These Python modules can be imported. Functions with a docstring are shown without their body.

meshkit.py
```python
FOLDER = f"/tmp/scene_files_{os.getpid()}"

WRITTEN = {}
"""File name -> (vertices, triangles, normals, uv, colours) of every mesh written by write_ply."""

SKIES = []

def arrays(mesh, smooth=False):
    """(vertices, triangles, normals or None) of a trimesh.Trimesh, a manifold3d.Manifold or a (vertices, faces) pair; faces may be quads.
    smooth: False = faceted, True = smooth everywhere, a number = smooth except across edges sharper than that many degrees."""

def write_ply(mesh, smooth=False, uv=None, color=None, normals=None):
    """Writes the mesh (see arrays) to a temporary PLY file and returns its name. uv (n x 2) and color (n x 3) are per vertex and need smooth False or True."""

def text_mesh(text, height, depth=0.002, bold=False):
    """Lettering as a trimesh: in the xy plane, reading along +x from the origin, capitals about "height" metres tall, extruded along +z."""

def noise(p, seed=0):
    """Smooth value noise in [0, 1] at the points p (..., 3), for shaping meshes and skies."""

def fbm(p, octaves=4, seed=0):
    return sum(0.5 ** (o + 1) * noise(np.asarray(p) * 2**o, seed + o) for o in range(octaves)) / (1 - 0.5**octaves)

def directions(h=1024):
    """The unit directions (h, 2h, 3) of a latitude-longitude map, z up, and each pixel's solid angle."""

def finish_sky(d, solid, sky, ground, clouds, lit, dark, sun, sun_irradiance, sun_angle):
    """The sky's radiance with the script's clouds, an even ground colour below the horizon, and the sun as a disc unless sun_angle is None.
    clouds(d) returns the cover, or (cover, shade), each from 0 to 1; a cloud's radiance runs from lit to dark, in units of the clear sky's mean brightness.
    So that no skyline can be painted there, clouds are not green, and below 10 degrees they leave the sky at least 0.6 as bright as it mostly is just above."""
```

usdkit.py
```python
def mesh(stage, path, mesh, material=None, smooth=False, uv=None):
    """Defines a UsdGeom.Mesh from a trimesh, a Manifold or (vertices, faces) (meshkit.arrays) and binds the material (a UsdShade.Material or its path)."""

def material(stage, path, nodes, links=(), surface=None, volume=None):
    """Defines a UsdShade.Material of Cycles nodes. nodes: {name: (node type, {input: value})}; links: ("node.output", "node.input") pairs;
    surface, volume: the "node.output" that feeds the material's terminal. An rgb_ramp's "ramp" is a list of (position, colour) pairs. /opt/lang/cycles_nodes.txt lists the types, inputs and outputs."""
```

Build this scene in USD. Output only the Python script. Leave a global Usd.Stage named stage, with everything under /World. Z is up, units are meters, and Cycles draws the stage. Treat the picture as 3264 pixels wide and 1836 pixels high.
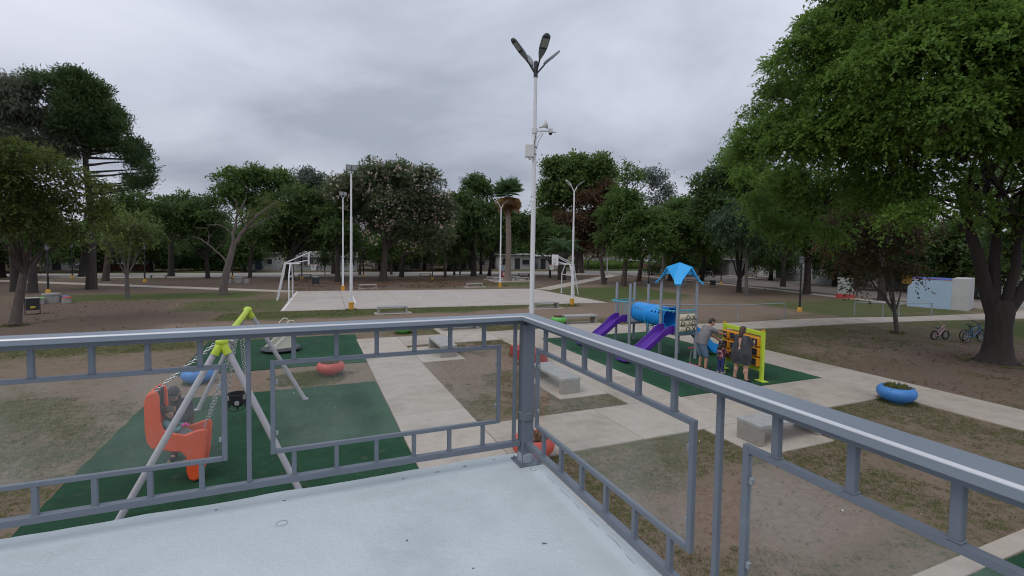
import math
import numpy as np
import trimesh
import manifold3d as m3
from manifold3d import Manifold, CrossSection
from pxr import Usd, UsdGeom, UsdLux, UsdShade, Gf, Sdf, Vt
from shapely.geometry import Polygon
from scipy.spatial import ConvexHull
import usdkit
import meshkit

# ------------------------------------------------------------------ stage, camera, sky, sun, exposure
stage = Usd.Stage.CreateInMemory()
UsdGeom.SetStageUpAxis(stage, 'Z')
UsdGeom.SetStageMetersPerUnit(stage, 1.0)
UsdGeom.Xform.Define(stage, '/World')

CAM = np.array([-1.407, -3.046, 4.0])
YAW, PITCH, ROLL = math.radians(22.84), math.radians(-2.61), math.radians(0.88)
EXPOSURE = -0.2
_f = np.array([math.sin(YAW) * math.cos(PITCH), math.cos(YAW) * math.cos(PITCH), math.sin(PITCH)])
_r0 = np.array([math.cos(YAW), -math.sin(YAW), 0.0])
_u0 = np.cross(_r0, _f)
_r = math.cos(ROLL) * _r0 + math.sin(ROLL) * _u0
_u = -math.sin(ROLL) * _r0 + math.cos(ROLL) * _u0
cam = UsdGeom.Camera.Define(stage, '/World/camera')
cam.CreateHorizontalApertureAttr(36.0)
cam.CreateVerticalApertureAttr(20.25)
cam.CreateFocalLengthAttr(36.0 * 1533.7 / 3264)
cam.CreateVerticalApertureOffsetAttr(-36.0 * 63.8 / 3264)
cam.CreateClippingRangeAttr(Gf.Vec2f(0.05, 5000))
cam.CreateExposureAttr(EXPOSURE)
M4 = Gf.Matrix4d(*_r, 0, *_u, 0, *(-_f), 0, *CAM, 1)
cam.AddTransformOp().Set(M4)

SUN_EL, SUN_AZ = math.radians(52), math.radians(250)     # azimuth: atan2(x, y) of the direction towards the sun
SKY_STRENGTH = 0.1
CLOUD_LEVEL = 8.0
sun = UsdLux.DistantLight.Define(stage, '/World/sun')
sun.CreateIntensityAttr(0.3)
sun.CreateNormalizeAttr(True)
sun.CreateAngleAttr(28.0)
sun.CreateColorAttr(Gf.Vec3f(1.0, 0.97, 0.92))
sun.AddRotateXYZOp().Set(Gf.Vec3f(90 - math.degrees(SUN_EL), 0, 180 - math.degrees(SUN_AZ)))

dome = UsdLux.DomeLight.Define(stage, '/World/sky')
dome.GetPrim().SetCustomDataByKey('kind', 'structure')
dome.GetPrim().SetCustomDataByKey('label', 'heavy grey overcast sky with soft darker cloud bands')
K = CLOUD_LEVEL
sky_mat = usdkit.material(stage, '/World/Looks/sky_overcast', {
    'sky': ('sky_texture', {'sky_type': 'single_scattering', 'sun_disc': False, 'sun_elevation': SUN_EL, 'sun_rotation': SUN_AZ}),
    'tc': ('texture_coordinate', {}),
    'sep': ('separate_xyz', {}),
    'zc': ('math', {'math_type': 'maximum', 'value2': 0.0}),
    'den': ('math', {'math_type': 'add', 'value2': 0.22}),
    'px': ('math', {'math_type': 'divide'}),
    'py': ('math', {'math_type': 'divide'}),
    'pl': ('combine_xyz', {'z': 5.25}),
    'n1': ('noise_texture', {'scale': 0.95, 'detail': 6.0, 'roughness': 0.52, 'distortion': 0.35}),
    'n2': ('noise_texture', {'scale': 0.33, 'detail': 2.0, 'roughness': 0.5}),
    'mixn': ('mix_float', {'fac': 0.58}),
    'tone': ('rgb_ramp', {'ramp': [(0.0, (0.44 * K, 0.485 * K, 0.60 * K)), (0.40, (0.50 * K, 0.55 * K, 0.665 * K)), (0.51, (0.79 * K, 0.835 * K, 0.965 * K)), (0.62, (0.98 * K, 1.0 * K, 1.12 * K)), (1.0, (1.08 * K, 1.09 * K, 1.18 * K))]}),
    'grad': ('map_range', {'from_min': 0.0, 'from_max': 1.0, 'to_min': 0.88, 'to_max': 1.95}),
    'gv': ('combine_xyz', {}),
    'mul': ('mix', {'mix_type': 'multiply', 'fac': 1.0}),
    'mix': ('mix', {'fac': 0.95}),
    'bg': ('background_shader', {'strength': SKY_STRENGTH}),
}, [('tc.generated', 'sep.vector'), ('sep.z', 'zc.value1'), ('zc.value', 'den.value1'),
    ('sep.x', 'px.value1'), ('den.value', 'px.value2'), ('sep.y', 'py.value1'), ('den.value', 'py.value2'),
    ('px.value', 'pl.x'), ('py.value', 'pl.y'), ('pl.vector', 'n1.vector'), ('pl.vector', 'n2.vector'),
    ('n1.fac', 'mixn.a'), ('n2.fac', 'mixn.b'), ('mixn.result', 'tone.fac'),
    ('zc.value', 'grad.value'), ('grad.result', 'gv.x'), ('grad.result', 'gv.y'), ('grad.result', 'gv.z'),
    ('tone.color', 'mul.color1'), ('gv.vector', 'mul.color2'),
    ('sky.color', 'mix.color1'), ('mul.color', 'mix.color2'), ('mix.color', 'bg.color')], surface='bg.background')
UsdShade.MaterialBindingAPI.Apply(dome.GetPrim()).Bind(sky_mat)

# ------------------------------------------------------------------ materials
MATS = {}
ALBEDO = 0.84


def mat(name, color, rough=0.6, var=0.0, scale=6.0, bump=0.0, bscale=60.0, metallic=0.0, stain=None, stain_scale=1.2, stain_lo=0.5, stain_hi=0.7, world=False, stretch=None, spec=0.5, detail=4.0):
    """A principled surface: colour varied by noise, optional stain colour with a shape of its own, fine relief."""
    c = np.array(color, float) * ALBEDO
    stain = None if stain is None else tuple(np.array(stain) * ALBEDO)
    coord = 'geo.position' if world else 'tc.object'
    nodes = {'geo' if world else 'tc': ('geometry' if world else 'texture_coordinate', {}), 'map': ('mapping', {'scale': stretch or (1, 1, 1)}), 'p': ('principled_bsdf', {'roughness': rough, 'metallic': metallic, 'specular_ior_level': spec})}
    links = [(coord, 'map.vector')]
    if var > 0 or stain is not None:
        nodes['n'] = ('noise_texture', {'scale': scale, 'detail': detail, 'roughness': 0.6})
        nodes['ramp'] = ('rgb_ramp', {'ramp': [(0.25, np.clip(c * (1 - var), 0, 1)), (0.75, np.clip(c * (1 + var), 0, 1))]})
        links += [('map.vector', 'n.vector'), ('n.fac', 'ramp.fac')]
        last = 'ramp.color'
        if stain is not None:
            nodes['ns'] = ('noise_texture', {'scale': stain_scale, 'detail': 6.0, 'roughness': 0.68})
            nodes['mr'] = ('map_range', {'from_min': stain_lo, 'from_max': stain_hi})
            nodes['mx'] = ('mix', {'color2': tuple(stain)})
            links += [('map.vector', 'ns.vector'), ('ns.fac', 'mr.value'), ('mr.result', 'mx.fac'), (last, 'mx.color1')]
            last = 'mx.color'
        links.append((last, 'p.base_color'))
    else:
        nodes['p'][1]['base_color'] = tuple(c)
    if bump > 0:
        nodes['nb'] = ('noise_texture', {'scale': bscale, 'detail': 5.0, 'roughness': 0.6})
        nodes['b'] = ('bump', {'strength': min(1.0, bump), 'distance': 0.02})
        links += [('map.vector', 'nb.vector'), ('nb.fac', 'b.height'), ('b.normal', 'p.normal')]
    MATS[name] = usdkit.material(stage, '/World/Looks/' + name, nodes, links, surface='p.BSDF')
    return MATS[name]


def leafmat(name, c1, c2, c3=None, transl=0.35, nscale=0.5):
    """Foliage: leaf-to-leaf variation, larger patches of another hue, some light through the blade."""
    c3 = c3 or c2
    t = tuple(np.array(c2) * 1.25)
    nodes = {'g': ('geometry', {}), 'r': ('rgb_ramp', {'ramp': [(0.0, c1), (0.6, c2), (1.0, c3)]}),
             'n': ('noise_texture', {'scale': nscale, 'detail': 2.0}), 'a': ('math', {'math_type': 'multiply_add', 'value2': 0.45}),
             'sub': ('map_range', {'from_min': 0.33, 'from_max': 0.67, 'to_min': -0.08, 'to_max': 0.62}),
             'd': ('principled_bsdf', {'roughness': 0.62, 'specular_ior_level': 0.25}), 't': ('translucent_bsdf', {'color': t}), 'm': ('mix_closure', {'fac': transl})}
    links = [('g.position', 'n.vector'), ('n.fac', 'sub.value'), ('g.random_per_island', 'a.value1'), ('sub.result', 'a.value3'), ('a.value', 'r.fac'),
             ('r.color', 'd.base_color'), ('d.BSDF', 'm.closure1'), ('t.BSDF', 'm.closure2')]
    MATS[name] = usdkit.material(stage, '/World/Looks/' + name, nodes, links, surface='m.closure')
    return MATS[name]


mat('rail_paint', (0.138, 0.160, 0.194), 0.42, var=0.07, scale=5, bump=0.12, bscale=220, stain=(0.248, 0.275, 0.313), stain_scale=2.2, stain_lo=0.62, stain_hi=0.8)
mat('deck_paint', (0.545, 0.600, 0.612), 0.62, var=0.055, scale=2.2, bump=0.3, bscale=45, stain=(0.46, 0.505, 0.515), stain_scale=0.8, stain_lo=0.5, stain_hi=0.66, world=True)
mat('edge_trim', (0.62, 0.635, 0.65), 0.35, metallic=0.25, var=0.05, scale=4)  # pale colour stands in for the sky highlight along the handrail edge
mat('handrail_metal', (0.225, 0.258, 0.300), 0.36, metallic=0.15, var=0.05, scale=4, bump=0.05, bscale=240)
mat('deck_crack', (0.27, 0.30, 0.31), 0.9, var=0.3, scale=30)
mat('deck_chip', (0.13, 0.14, 0.15), 0.9, var=0.3, scale=30)
mat('deck_wall', (0.45, 0.30, 0.22), 0.85, var=0.2, scale=12, bump=0.5)
mat('bolt_steel', (0.32, 0.34, 0.36), 0.4, metallic=0.7)
mat('concrete_path', (0.425, 0.370, 0.305), 0.85, var=0.10, scale=3.5, bump=0.35, bscale=70, stain=(0.315, 0.262, 0.212), stain_scale=0.9, stain_lo=0.48, stain_hi=0.7, world=True)
mat('concrete_path_b', (0.455, 0.400, 0.335), 0.85, var=0.10, scale=3.0, bump=0.35, bscale=70, stain=(0.345, 0.295, 0.245), stain_scale=0.8, stain_lo=0.5, stain_hi=0.72, world=True)
mat('court_concrete', (0.464, 0.409, 0.363), 0.8, var=0.05, scale=0.9, bump=0.15, bscale=40, stain=(0.402, 0.348, 0.303), stain_scale=0.5, stain_lo=0.5, stain_hi=0.7, world=True)
mat('far_concrete', (0.437, 0.390, 0.343), 0.85, var=0.08, scale=1.0, world=True)
mat('road_dust', (0.300, 0.247, 0.210), 0.9, var=0.15, scale=0.6, world=True)
mat('court_line', (0.74, 0.72, 0.68), 0.7, var=0.12, scale=6, world=True)
mat('court_line_dark', (0.36, 0.33, 0.30), 0.75, var=0.15, scale=6, world=True)
mat('bench_concrete', (0.306, 0.287, 0.257), 0.8, var=0.14, scale=5, bump=0.4, bscale=50, stain=(0.207, 0.172, 0.138), stain_scale=2.4, stain_lo=0.52, stain_hi=0.72)
mat('bench_top', (0.359, 0.359, 0.340), 0.75, var=0.12, scale=7, bump=0.3, bscale=60, stain=(0.275, 0.267, 0.245), stain_scale=3.0, stain_lo=0.5, stain_hi=0.7)
mat('pole_white', (0.726, 0.726, 0.737), 0.42, var=0.04, scale=3, stain=(0.605, 0.583, 0.550), stain_scale=1.5, stain_lo=0.6, stain_hi=0.8)
mat('pole_dark', (0.028, 0.032, 0.036), 0.45)
mat('lamp_shell', (0.16, 0.17, 0.18), 0.45, var=0.1)
mat('lamp_lens', (0.30, 0.31, 0.29), 0.2, var=0.15, scale=40)
mat('plastic_white', (0.66, 0.66, 0.64), 0.45)
mat('base_yellow', (0.62, 0.32, 0.035), 0.6, var=0.12, scale=8, stain=(0.4, 0.2, 0.05), stain_scale=4, stain_lo=0.56, stain_hi=0.75)
mat('red_paint', (0.40, 0.045, 0.04), 0.55, var=0.12, scale=5, bump=0.2, stain=(0.3, 0.05, 0.045), stain_scale=3)
mat('pot_red', (0.52, 0.085, 0.06), 0.5, var=0.1, scale=8, bump=0.2, bscale=40, stain=(0.36, 0.08, 0.06), stain_scale=4, stain_lo=0.55, stain_hi=0.75)
mat('pot_blue', (0.055, 0.22, 0.55), 0.5, var=0.1, scale=8, bump=0.2, bscale=40, stain=(0.06, 0.16, 0.36), stain_scale=4, stain_lo=0.55, stain_hi=0.75)
mat('pot_green', (0.13, 0.47, 0.09), 0.5, var=0.1, scale=8, bump=0.2, bscale=40, stain=(0.11, 0.3, 0.08), stain_scale=4, stain_lo=0.55, stain_hi=0.75)
mat('soil', (0.07, 0.05, 0.032), 0.95, var=0.4, scale=30, bump=0.8)
mat('swing_grey', (0.440, 0.424, 0.451), 0.42, var=0.05, scale=6, stain=(0.330, 0.308, 0.319), stain_scale=5, stain_lo=0.6, stain_hi=0.78)
mat('swing_lime', (0.50, 0.64, 0.05), 0.4, var=0.08, scale=6)
mat('panel_lime', (0.52, 0.68, 0.05), 0.45, var=0.07, scale=4)
mat('chain_steel', (0.45, 0.46, 0.46), 0.38, metallic=0.75, var=0.2, scale=30)
mat('seat_orange', (0.780, 0.105, 0.030), 0.38, var=0.07, scale=4, bump=0.08, bscale=120)
mat('rubber_black', (0.014, 0.014, 0.016), 0.55, var=0.2, scale=20)
mat('metal_plate', (0.5, 0.5, 0.52), 0.35, metallic=0.6)
mat('play_post', (0.30, 0.33, 0.37), 0.42, var=0.05, scale=5)
mat('play_blue', (0.014, 0.300, 0.792), 0.36, var=0.07, scale=3, bump=0.06, bscale=90)
mat('play_roof', (0.035, 0.40, 0.84), 0.42, var=0.06, scale=3, bump=0.1, bscale=60)
mat('play_teal', (0.06, 0.43, 0.58), 0.42, var=0.06)
mat('play_purple', (0.106, 0.025, 0.338), 0.36, var=0.09, scale=3, bump=0.06, bscale=90)
mat('play_deck', (0.16, 0.18, 0.20), 0.7, var=0.15, scale=30)
mat('play_cream', (0.66, 0.61, 0.46), 0.45, var=0.05, scale=12)
mat('mark_black', (0.018, 0.016, 0.018), 0.5)
mat('cube_orange', (0.70, 0.30, 0.015), 0.4, var=0.07, scale=6)
mat('cube_dark', (0.035, 0.028, 0.05), 0.4, var=0.3, scale=20)
mat('cube_mark', (0.10, 0.11, 0.17), 0.5)
mat('mgr_deck', (0.045, 0.05, 0.06), 0.6, var=0.2, scale=18, bump=0.3)
mat('mgr_cream', (0.66, 0.65, 0.52), 0.45, var=0.06)
mat('steel_pipe', (0.33, 0.36, 0.39), 0.4, metallic=0.35, var=0.1, scale=6)
mat('hoop_white', (0.66, 0.66, 0.66), 0.45, var=0.05)
mat('board_white', (0.72, 0.72, 0.72), 0.5, var=0.04)
mat('hoop_orange', (0.45, 0.14, 0.06), 0.5)
mat('net_white', (0.7, 0.7, 0.7), 0.8)
mat('bark', (0.065, 0.048, 0.038), 0.9, var=0.35, scale=5, bump=1.0, bscale=14, stretch=(1, 1, 0.25))
mat('bark_big', (0.036, 0.027, 0.023), 0.9, var=0.4, scale=6, bump=1.0, bscale=9, stretch=(1, 1, 0.22), stain=(0.060, 0.048, 0.042), stain_scale=2.5, stain_lo=0.55, stain_hi=0.7)
mat('bark_grey', (0.116, 0.102, 0.091), 0.9, var=0.3, scale=6, bump=0.8, bscale=14, stretch=(1, 1, 0.3))
mat('bark_dark', (0.033, 0.026, 0.022), 0.9, var=0.35, scale=5, bump=1.0, bscale=14, stretch=(1, 1, 0.25))
mat('bark_bare', (0.125, 0.10, 0.088), 0.9, var=0.3, scale=6, bump=0.8, bscale=14, stretch=(1, 1, 0.3))
mat('bark_palm', (0.20, 0.155, 0.125), 0.9, var=0.25, scale=4, bump=0.9, bscale=10, stretch=(1, 1, 3))
mat('white_wall', (0.450, 0.450, 0.439), 0.8, var=0.06, scale=1.2, stain=(0.345, 0.338, 0.323), stain_scale=0.7, stain_lo=0.55, stain_hi=0.75)
mat('cream_wall', (0.345, 0.315, 0.270), 0.85, var=0.1, scale=1.2, stain=(0.247, 0.217, 0.188), stain_scale=0.8)
mat('grey_wall', (0.255, 0.247, 0.240), 0.85, var=0.12, scale=1.0, stain=(0.188, 0.173, 0.158), stain_scale=0.8)
mat('blue_wall', (0.342, 0.456, 0.570), 0.7, var=0.05, scale=1.5)
mat('stripe_red', (0.42, 0.06, 0.05), 0.6)
mat('stripe_blue', (0.05, 0.10, 0.36), 0.6)
mat('roof_dark', (0.085, 0.075, 0.07), 0.85, var=0.2, scale=4)
mat('roof_sheet', (0.42, 0.42, 0.42), 0.6, var=0.1, scale=2)
mat('window_dark', (0.02, 0.024, 0.03), 0.15)
mat('window_bar', (0.55, 0.55, 0.55), 0.5)
mat('door_blue', (0.03, 0.045, 0.12), 0.5)
mat('door_dark', (0.03, 0.03, 0.035), 0.5)
mat('letter_dark', (0.06, 0.055, 0.055), 0.6)
mat('car_white', (0.62, 0.63, 0.65), 0.3)
mat('car_glass', (0.02, 0.025, 0.03), 0.1)
mat('tyre', (0.02, 0.02, 0.02), 0.85)
mat('rim', (0.4, 0.4, 0.42), 0.4, metallic=0.6)
mat('cabinet_grey', (0.33, 0.36, 0.34), 0.55, var=0.06)
mat('cabinet_light', (0.5, 0.51, 0.5), 0.55, var=0.06)
mat('bin_black', (0.018, 0.018, 0.02), 0.5, var=0.2)
mat('bin_rim', (0.42, 0.43, 0.38), 0.6)
mat('emblem_yellow', (0.65, 0.45, 0.04), 0.5)
mat('table_concrete', (0.297, 0.288, 0.270), 0.85, var=0.12, scale=5, bump=0.4)
mat('stool_green', (0.22, 0.55, 0.16), 0.55)
mat('stool_blue', (0.10, 0.20, 0.46), 0.55)
mat('stool_red', (0.55, 0.10, 0.05), 0.55)
mat('lamp_black', (0.016, 0.016, 0.018), 0.45)
mat('lamp_globe', (0.55, 0.56, 0.56), 0.3)
mat('shrine_red', (0.36, 0.03, 0.035), 0.5)
mat('paper_white', (0.72, 0.72, 0.70), 0.7)
mat('figure_blue', (0.35, 0.5, 0.66), 0.5)
mat('box_yellow', (0.62, 0.37, 0.07), 0.6, var=0.12, scale=9)
mat('bike_pink', (0.55, 0.34, 0.38), 0.4, var=0.05)
mat('bike_blue', (0.045, 0.15, 0.31), 0.35)
mat('bike_dark', (0.05, 0.055, 0.065), 0.4)
mat('bike_seat', (0.02, 0.02, 0.022), 0.6)
mat('skin', (0.46, 0.25, 0.17), 0.55, var=0.06, scale=10)
mat('skin_light', (0.52, 0.30, 0.21), 0.55, var=0.06, scale=10)
mat('hair_dark', (0.018, 0.013, 0.011), 0.5, var=0.3, scale=60, stretch=(1, 1, 0.2))
mat('hair_brown', (0.055, 0.028, 0.017), 0.5, var=0.4, scale=60, stretch=(1, 1, 0.2))
mat('hair_light', (0.10, 0.07, 0.045), 0.6, var=0.3, scale=60)
mat('shirt_grey', (0.185, 0.18, 0.188), 0.9, var=0.08, scale=12, bump=1.0, bscale=9)
mat('denim', (0.12, 0.19, 0.28), 0.9, var=0.3, scale=9, bump=0.3, bscale=18, stain=(0.26, 0.34, 0.42), stain_scale=5, stain_lo=0.5, stain_hi=0.75)
mat('dress_charcoal', (0.045, 0.047, 0.056), 0.9, var=0.3, scale=6, bump=1.0, bscale=9, stain=(0.10, 0.10, 0.11), stain_scale=4, stain_lo=0.5, stain_hi=0.75)
mat('shoe_black', (0.015, 0.015, 0.016), 0.6)
mat('shoe_grey', (0.40, 0.36, 0.35), 0.7)
mat('shoe_lime', (0.45, 0.5, 0.2), 0.7)
mat('top_pattern', (0.055, 0.016, 0.03), 0.9, stain=(0.50, 0.20, 0.24), stain_scale=16, stain_lo=0.5, stain_hi=0.56)
mat('leggings_blue', (0.03, 0.045, 0.17), 0.8, var=0.15)
mat('pants_teal', (0.05, 0.10, 0.13), 0.9, var=0.1)
mat('top_navy', (0.03, 0.035, 0.06), 0.9, var=0.2)
mat('jacket_dark', (0.032, 0.03, 0.034), 0.85, var=0.2, bump=0.4, bscale=14)
mat('pants_maroon', (0.10, 0.028, 0.026), 0.9, var=0.15)
mat('jacket_teal', (0.10, 0.28, 0.29), 0.85, var=0.3, scale=18, stain=(0.32, 0.42, 0.42), stain_scale=14)
mat('vest_maroon', (0.10, 0.022, 0.03), 0.85)
mat('pants_grey', (0.24, 0.24, 0.24), 0.9, var=0.2, scale=14)
mat('shoe_teal', (0.06, 0.12, 0.14), 0.6)
mat('toy_pink', (0.75, 0.06, 0.34), 0.4)
mat('scooter_pink', (0.60, 0.06, 0.15), 0.4)
mat('scooter_silver', (0.45, 0.42, 0.43), 0.35, metallic=0.5)
mat('brick_red', (0.20, 0.075, 0.055), 0.9, var=0.2, scale=8)
mat('brick_red_b', (0.24, 0.095, 0.07), 0.9, var=0.2, scale=8)
mat('brick_red_c', (0.17, 0.065, 0.05), 0.9, var=0.2, scale=8)
mat('mortar', (0.23, 0.17, 0.15), 0.9)
mat('petal', (0.72, 0.66, 0.60), 0.7)
leafmat('leaf_big', (0.0567, 0.1080, 0.0189), (0.1323, 0.2228, 0.0378), (0.2497, 0.3375, 0.0743), 0.38, 0.35)
leafmat('leaf_dark', (0.036, 0.064, 0.020), (0.082, 0.134, 0.036), (0.145, 0.205, 0.056), 0.3)
leafmat('leaf_mid', (0.042, 0.078, 0.018), (0.095, 0.160, 0.036), (0.170, 0.235, 0.060), 0.34)
leafmat('leaf_light', (0.0644, 0.0972, 0.0257), (0.1358, 0.1716, 0.0486), (0.2145, 0.2360, 0.0858), 0.34)
leafmat('leaf_olive', (0.044, 0.068, 0.014), (0.092, 0.122, 0.024), (0.150, 0.172, 0.040), 0.36)
leafmat('leaf_poplar', (0.0542, 0.0925, 0.0255), (0.1148, 0.1723, 0.0479), (0.1914, 0.2393, 0.0718), 0.34)
leafmat('leaf_grey', (0.0630, 0.0840, 0.0630), (0.1120, 0.1400, 0.1036), (0.1680, 0.1890, 0.1470), 0.3)
leafmat('leaf_weep', (0.0621, 0.0729, 0.0459), (0.1080, 0.1188, 0.0783), (0.1553, 0.1553, 0.1080), 0.3)
leafmat('leaf_pine', (0.0253, 0.0517, 0.0161), (0.0667, 0.1104, 0.0345), (0.1437, 0.1840, 0.0598), 0.25)
leafmat('leaf_cedar', (0.034, 0.062, 0.034), (0.066, 0.108, 0.056), (0.105, 0.150, 0.078), 0.25)
leafmat('leaf_brown', (0.055, 0.036, 0.020), (0.115, 0.068, 0.036), (0.160, 0.100, 0.056), 0.3)
leafmat('leaf_red', (0.055, 0.050, 0.024), (0.110, 0.072, 0.038), (0.170, 0.080, 0.052), 0.3)
leafmat('leaf_flower', (0.22, 0.02, 0.03), (0.36, 0.05, 0.06), (0.45, 0.14, 0.14), 0.3)
leafmat('leaf_pink', (0.060, 0.085, 0.040), (0.108, 0.138, 0.066), (0.165, 0.188, 0.098), 0.32)
leafmat('blossom', (0.60, 0.42, 0.38), (0.72, 0.60, 0.52), (0.78, 0.72, 0.62), 0.3)
leafmat('leaf_yellow', (0.1600, 0.1400, 0.0300), (0.2600, 0.2200, 0.0500), (0.3400, 0.2800, 0.0800), 0.35)
leafmat('palm_green', (0.05, 0.10, 0.04), (0.10, 0.16, 0.07), (0.15, 0.21, 0.10), 0.25)
leafmat('palm_dry', (0.20, 0.125, 0.055), (0.36, 0.24, 0.115), (0.48, 0.35, 0.19), 0.3)
leafmat('grass_blade', (0.0600, 0.0750, 0.0200), (0.1050, 0.1100, 0.0360), (0.1900, 0.1650, 0.0750), 0.3, 1.0)
leafmat('weed_green', (0.0550, 0.0950, 0.0200), (0.1000, 0.1500, 0.0340), (0.1500, 0.2000, 0.0500), 0.35)
leafmat('leaf_litter', (0.1000, 0.0580, 0.0360), (0.2000, 0.1250, 0.0800), (0.3200, 0.2200, 0.1500), 0.2)
leafmat('hedge_leaf', (0.0288, 0.0605, 0.0173), (0.0518, 0.1008, 0.0259), (0.1008, 0.1656, 0.0432), 0.3)

# window glass of the railing: clear, a little dusty, reflecting at grazing angles
def pane(name, dust_lo, dust_hi, tint):
    MATS[name] = usdkit.material(stage, '/World/Looks/' + name, {
        't': ('transparent_bsdf', {'color': tint}), 'g': ('glossy_bsdf', {'roughness': 0.02, 'color': (1, 1, 1)}), 'lw': ('layer_weight', {'blend': 0.5}),
        'pw': ('math', {'math_type': 'power', 'value2': 5.0}), 'ma': ('math', {'math_type': 'multiply_add', 'value2': 0.5, 'value3': 0.014}),
        'm': ('mix_closure', {}), 'd': ('diffuse_bsdf', {'color': (0.55, 0.56, 0.53)}), 'geo': ('geometry', {}), 'n': ('noise_texture', {'scale': 3.0, 'detail': 5.0}),
        'mr': ('map_range', {'from_min': 0.3, 'from_max': 0.75, 'to_min': dust_lo, 'to_max': dust_hi}), 'm2': ('mix_closure', {})},
        [('lw.facing', 'pw.value1'), ('pw.value', 'ma.value1'), ('ma.value', 'm.fac'), ('t.BSDF', 'm.closure1'), ('g.BSDF', 'm.closure2'), ('geo.position', 'n.vector'), ('n.fac', 'mr.value'), ('mr.result', 'm2.fac'), ('m.closure', 'm2.closure1'), ('d.BSDF', 'm2.closure2')], surface='m2.closure')


pane('pane_glass', 0.004, 0.045, (0.965, 0.975, 0.97))
pane('case_glass', 0.01, 0.02, (0.95, 0.965, 0.965))

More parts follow.
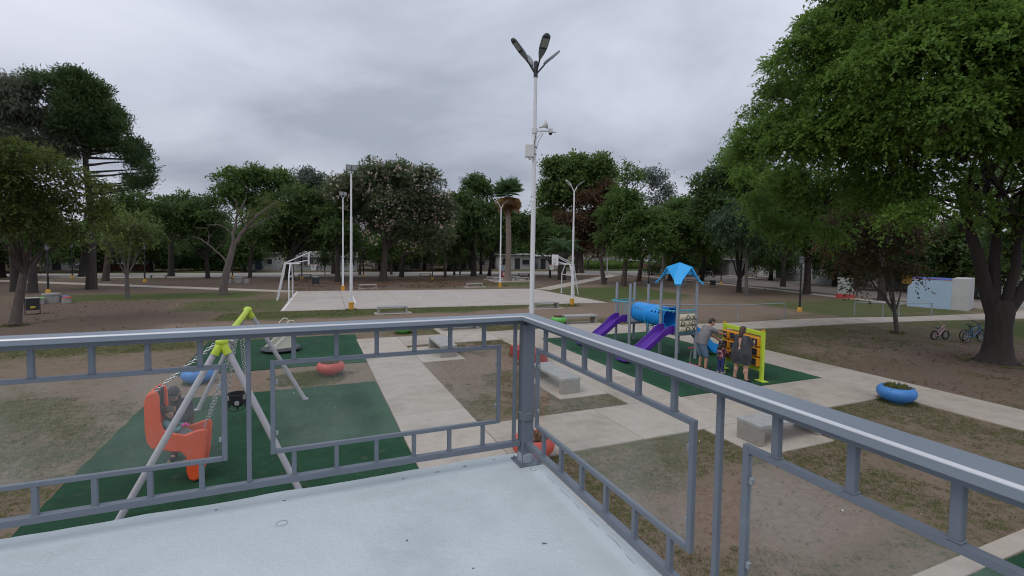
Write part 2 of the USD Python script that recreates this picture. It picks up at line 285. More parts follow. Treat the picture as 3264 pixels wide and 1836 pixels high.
# ground: bare earth, thin grass and leaf litter mixed by the mesh's own "cover" and "litter" values and by noise
MATS['park_ground'] = usdkit.material(stage, '/World/Looks/park_ground', {
    'geo': ('geometry', {}), 'cov': ('attribute', {'attribute': 'cover'}), 'lit': ('attribute', {'attribute': 'litter'}), 'grn': ('attribute', {'attribute': 'green'}),
    'n1': ('noise_texture', {'scale': 1.9, 'detail': 8.0, 'roughness': 0.7, 'distortion': 0.3}), 'n2': ('noise_texture', {'scale': 7.0, 'detail': 8.0, 'roughness': 0.78}),
    'n3': ('noise_texture', {'scale': 0.5, 'detail': 3.0}), 'n4': ('noise_texture', {'scale': 55.0, 'detail': 3.0, 'roughness': 0.7}),
    's1': ('math', {'math_type': 'multiply_add', 'value2': 0.75, 'value3': -0.375}), 's2': ('math', {'math_type': 'multiply_add', 'value2': 1.7, 'value3': -0.85}),
    'a1': ('math', {'math_type': 'add'}), 'a2': ('math', {'math_type': 'add'}), 'fac': ('map_range', {'from_min': 0.36, 'from_max': 0.58}),
    'soil': ('rgb_ramp', {'ramp': [(0.28, (0.132, 0.093, 0.068)), (0.5, (0.205, 0.152, 0.113)), (0.72, (0.285, 0.220, 0.168))]}),
    'leaf': ('rgb_ramp', {'ramp': [(0.3, (0.058, 0.041, 0.031)), (0.5, (0.104, 0.074, 0.056)), (0.72, (0.170, 0.124, 0.096))]}),
    'gra': ('rgb_ramp', {'ramp': [(0.28, (0.050, 0.049, 0.020)), (0.5, (0.105, 0.094, 0.044)), (0.72, (0.175, 0.148, 0.080))]}),
    'grb': ('rgb_ramp', {'ramp': [(0.25, (0.034, 0.054, 0.014)), (0.5, (0.060, 0.088, 0.024)), (0.75, (0.100, 0.122, 0.042))]}),
    'gmix': ('mix', {}), 'm1': ('mix', {}), 'm2': ('mix', {}), 'b': ('bump', {'strength': 0.7, 'distance': 0.03}),
    'p': ('principled_bsdf', {'roughness': 0.95, 'specular_ior_level': 0.15})},
    [('geo.position', 'n1.vector'), ('geo.position', 'n2.vector'), ('geo.position', 'n3.vector'), ('geo.position', 'n4.vector'),
     ('n1.fac', 's1.value1'), ('n2.fac', 's2.value1'), ('s1.value', 'a1.value1'), ('s2.value', 'a1.value2'), ('a1.value', 'a2.value1'), ('cov.fac', 'a2.value2'), ('a2.value', 'fac.value'),
     ('n2.fac', 'soil.fac'), ('n4.fac', 'leaf.fac'), ('n4.fac', 'gra.fac'), ('n4.fac', 'grb.fac'), ('grn.fac', 'gmix.fac'), ('gra.color', 'gmix.color1'), ('grb.color', 'gmix.color2'),
     ('lit.fac', 'm1.fac'), ('soil.color', 'm1.color1'), ('leaf.color', 'm1.color2'), ('fac.result', 'm2.fac'), ('m1.color', 'm2.color1'), ('gmix.color', 'm2.color2'),
     ('m2.color', 'p.base_color'), ('n4.fac', 'b.height'), ('b.normal', 'p.normal')], surface='p.BSDF')
MATS['turf'] = usdkit.material(stage, '/World/Looks/turf', {
    'geo': ('geometry', {}), 'n': ('noise_texture', {'scale': 70.0, 'detail': 4.0, 'roughness': 0.75}), 'n2': ('noise_texture', {'scale': 0.9, 'detail': 6.0, 'roughness': 0.65}), 'n3': ('noise_texture', {'scale': 5.0, 'detail': 6.0, 'roughness': 0.7}),
    'r': ('rgb_ramp', {'ramp': [(0.28, (0.006, 0.030, 0.014)), (0.5, (0.015, 0.070, 0.033)), (0.75, (0.036, 0.122, 0.058))]}), 'r2': ('rgb_ramp', {'ramp': [(0.35, (0.66, 0.70, 0.68)), (0.65, (1.18, 1.14, 1.14))]}),
    'sx': ('separate_xyz', {}), 'roll': ('math', {'math_type': 'multiply', 'value2': 0.5}), 'fl': ('math', {'math_type': 'floor'}), 'wn': ('white_noise_texture', {'dimensions': '1D'}), 'rr': ('map_range', {'to_min': 0.86, 'to_max': 1.14}), 'rv': ('combine_xyz', {}),
    'dm': ('map_range', {'from_min': 0.56, 'from_max': 0.72, 'to_min': 0.0, 'to_max': 0.35}), 'dust': ('mix', {'color2': (0.16, 0.135, 0.10)}),
    'mx': ('mix', {'mix_type': 'multiply', 'fac': 1.0}), 'mx2': ('mix', {'mix_type': 'multiply', 'fac': 1.0}), 'b': ('bump', {'strength': 0.9, 'distance': 0.02}), 'p': ('principled_bsdf', {'roughness': 0.75, 'specular_ior_level': 0.2})},
    [('geo.position', 'n.vector'), ('geo.position', 'n2.vector'), ('geo.position', 'n3.vector'), ('n.fac', 'r.fac'), ('n2.fac', 'r2.fac'), ('r.color', 'mx.color1'), ('r2.color', 'mx.color2'),
     ('geo.position', 'sx.vector'), ('sx.x', 'roll.value1'), ('roll.value', 'fl.value1'), ('fl.value', 'wn.w'), ('wn.value', 'rr.value'), ('rr.result', 'rv.x'), ('rr.result', 'rv.y'), ('rr.result', 'rv.z'), ('mx.color', 'mx2.color1'), ('rv.vector', 'mx2.color2'),
     ('n3.fac', 'dm.value'), ('dm.result', 'dust.fac'), ('mx2.color', 'dust.color1'), ('dust.color', 'p.base_color'), ('n.fac', 'b.height'), ('b.normal', 'p.normal')], surface='p.BSDF')

# ------------------------------------------------------------------ shape helpers
V = lambda *a: np.array(a, float)


def cat(*ms):
    ms = [x for m in ms for x in (m if isinstance(m, list) else [m])]
    vs, fs, n = [], [], 0
    for m in ms:
        v, f = (m.vertices, m.faces) if hasattr(m, 'vertices') else m
        vs.append(np.asarray(v, float)); fs.append(np.asarray(f, int) + n); n += len(v)
    return np.vstack(vs), np.vstack(fs)


def move(m, t=(0, 0, 0), rz=0.0, s=1.0, R=None):
    v, f = m
    v = np.asarray(v) * s
    if R is not None:
        v = v @ np.asarray(R).T
    c, si = math.cos(rz), math.sin(rz)
    v = v @ np.array([[c, si, 0], [-si, c, 0], [0, 0, 1]])
    return v + np.asarray(t, float), f


def box(c, s, b=0.0):
    """A box centred at c with sizes s and edges chamfered by b."""
    h = np.asarray(s, float) / 2
    if b <= 0:
        v = np.array([[x, y, z] for x in (-1, 1) for y in (-1, 1) for z in (-1, 1)], float) * h
        f = np.array([[0, 1, 3], [0, 3, 2], [4, 6, 7], [4, 7, 5], [0, 4, 5], [0, 5, 1], [2, 3, 7], [2, 7, 6], [0, 2, 6], [0, 6, 4], [1, 5, 7], [1, 7, 3]])
        return v + np.asarray(c, float), f
    b = min(b, h.min() * 0.95)
    pts = []
    for sx in (-1, 1):
        for sy in (-1, 1):
            for sz in (-1, 1):
                s_ = np.array([sx, sy, sz])
                for k in range(3):
                    d = np.full(3, b); d[k] = 0
                    pts.append(s_ * (h - d))
    return hull(np.array(pts) + np.asarray(c, float))


def hull(pts):
    pts = np.asarray(pts, float)
    h = ConvexHull(pts)
    f = h.simplices.copy()
    n = h.equations[:, :3]
    a, b_, c = pts[f[:, 0]], pts[f[:, 1]], pts[f[:, 2]]
    flip = (np.cross(b_ - a, c - a) * n).sum(1) < 0
    f[flip] = f[flip][:, ::-1]
    used, inv = np.unique(f, return_inverse=True)
    return pts[used], inv.reshape(f.shape)


def barbox(a, b, w, h, up=(0, 0, 1), bev=0.0):
    """A square bar from a to b, w wide and h high."""
    a, b = np.asarray(a, float), np.asarray(b, float)
    d = b - a; L = np.linalg.norm(d); d /= L
    side = np.cross(up, d)
    if np.linalg.norm(side) < 1e-6:
        side = V(1, 0, 0)
    side /= np.linalg.norm(side); u = np.cross(d, side)
    v, f = box((0, 0, 0), (L, w, h), bev)
    return (a + b) / 2 + v[:, :1] * d + v[:, 1:2] * side + v[:, 2:3] * u, f


def tube(pts, r, n=10, cap=True):
    """A round tube along a polyline; r may vary."""
    p = np.asarray(pts, float)
    r = np.broadcast_to(np.asarray(r, float), (len(p),))
    t = np.gradient(p, axis=0); t /= np.linalg.norm(t, axis=1, keepdims=True) + 1e-12
    ref = V(0, 0, 1) if abs(t[:, 2]).mean() < 0.8 else V(1, 0, 0)
    a = np.cross(t, ref); a /= np.linalg.norm(a, axis=1, keepdims=True) + 1e-12
    b = np.cross(t, a)
    ang = np.arange(n) * 2 * np.pi / n
    v = p[:, None] + r[:, None, None] * (np.cos(ang)[None, :, None] * a[:, None] + np.sin(ang)[None, :, None] * b[:, None])
    v = v.reshape(-1, 3)
    i, j = np.meshgrid(np.arange(len(p) - 1), np.arange(n), indexing='ij')
    q = np.stack([i * n + j, i * n + (j + 1) % n, (i + 1) * n + (j + 1) % n, (i + 1) * n + j], -1).reshape(-1, 4)
    f = np.vstack([q[:, [0, 2, 1]], q[:, [0, 3, 2]]])
    if cap:
        v = np.vstack([v, p[0], p[-1]])
        k = len(v)
        j = np.arange(n)
        f = np.vstack([f, np.stack([np.full(n, k - 2), j, (j + 1) % n], 1), np.stack([np.full(n, k - 1), (len(p) - 1) * n + (j + 1) % n, (len(p) - 1) * n + j], 1)])
    return v, f


def cyl(a, b, r, r2=None, n=14):
    return tube([a, b], [r, r if r2 is None else r2], n)


def lathe(prof, n=24):
    """A surface of revolution about z from (r, z) points."""
    prof = np.asarray(prof, float)
    ang = np.arange(n) * 2 * np.pi / n
    v = np.stack([prof[:, :1] * np.cos(ang), prof[:, :1] * np.sin(ang), np.repeat(prof[:, 1:], n, 1)], -1).reshape(-1, 3)
    i, j = np.meshgrid(np.arange(len(prof) - 1), np.arange(n), indexing='ij')
    q = np.stack([i * n + j, i * n + (j + 1) % n, (i + 1) * n + (j + 1) % n, (i + 1) * n + j], -1).reshape(-1, 4)
    return v, np.vstack([q[:, [0, 1, 2]], q[:, [0, 2, 3]]])


def torus(R, r, n=20, k=6, arc=2 * math.pi):
    u = np.linspace(0, arc, n + 1)
    return tube(np.stack([R * np.cos(u), R * np.sin(u), 0 * u], 1), r, k, cap=False) if arc < 6.28 else _torus(R, r, n, k)


def _torus(R, r, n, k):
    u, w = np.meshgrid(np.arange(n) * 2 * np.pi / n, np.arange(k) * 2 * np.pi / k, indexing='ij')
    v = np.stack([(R + r * np.cos(w)) * np.cos(u), (R + r * np.cos(w)) * np.sin(u), r * np.sin(w)], -1).reshape(-1, 3)
    i, j = np.meshgrid(np.arange(n), np.arange(k), indexing='ij')
    q = np.stack([i * k + j, ((i + 1) % n) * k + j, ((i + 1) % n) * k + (j + 1) % k, i * k + (j + 1) % k], -1).reshape(-1, 4)
    return v, np.vstack([q[:, [0, 1, 2]], q[:, [0, 2, 3]]])


def extrude(poly, h, plane='xy', at=0.0):
    """A polygon given in a plane, extruded by h along the plane's normal from `at`."""
    p = poly if hasattr(poly, 'exterior') else Polygon(poly)
    m = trimesh.creation.extrude_polygon(p, h, engine='earcut')
    v = np.array(m.vertices); v[:, 2] += at
    f = np.array(m.faces)
    if plane == 'xz':            # (x, z) polygon, extruded along +y
        v = np.stack([v[:, 0], v[:, 2], v[:, 1]], 1); f = f[:, ::-1]
    if plane == 'yz':            # (y, z) polygon, extruded along +x
        v = np.stack([v[:, 2], v[:, 0], v[:, 1]], 1)
    return v, f


def ball(c, r, s=(1, 1, 1), n=2):
    m = trimesh.creation.icosphere(n, 1.0)
    return np.array(m.vertices) * np.asarray(s) * r + np.asarray(c, float), np.array(m.faces)


def man(m):
    """A Manifold as (vertices, faces)."""
    q = m.to_mesh()
    return np.array(q.vert_properties[:, :3], float), np.array(q.tri_verts, int)


def to_man(m):
    t = trimesh.Trimesh(np.asarray(m[0], float), np.asarray(m[1], int), process=False)
    t.merge_vertices(digits_vertex=5)
    t.update_faces(t.nondegenerate_faces())
    r = Manifold(m3.Mesh(np.asarray(t.vertices, np.float32), np.asarray(t.faces, np.uint32)))
    if r.volume() < 0:
        r = Manifold(m3.Mesh(np.asarray(t.vertices, np.float32), np.asarray(t.faces[:, ::-1], np.uint32)))
    return r


def bone(a, ra, b, rb, n=14):
    return Manifold.batch_hull([Manifold.sphere(ra, n).translate(list(map(float, a))), Manifold.sphere(rb, n).translate(list(map(float, b)))])


def blob(c, s, n=16):
    return Manifold.sphere(1.0, n).scale(list(map(float, s))).translate(list(map(float, c)))


def union(ms):
    return Manifold.batch_boolean(ms, m3.OpType.Add)


def soft(m, length=0.03, it=8):
    v, f = man(m.refine_to_length(length))
    t = trimesh.Trimesh(v, f, process=False)
    if it:
        trimesh.smoothing.filter_taubin(t, iterations=it)
    return np.array(t.vertices), np.array(t.faces)


# ------------------------------------------------------------------ naming helpers
_used = {}


def numbered(parent, name):
    k = _used.get((parent, name), 0)
    _used[(parent, name)] = k + 1
    return f'{parent}/{name}' if k == 0 else f'{parent}/{name}_{k:03d}'


def tag(prim, label=None, category=None, group=None, kind=None):
    for k, x in (('label', label), ('category', category), ('group', group), ('kind', kind)):
        if x:
            prim.SetCustomDataByKey(k, x)
    return prim


def thing(name, label, category, loc=(0, 0, 0), rz=0.0, group=None, scale=None, kind=None):
    x = UsdGeom.Xform.Define(stage, numbered('/World', name))
    x.AddTranslateOp().Set(Gf.Vec3d(*map(float, loc)))
    x.AddRotateZOp().Set(float(rz))
    if scale is not None:
        x.AddScaleOp().Set(Gf.Vec3f(*([float(scale)] * 3 if np.ndim(scale) == 0 else map(float, scale))))
    return tag(x.GetPrim(), label, category, group, kind)


def part(parent, name, mesh, material, smooth=False, label=None, kind=None):
    path = str(parent.GetPath()) if parent is not None else '/World'
    p = usdkit.mesh(stage, numbered(path, name), mesh, MATS[material], smooth).GetPrim()
    return tag(p, label, None, None, kind)


def top(name, mesh, material, label, category=None, group=None, kind=None, smooth=False):
    p = usdkit.mesh(stage, numbered('/World', name), mesh, MATS[material], smooth).GetPrim()
    return tag(p, label, category, group, kind)


def copy(src, label, loc, rz=0.0, scale=None, group=None):
    """A repeat of a finished thing: an instance with its parts."""
    d = src.GetCustomData()
    nm = src.GetName()
    nm = nm[:-4] if nm[-4] == '_' and nm[-3:].isdigit() else nm
    r = thing(nm, label, d['category'], loc, rz, group or d.get('group'), scale)
    r.GetReferences().AddInternalReference(src.GetPath())
    r.SetInstanceable(True)
    return r


def place(src, loc, rz=0.0, scale=None):
    x = UsdGeom.Xformable(src)
    for op in x.GetOrderedXformOps():
        if op.GetOpType() == UsdGeom.XformOp.TypeTranslate:
            op.Set(Gf.Vec3d(*map(float, loc)))
        elif op.GetOpType() == UsdGeom.XformOp.TypeRotateZ:
            op.Set(float(rz))
    return src

# ================================================================== THE SETTING
rng = np.random.RandomState(11)


def smoothbox(x, y, x0, x1, y0, y1, e):
    f = lambda v, a, b: np.clip((v - a) / e + 0.5, 0, 1) * np.clip((b - v) / e + 0.5, 0, 1)
    return f(x, x0, x1) * f(y, y0, y1)


def disc(x, y, cx, cy, r, e):
    return np.clip((r - np.hypot(x - cx, y - cy)) / e + 0.5, 0, 1)


def ground_cover(x, y):
    """How much grass, how much leaf litter and how lush the grass is at a place in the park."""
    p = np.stack([x, y, 0 * x], -1)
    big = meshkit.fbm(p * 0.16, 4, 3) - 0.5
    mid = meshkit.fbm(p * 0.7, 4, 8) - 0.5
    cov = 0.50 + 0.75 * big + 0.45 * mid
    lit = np.clip(0.25 + 1.6 * big, 0, 1)
    grn = np.clip(0.22 + 1.3 * (meshkit.fbm(p * 0.22, 3, 21) - 0.5), 0, 1)

    def put(w, c=None, l=None, g=None, keep=0.65):
        nonlocal cov, lit, grn
        if c is not None:
            cov = cov * (1 - w) + w * (c + keep * (0.75 * big + 0.45 * mid))
        if l is not None:
            lit = lit * (1 - w) + w * l
        if g is not None:
            grn = grn * (1 - w) + w * g
    wob = 1.6 * big + 0.8 * mid
    put(smoothbox(x, y, -70, 60, 40.5, 58, 3), 0.20, 0.85, 0.2)                       # leaf litter under the far trees
    put(smoothbox(x, y, -22, -3.2, 21, 37, 3), 0.16, 0.75, 0.1)                       # brown ground on the left
    put(smoothbox(x, y + wob, -18, -5.5, 36.2, 41, 1.5), 0.72, 0.2, 0.75)             # green tongue before the left path
    put(smoothbox(x, y + wob, -9, -2.9, 28.5, 35, 1.4), 0.62, 0.2, 0.6)
    put(smoothbox(x, y + 0.6 * wob, -6, 19, 24.9, 27.9, 0.8), 0.68, 0.15, 0.55)       # grass before the court
    put(smoothbox(x, y + 0.7 * wob, -8, 16, 20.3, 24.6, 0.9), 0.06, 0.05, 0.1)        # worn earth track
    put(smoothbox(x, y + 0.6 * wob, -14, 12, 17.7, 20.0, 0.9), 0.52, 0.1, 0.3)
    put(smoothbox(x, y, -16, -5.1, 12.5, 18.0, 1.5), 0.38, 0.05, 0.2)
    put(smoothbox(x, y, -16, -5.1, 3.0, 11.5, 1.5), 0.56, 0.0, 0.30, 0.5)
    put(smoothbox(x, y, -5.2, 0.36, 11.1, 13.8, 0.3), 0.34, 0.05, 0.15)
    put(disc(x, y, -1.4, 12.3, 0.9, 0.7), 0.72, 0.0, 0.5)
    put(smoothbox(x, y + wob, 19.3, 29.5, 27.5, 37.5, 2), 0.74, 0.1, 0.85)            # green right of the court
    put(smoothbox(x, y + wob, 14, 21, 41.3, 45.5, 1.2), 0.72, 0.2, 0.75)
    put(smoothbox(x, y + wob, 15.5, 29, 18.2, 27, 2), 0.22, 0.25, 0.1)                # earth behind the pipe rail
    put(smoothbox(x, y + wob, 28.5, 40, 15.0, 22.5, 2), 0.68, 0.05, 0.7)
    put(smoothbox(x, y, 30, 60, 3, 11.5, 2), 0.85, 0.0, 0.9)
    put(smoothbox(x, y, 15.4, 30, 2, 14.5, 1.2), 0.50, 0.3, 0.3, 0.5)
    put(disc(x, y, 19.0, 9.5, 2.6, 2.0), 0.26, 0.1, 0.2)
    put(disc(x, y, 17.0, 6.0, 2.4, 2.0), 0.22, 0.6, 0.1)
    put(disc(x, y, 21.9, 6.2, 2.3, 1.6), 0.05, 0.9, 0.1)
    put(smoothbox(x, y, 2.06, 6.1, 6.9, 15.85, 0.2), 0.42, 0.1, 0.3, 0.45)                 # plots between the paths
    put(smoothbox(x, y, 2.06, 4.6, 11.2, 13.0, 0.8), 0.14, 0.1, 0.2)
    put(smoothbox(x, y, 2.6, 13.4, 0.3, 4.95, 0.2), 0.44, 0.15, 0.22, 0.45)
    put(smoothbox(x, y + 0.4 * wob, 3.6, 6.6, 1.2, 2.9, 1.0), 0.16, 0.15, 0.1)
    put(smoothbox(x, y, -80, 30, 67.5, 72.5, 1), 0.55, 0.2, 0.5)                      # far verges
    put(smoothbox(x, y, 44, 110, 66, 110, 4), 0.95, 0.0, 1.0)                         # green vacant lot
    put(smoothbox(x, y, 30, 41, 24, 42, 3), 0.26, 0.6, 0.15)
    return cov, lit, grn


gx = np.concatenate([[-420, -200, -120, -80], np.arange(-60, -18, 1.2), np.arange(-18, 20, 0.22), np.arange(20, 48, 0.6), np.arange(48, 110, 2.5), [130, 180, 260, 420]])
gy = np.concatenate([[-300, -100, -40, -15], np.arange(-8, 20, 0.22), np.arange(20, 46, 0.5), np.arange(46, 112, 1.6), [130, 170, 240, 420]])
GX, GY = np.meshgrid(gx, gy, indexing='ij')
GZ = (meshkit.fbm(np.stack([GX, GY, 0 * GX], -1) * 1.1, 3, 5) - 0.6) * 0.022
gi, gj = np.meshgrid(np.arange(len(gx) - 1), np.arange(len(gy) - 1), indexing='ij')
ny = len(gy)
gq = np.stack([gi * ny + gj, (gi + 1) * ny + gj, (gi + 1) * ny + gj + 1, gi * ny + gj + 1], -1).reshape(-1, 4)
gverts = np.stack([GX, GY, GZ], -1).reshape(-1, 3)
ground = usdkit.mesh(stage, numbered('/World', 'ground'), (gverts, np.vstack([gq[:, [0, 1, 2]], gq[:, [0, 2, 3]]])), MATS['park_ground'], True)
for nm, arr in zip(('cover', 'litter', 'green'), ground_cover(GX.ravel(), GY.ravel())):
    UsdGeom.PrimvarsAPI(ground).CreatePrimvar(nm, Sdf.ValueTypeNames.FloatArray, 'vertex').Set(Vt.FloatArray.FromNumpy(np.clip(arr, 0, 1).astype(np.float32)))
tag(ground.GetPrim(), 'park ground of bare brown earth with patches of thin grass', None, None, 'structure')


def slab(x0, x1, y0, y1, top_z=0.03, gap=0.009):
    b = 0.008
    return box(((x0 + x1) / 2, (y0 + y1) / 2, (top_z - 0.07) / 2 + 0.0), (x1 - x0 - 2 * gap, y1 - y0 - 2 * gap, top_z + 0.07), b)


def quad_slab(p, top_z=0.03, gap=0.010):
    """A concrete panel on four ground points, a little smaller than them."""
    p = np.asarray(p, float); c = p.mean(0)
    d = p - c; q = c + d * (1 - gap / np.linalg.norm(d, axis=1, keepdims=True))
    if np.cross(q[1] - q[0], q[2] - q[1]) < 0:
        q = q[::-1]
    b = 0.008
    q2 = c + (q - c) * (1 - b / np.linalg.norm(q - c, axis=1, keepdims=True))
    v = np.vstack([np.c_[q, np.full(4, -0.07)], np.c_[q, np.full(4, top_z - b)], np.c_[q2, np.full(4, top_z)]])
    f = []
    for l in (0, 4):
        for k in range(4):
            a, b_ = l + k, l + (k + 1) % 4
            f += [[a, b_, b_ + 4], [a, b_ + 4, a + 4]]
    f += [[8, 9, 10], [8, 10, 11]]
    return v, np.array(f)


def pavement(name, label, slabs, mats=('concrete_path', 'concrete_path_b')):
    t = thing(name, label, None, kind='structure')
    for k, s in enumerate(slabs):
        part(t, 'slab', s, mats[(k * 7 + k // 3) % len(mats)])
    return t


def rows(x0, x1, ys):
    return [slab(x0, x1, a, b) for a, b in zip(ys[:-1], ys[1:])]


def cols(xs, y0, y1):
    return [slab(a, b, y0, y1) for a, b in zip(xs[:-1], xs[1:])]


def strip(center, width, step, top_z=0.03):
    """Panels of a straight or bent path given by its centre line."""
    c = np.asarray(center, float)
    seg = np.linalg.norm(np.diff(c, axis=0), axis=1); s = np.r_[0, np.cumsum(seg)]
    n = max(1, int(round(s[-1] / step)))
    u = np.linspace(0, s[-1], n + 1)
    p = np.stack([np.interp(u, s, c[:, 0]), np.interp(u, s, c[:, 1])], 1)
    t = np.gradient(p, axis=0); t /= np.linalg.norm(t, axis=1, keepdims=True)
    nrm = np.stack([-t[:, 1], t[:, 0]], 1) * width / 2
    return [quad_slab([p[k] - nrm[k], p[k + 1] - nrm[k + 1], p[k + 1] + nrm[k + 1], p[k] + nrm[k]], top_z) for k in range(n)]


pavement('path', 'concrete path running away from the platform between turf and bare plot', rows(0.37, 2.08, [0.2, 4.95, 8.1, 11.22, 14.4, 17.77]))
pavement('path', 'short concrete strip under the platform corner beside the red planter', [slab(2.08, 2.62, 0.2, 2.6), slab(2.08, 2.62, 2.6, 4.95)])
pavement('path', 'concrete path crossing in front of the plot with the concrete bench', cols([2.08, 5.0, 7.8, 10.6, 13.4], 4.95, 6.92))
pavement('path', 'concrete path between the bare plot and the play turf', rows(6.1, 7.78, [6.92, 9.2, 11.5, 13.7, 15.85]))
pavement('path', 'concrete path along the far side of the plot and the play turf', cols([2.08, 4.1, 6.1, 7.78], 15.85, 17.77) + cols([7.78, 10.6, 13.4], 15.47, 17.77))
pavement('path', 'concrete path right of the play turf by the blue planter', rows(13.42, 15.35, [-6, -3, 0, 2.3, 4.95, 7.6, 10.3, 12.9, 15.45]) + [slab(13.42, 15.35, 15.45, 17.5)])
st = [(15.37, 17.3, 15.2), (17.5, 16.5, 14.72), (20.1, 16.17, 14.3), (23.8, 16.15, 14.05), (28.0, 15.65, 13.75), (32, 14.75, 13.2), (39, 14.05, 11.9), (46, 13.75, 11.3), (56, 13.5, 10.9)]
pavement('path', 'long concrete path leading right past the bicycles to the street', [quad_slab([(a[0], a[2]), (b[0], b[2]), (b[0], b[1]), (a[0], a[1])]) for a, b in zip(st[:-1], st[1:])])
pavement('path', 'diagonal concrete path from the court corner to the right street', strip([(18.6, 36.9), (42.4, 58.2)], 1.55, 3.2))
pavement('path', 'diagonal concrete path from the court to the left street', strip([(-2.75, 39.95), (-25.9, 55.4), (-60, 77)], 1.35, 3.4))
pavement('kerb_strip', 'narrow concrete strip between the near plot and the corner turf', [slab(2.62, 8.0, 0.06, 0.33), slab(8.0, 13.4, 0.06, 0.33)])
for lab, a in (('concrete pad under the bench on the bare plot', (2.08, 3.63, 12.97, 15.45)), ('concrete pad under the bench by the red plinth', (4.62, 6.1, 7.87, 10.5)), ('concrete pad under the nearest bench', (6.62, 8.76, 3.46, 4.95)), ('concrete pad under the bench beyond the far path', (4.0, 6.2, 17.77, 19.5)), ('concrete pad under the bench by the green planter', (10.6, 12.7, 17.77, 19.1))):
    top('pad', slab(*a), 'concrete_path_b', lab, kind='structure')
for lab, a in (('concrete pad under the court bench left of the far mast', (2.55, 4.3, 41.2, 42.2)), ('concrete pad under the court bench by the fan palm', (12.2, 14.3, 40.5, 41.5)), ('concrete pad under the bench before the court', (2.0, 4.1, 24.85, 25.65)), ('concrete pad under the bench right of the central mast', (11.6, 13.8, 24.3, 25.2)), ('concrete pad around the fan palm', (17.6, 22.2, 46.6, 51.0))):
    top('pad', slab(*a), 'far_concrete', lab, kind='structure')

# court, laid in cast panels
CQ = [V(-3.0, 27.75), V(18.5, 26.25), V(17.95, 37.75), V(-2.44, 40.0)]


def court(u, v):
    return (1 - u) * (1 - v) * CQ[0] + u * (1 - v) * CQ[1] + u * v * CQ[2] + (1 - u) * v * CQ[3]


ct = thing('court', 'pale concrete basketball court cast in large panels', None, kind='structure')
for a in range(6):
    for b in range(3):
        part(ct, 'slab', quad_slab([court(a / 6, b / 3), court((a + 1) / 6, b / 3), court((a + 1) / 6, (b + 1) / 3), court(a / 6, (b + 1) / 3)], 0.03, 0.012), 'court_concrete')


def line_mesh(pts, w, z=0.034):
    p = np.asarray(pts, float)
    t = np.gradient(p, axis=0); t /= np.linalg.norm(t, axis=1, keepdims=True)
    n = np.stack([-t[:, 1], t[:, 0]], 1) * w / 2
    v = np.vstack([np.c_[p - n, np.full(len(p), z)], np.c_[p + n, np.full(len(p), z)]])
    k = np.arange(len(p) - 1); m = len(p)
    return v, np.vstack([np.stack([k, k + 1, k + 1 + m], 1), np.stack([k, k + 1 + m, k + m], 1)])


def arc(c, R, a0, a1, n=40):
    a = np.radians(np.linspace(a0, a1, n))
    return np.stack([c[0] + R * np.cos(a), c[1] + R * np.sin(a)], 1)


part(ct, 'painted_line', line_mesh([court(0.006, 0.02), court(0.006, 0.98)], 0.12), 'court_line')
part(ct, 'painted_line', line_mesh([V(1.62, 36.0), V(1.42, 30.5)], 0.1), 'court_line')
part(ct, 'painted_line', line_mesh([V(-2.3, 36.4), V(1.6, 36.1)], 0.05), 'court_line')
part(ct, 'painted_line', line_mesh([V(-2.7, 30.9), V(1.4, 30.5)], 0.05), 'court_line')
part(ct, 'painted_line', line_mesh(arc((-1.4, 33.6), 4.85, -78, 78), 0.05), 'court_line_dark')
part(ct, 'painted_line', line_mesh(arc((1.5, 33.2), 1.7, -90, 90), 0.05), 'court_line_dark')
part(ct, 'painted_line', line_mesh(arc((17.3, 32.3), 4.7, 102, 258), 0.05), 'court_line_dark')
part(ct, 'painted_line', line_mesh(arc((14.4, 32.6), 1.6, 95, 265), 0.05), 'court_line_dark')
part(ct, 'painted_line', line_mesh(arc((7.8, 33.0), 1.6, 0, 360, 60), 0.04), 'court_line')
part(ct, 'painted_line', line_mesh([court(0.5, 0.01), court(0.5, 0.99)], 0.05), 'court_line_dark')

# streets
CS = np.array([(-90, 66.0), (-60, 63.4), (-26, 60.7), (0, 59.2), (20, 57.9), (43, 57.2)], float)
pavement('sidewalk', 'concrete sidewalk along the far street behind the trees', strip(CS, 1.2, 4.5), ('far_concrete',))
pavement('sidewalk', 'concrete sidewalk along the right street behind the trees', strip([(42.9, 57), (42.7, 44), (41.7, 31), (40.9, 24), (40.5, 19)], 1.0, 4.0), ('far_concrete',))
pavement('sidewalk', 'far sidewalk across the right street before the houses', strip([(60, 62), (57.5, 52), (56, 45), (54.5, 37), (53.8, 26)], 1.2, 5.0), ('far_concrete',))


def sheet(poly, z):
    p = Polygon(poly)
    v, f = trimesh.creation.triangulate_polygon(p, engine='earcut')
    return np.c_[v, np.full(len(v), z)], f


top('road', sheet([(-120, 70.3), (-60, 65.2), (-26, 62.0), (0, 60.5), (20, 59.2), (44, 58.4), (70, 58), (70, 66), (46, 65.6), (20, 66.3), (0, 67.0), (-29, 68.2), (-60, 71.5), (-120, 77)], 0.018), 'far_concrete', 'pale concrete road across the far side of the park', kind='structure')
top('road', sheet([(44.6, 58.3), (44.4, 44), (44.0, 36), (43.4, 24), (43, 10), (52.5, 10), (52.6, 26), (53.2, 38), (54.4, 46), (56.5, 58)], 0.014), 'road_dust', 'dusty grey-brown street along the right side of the park', kind='structure')


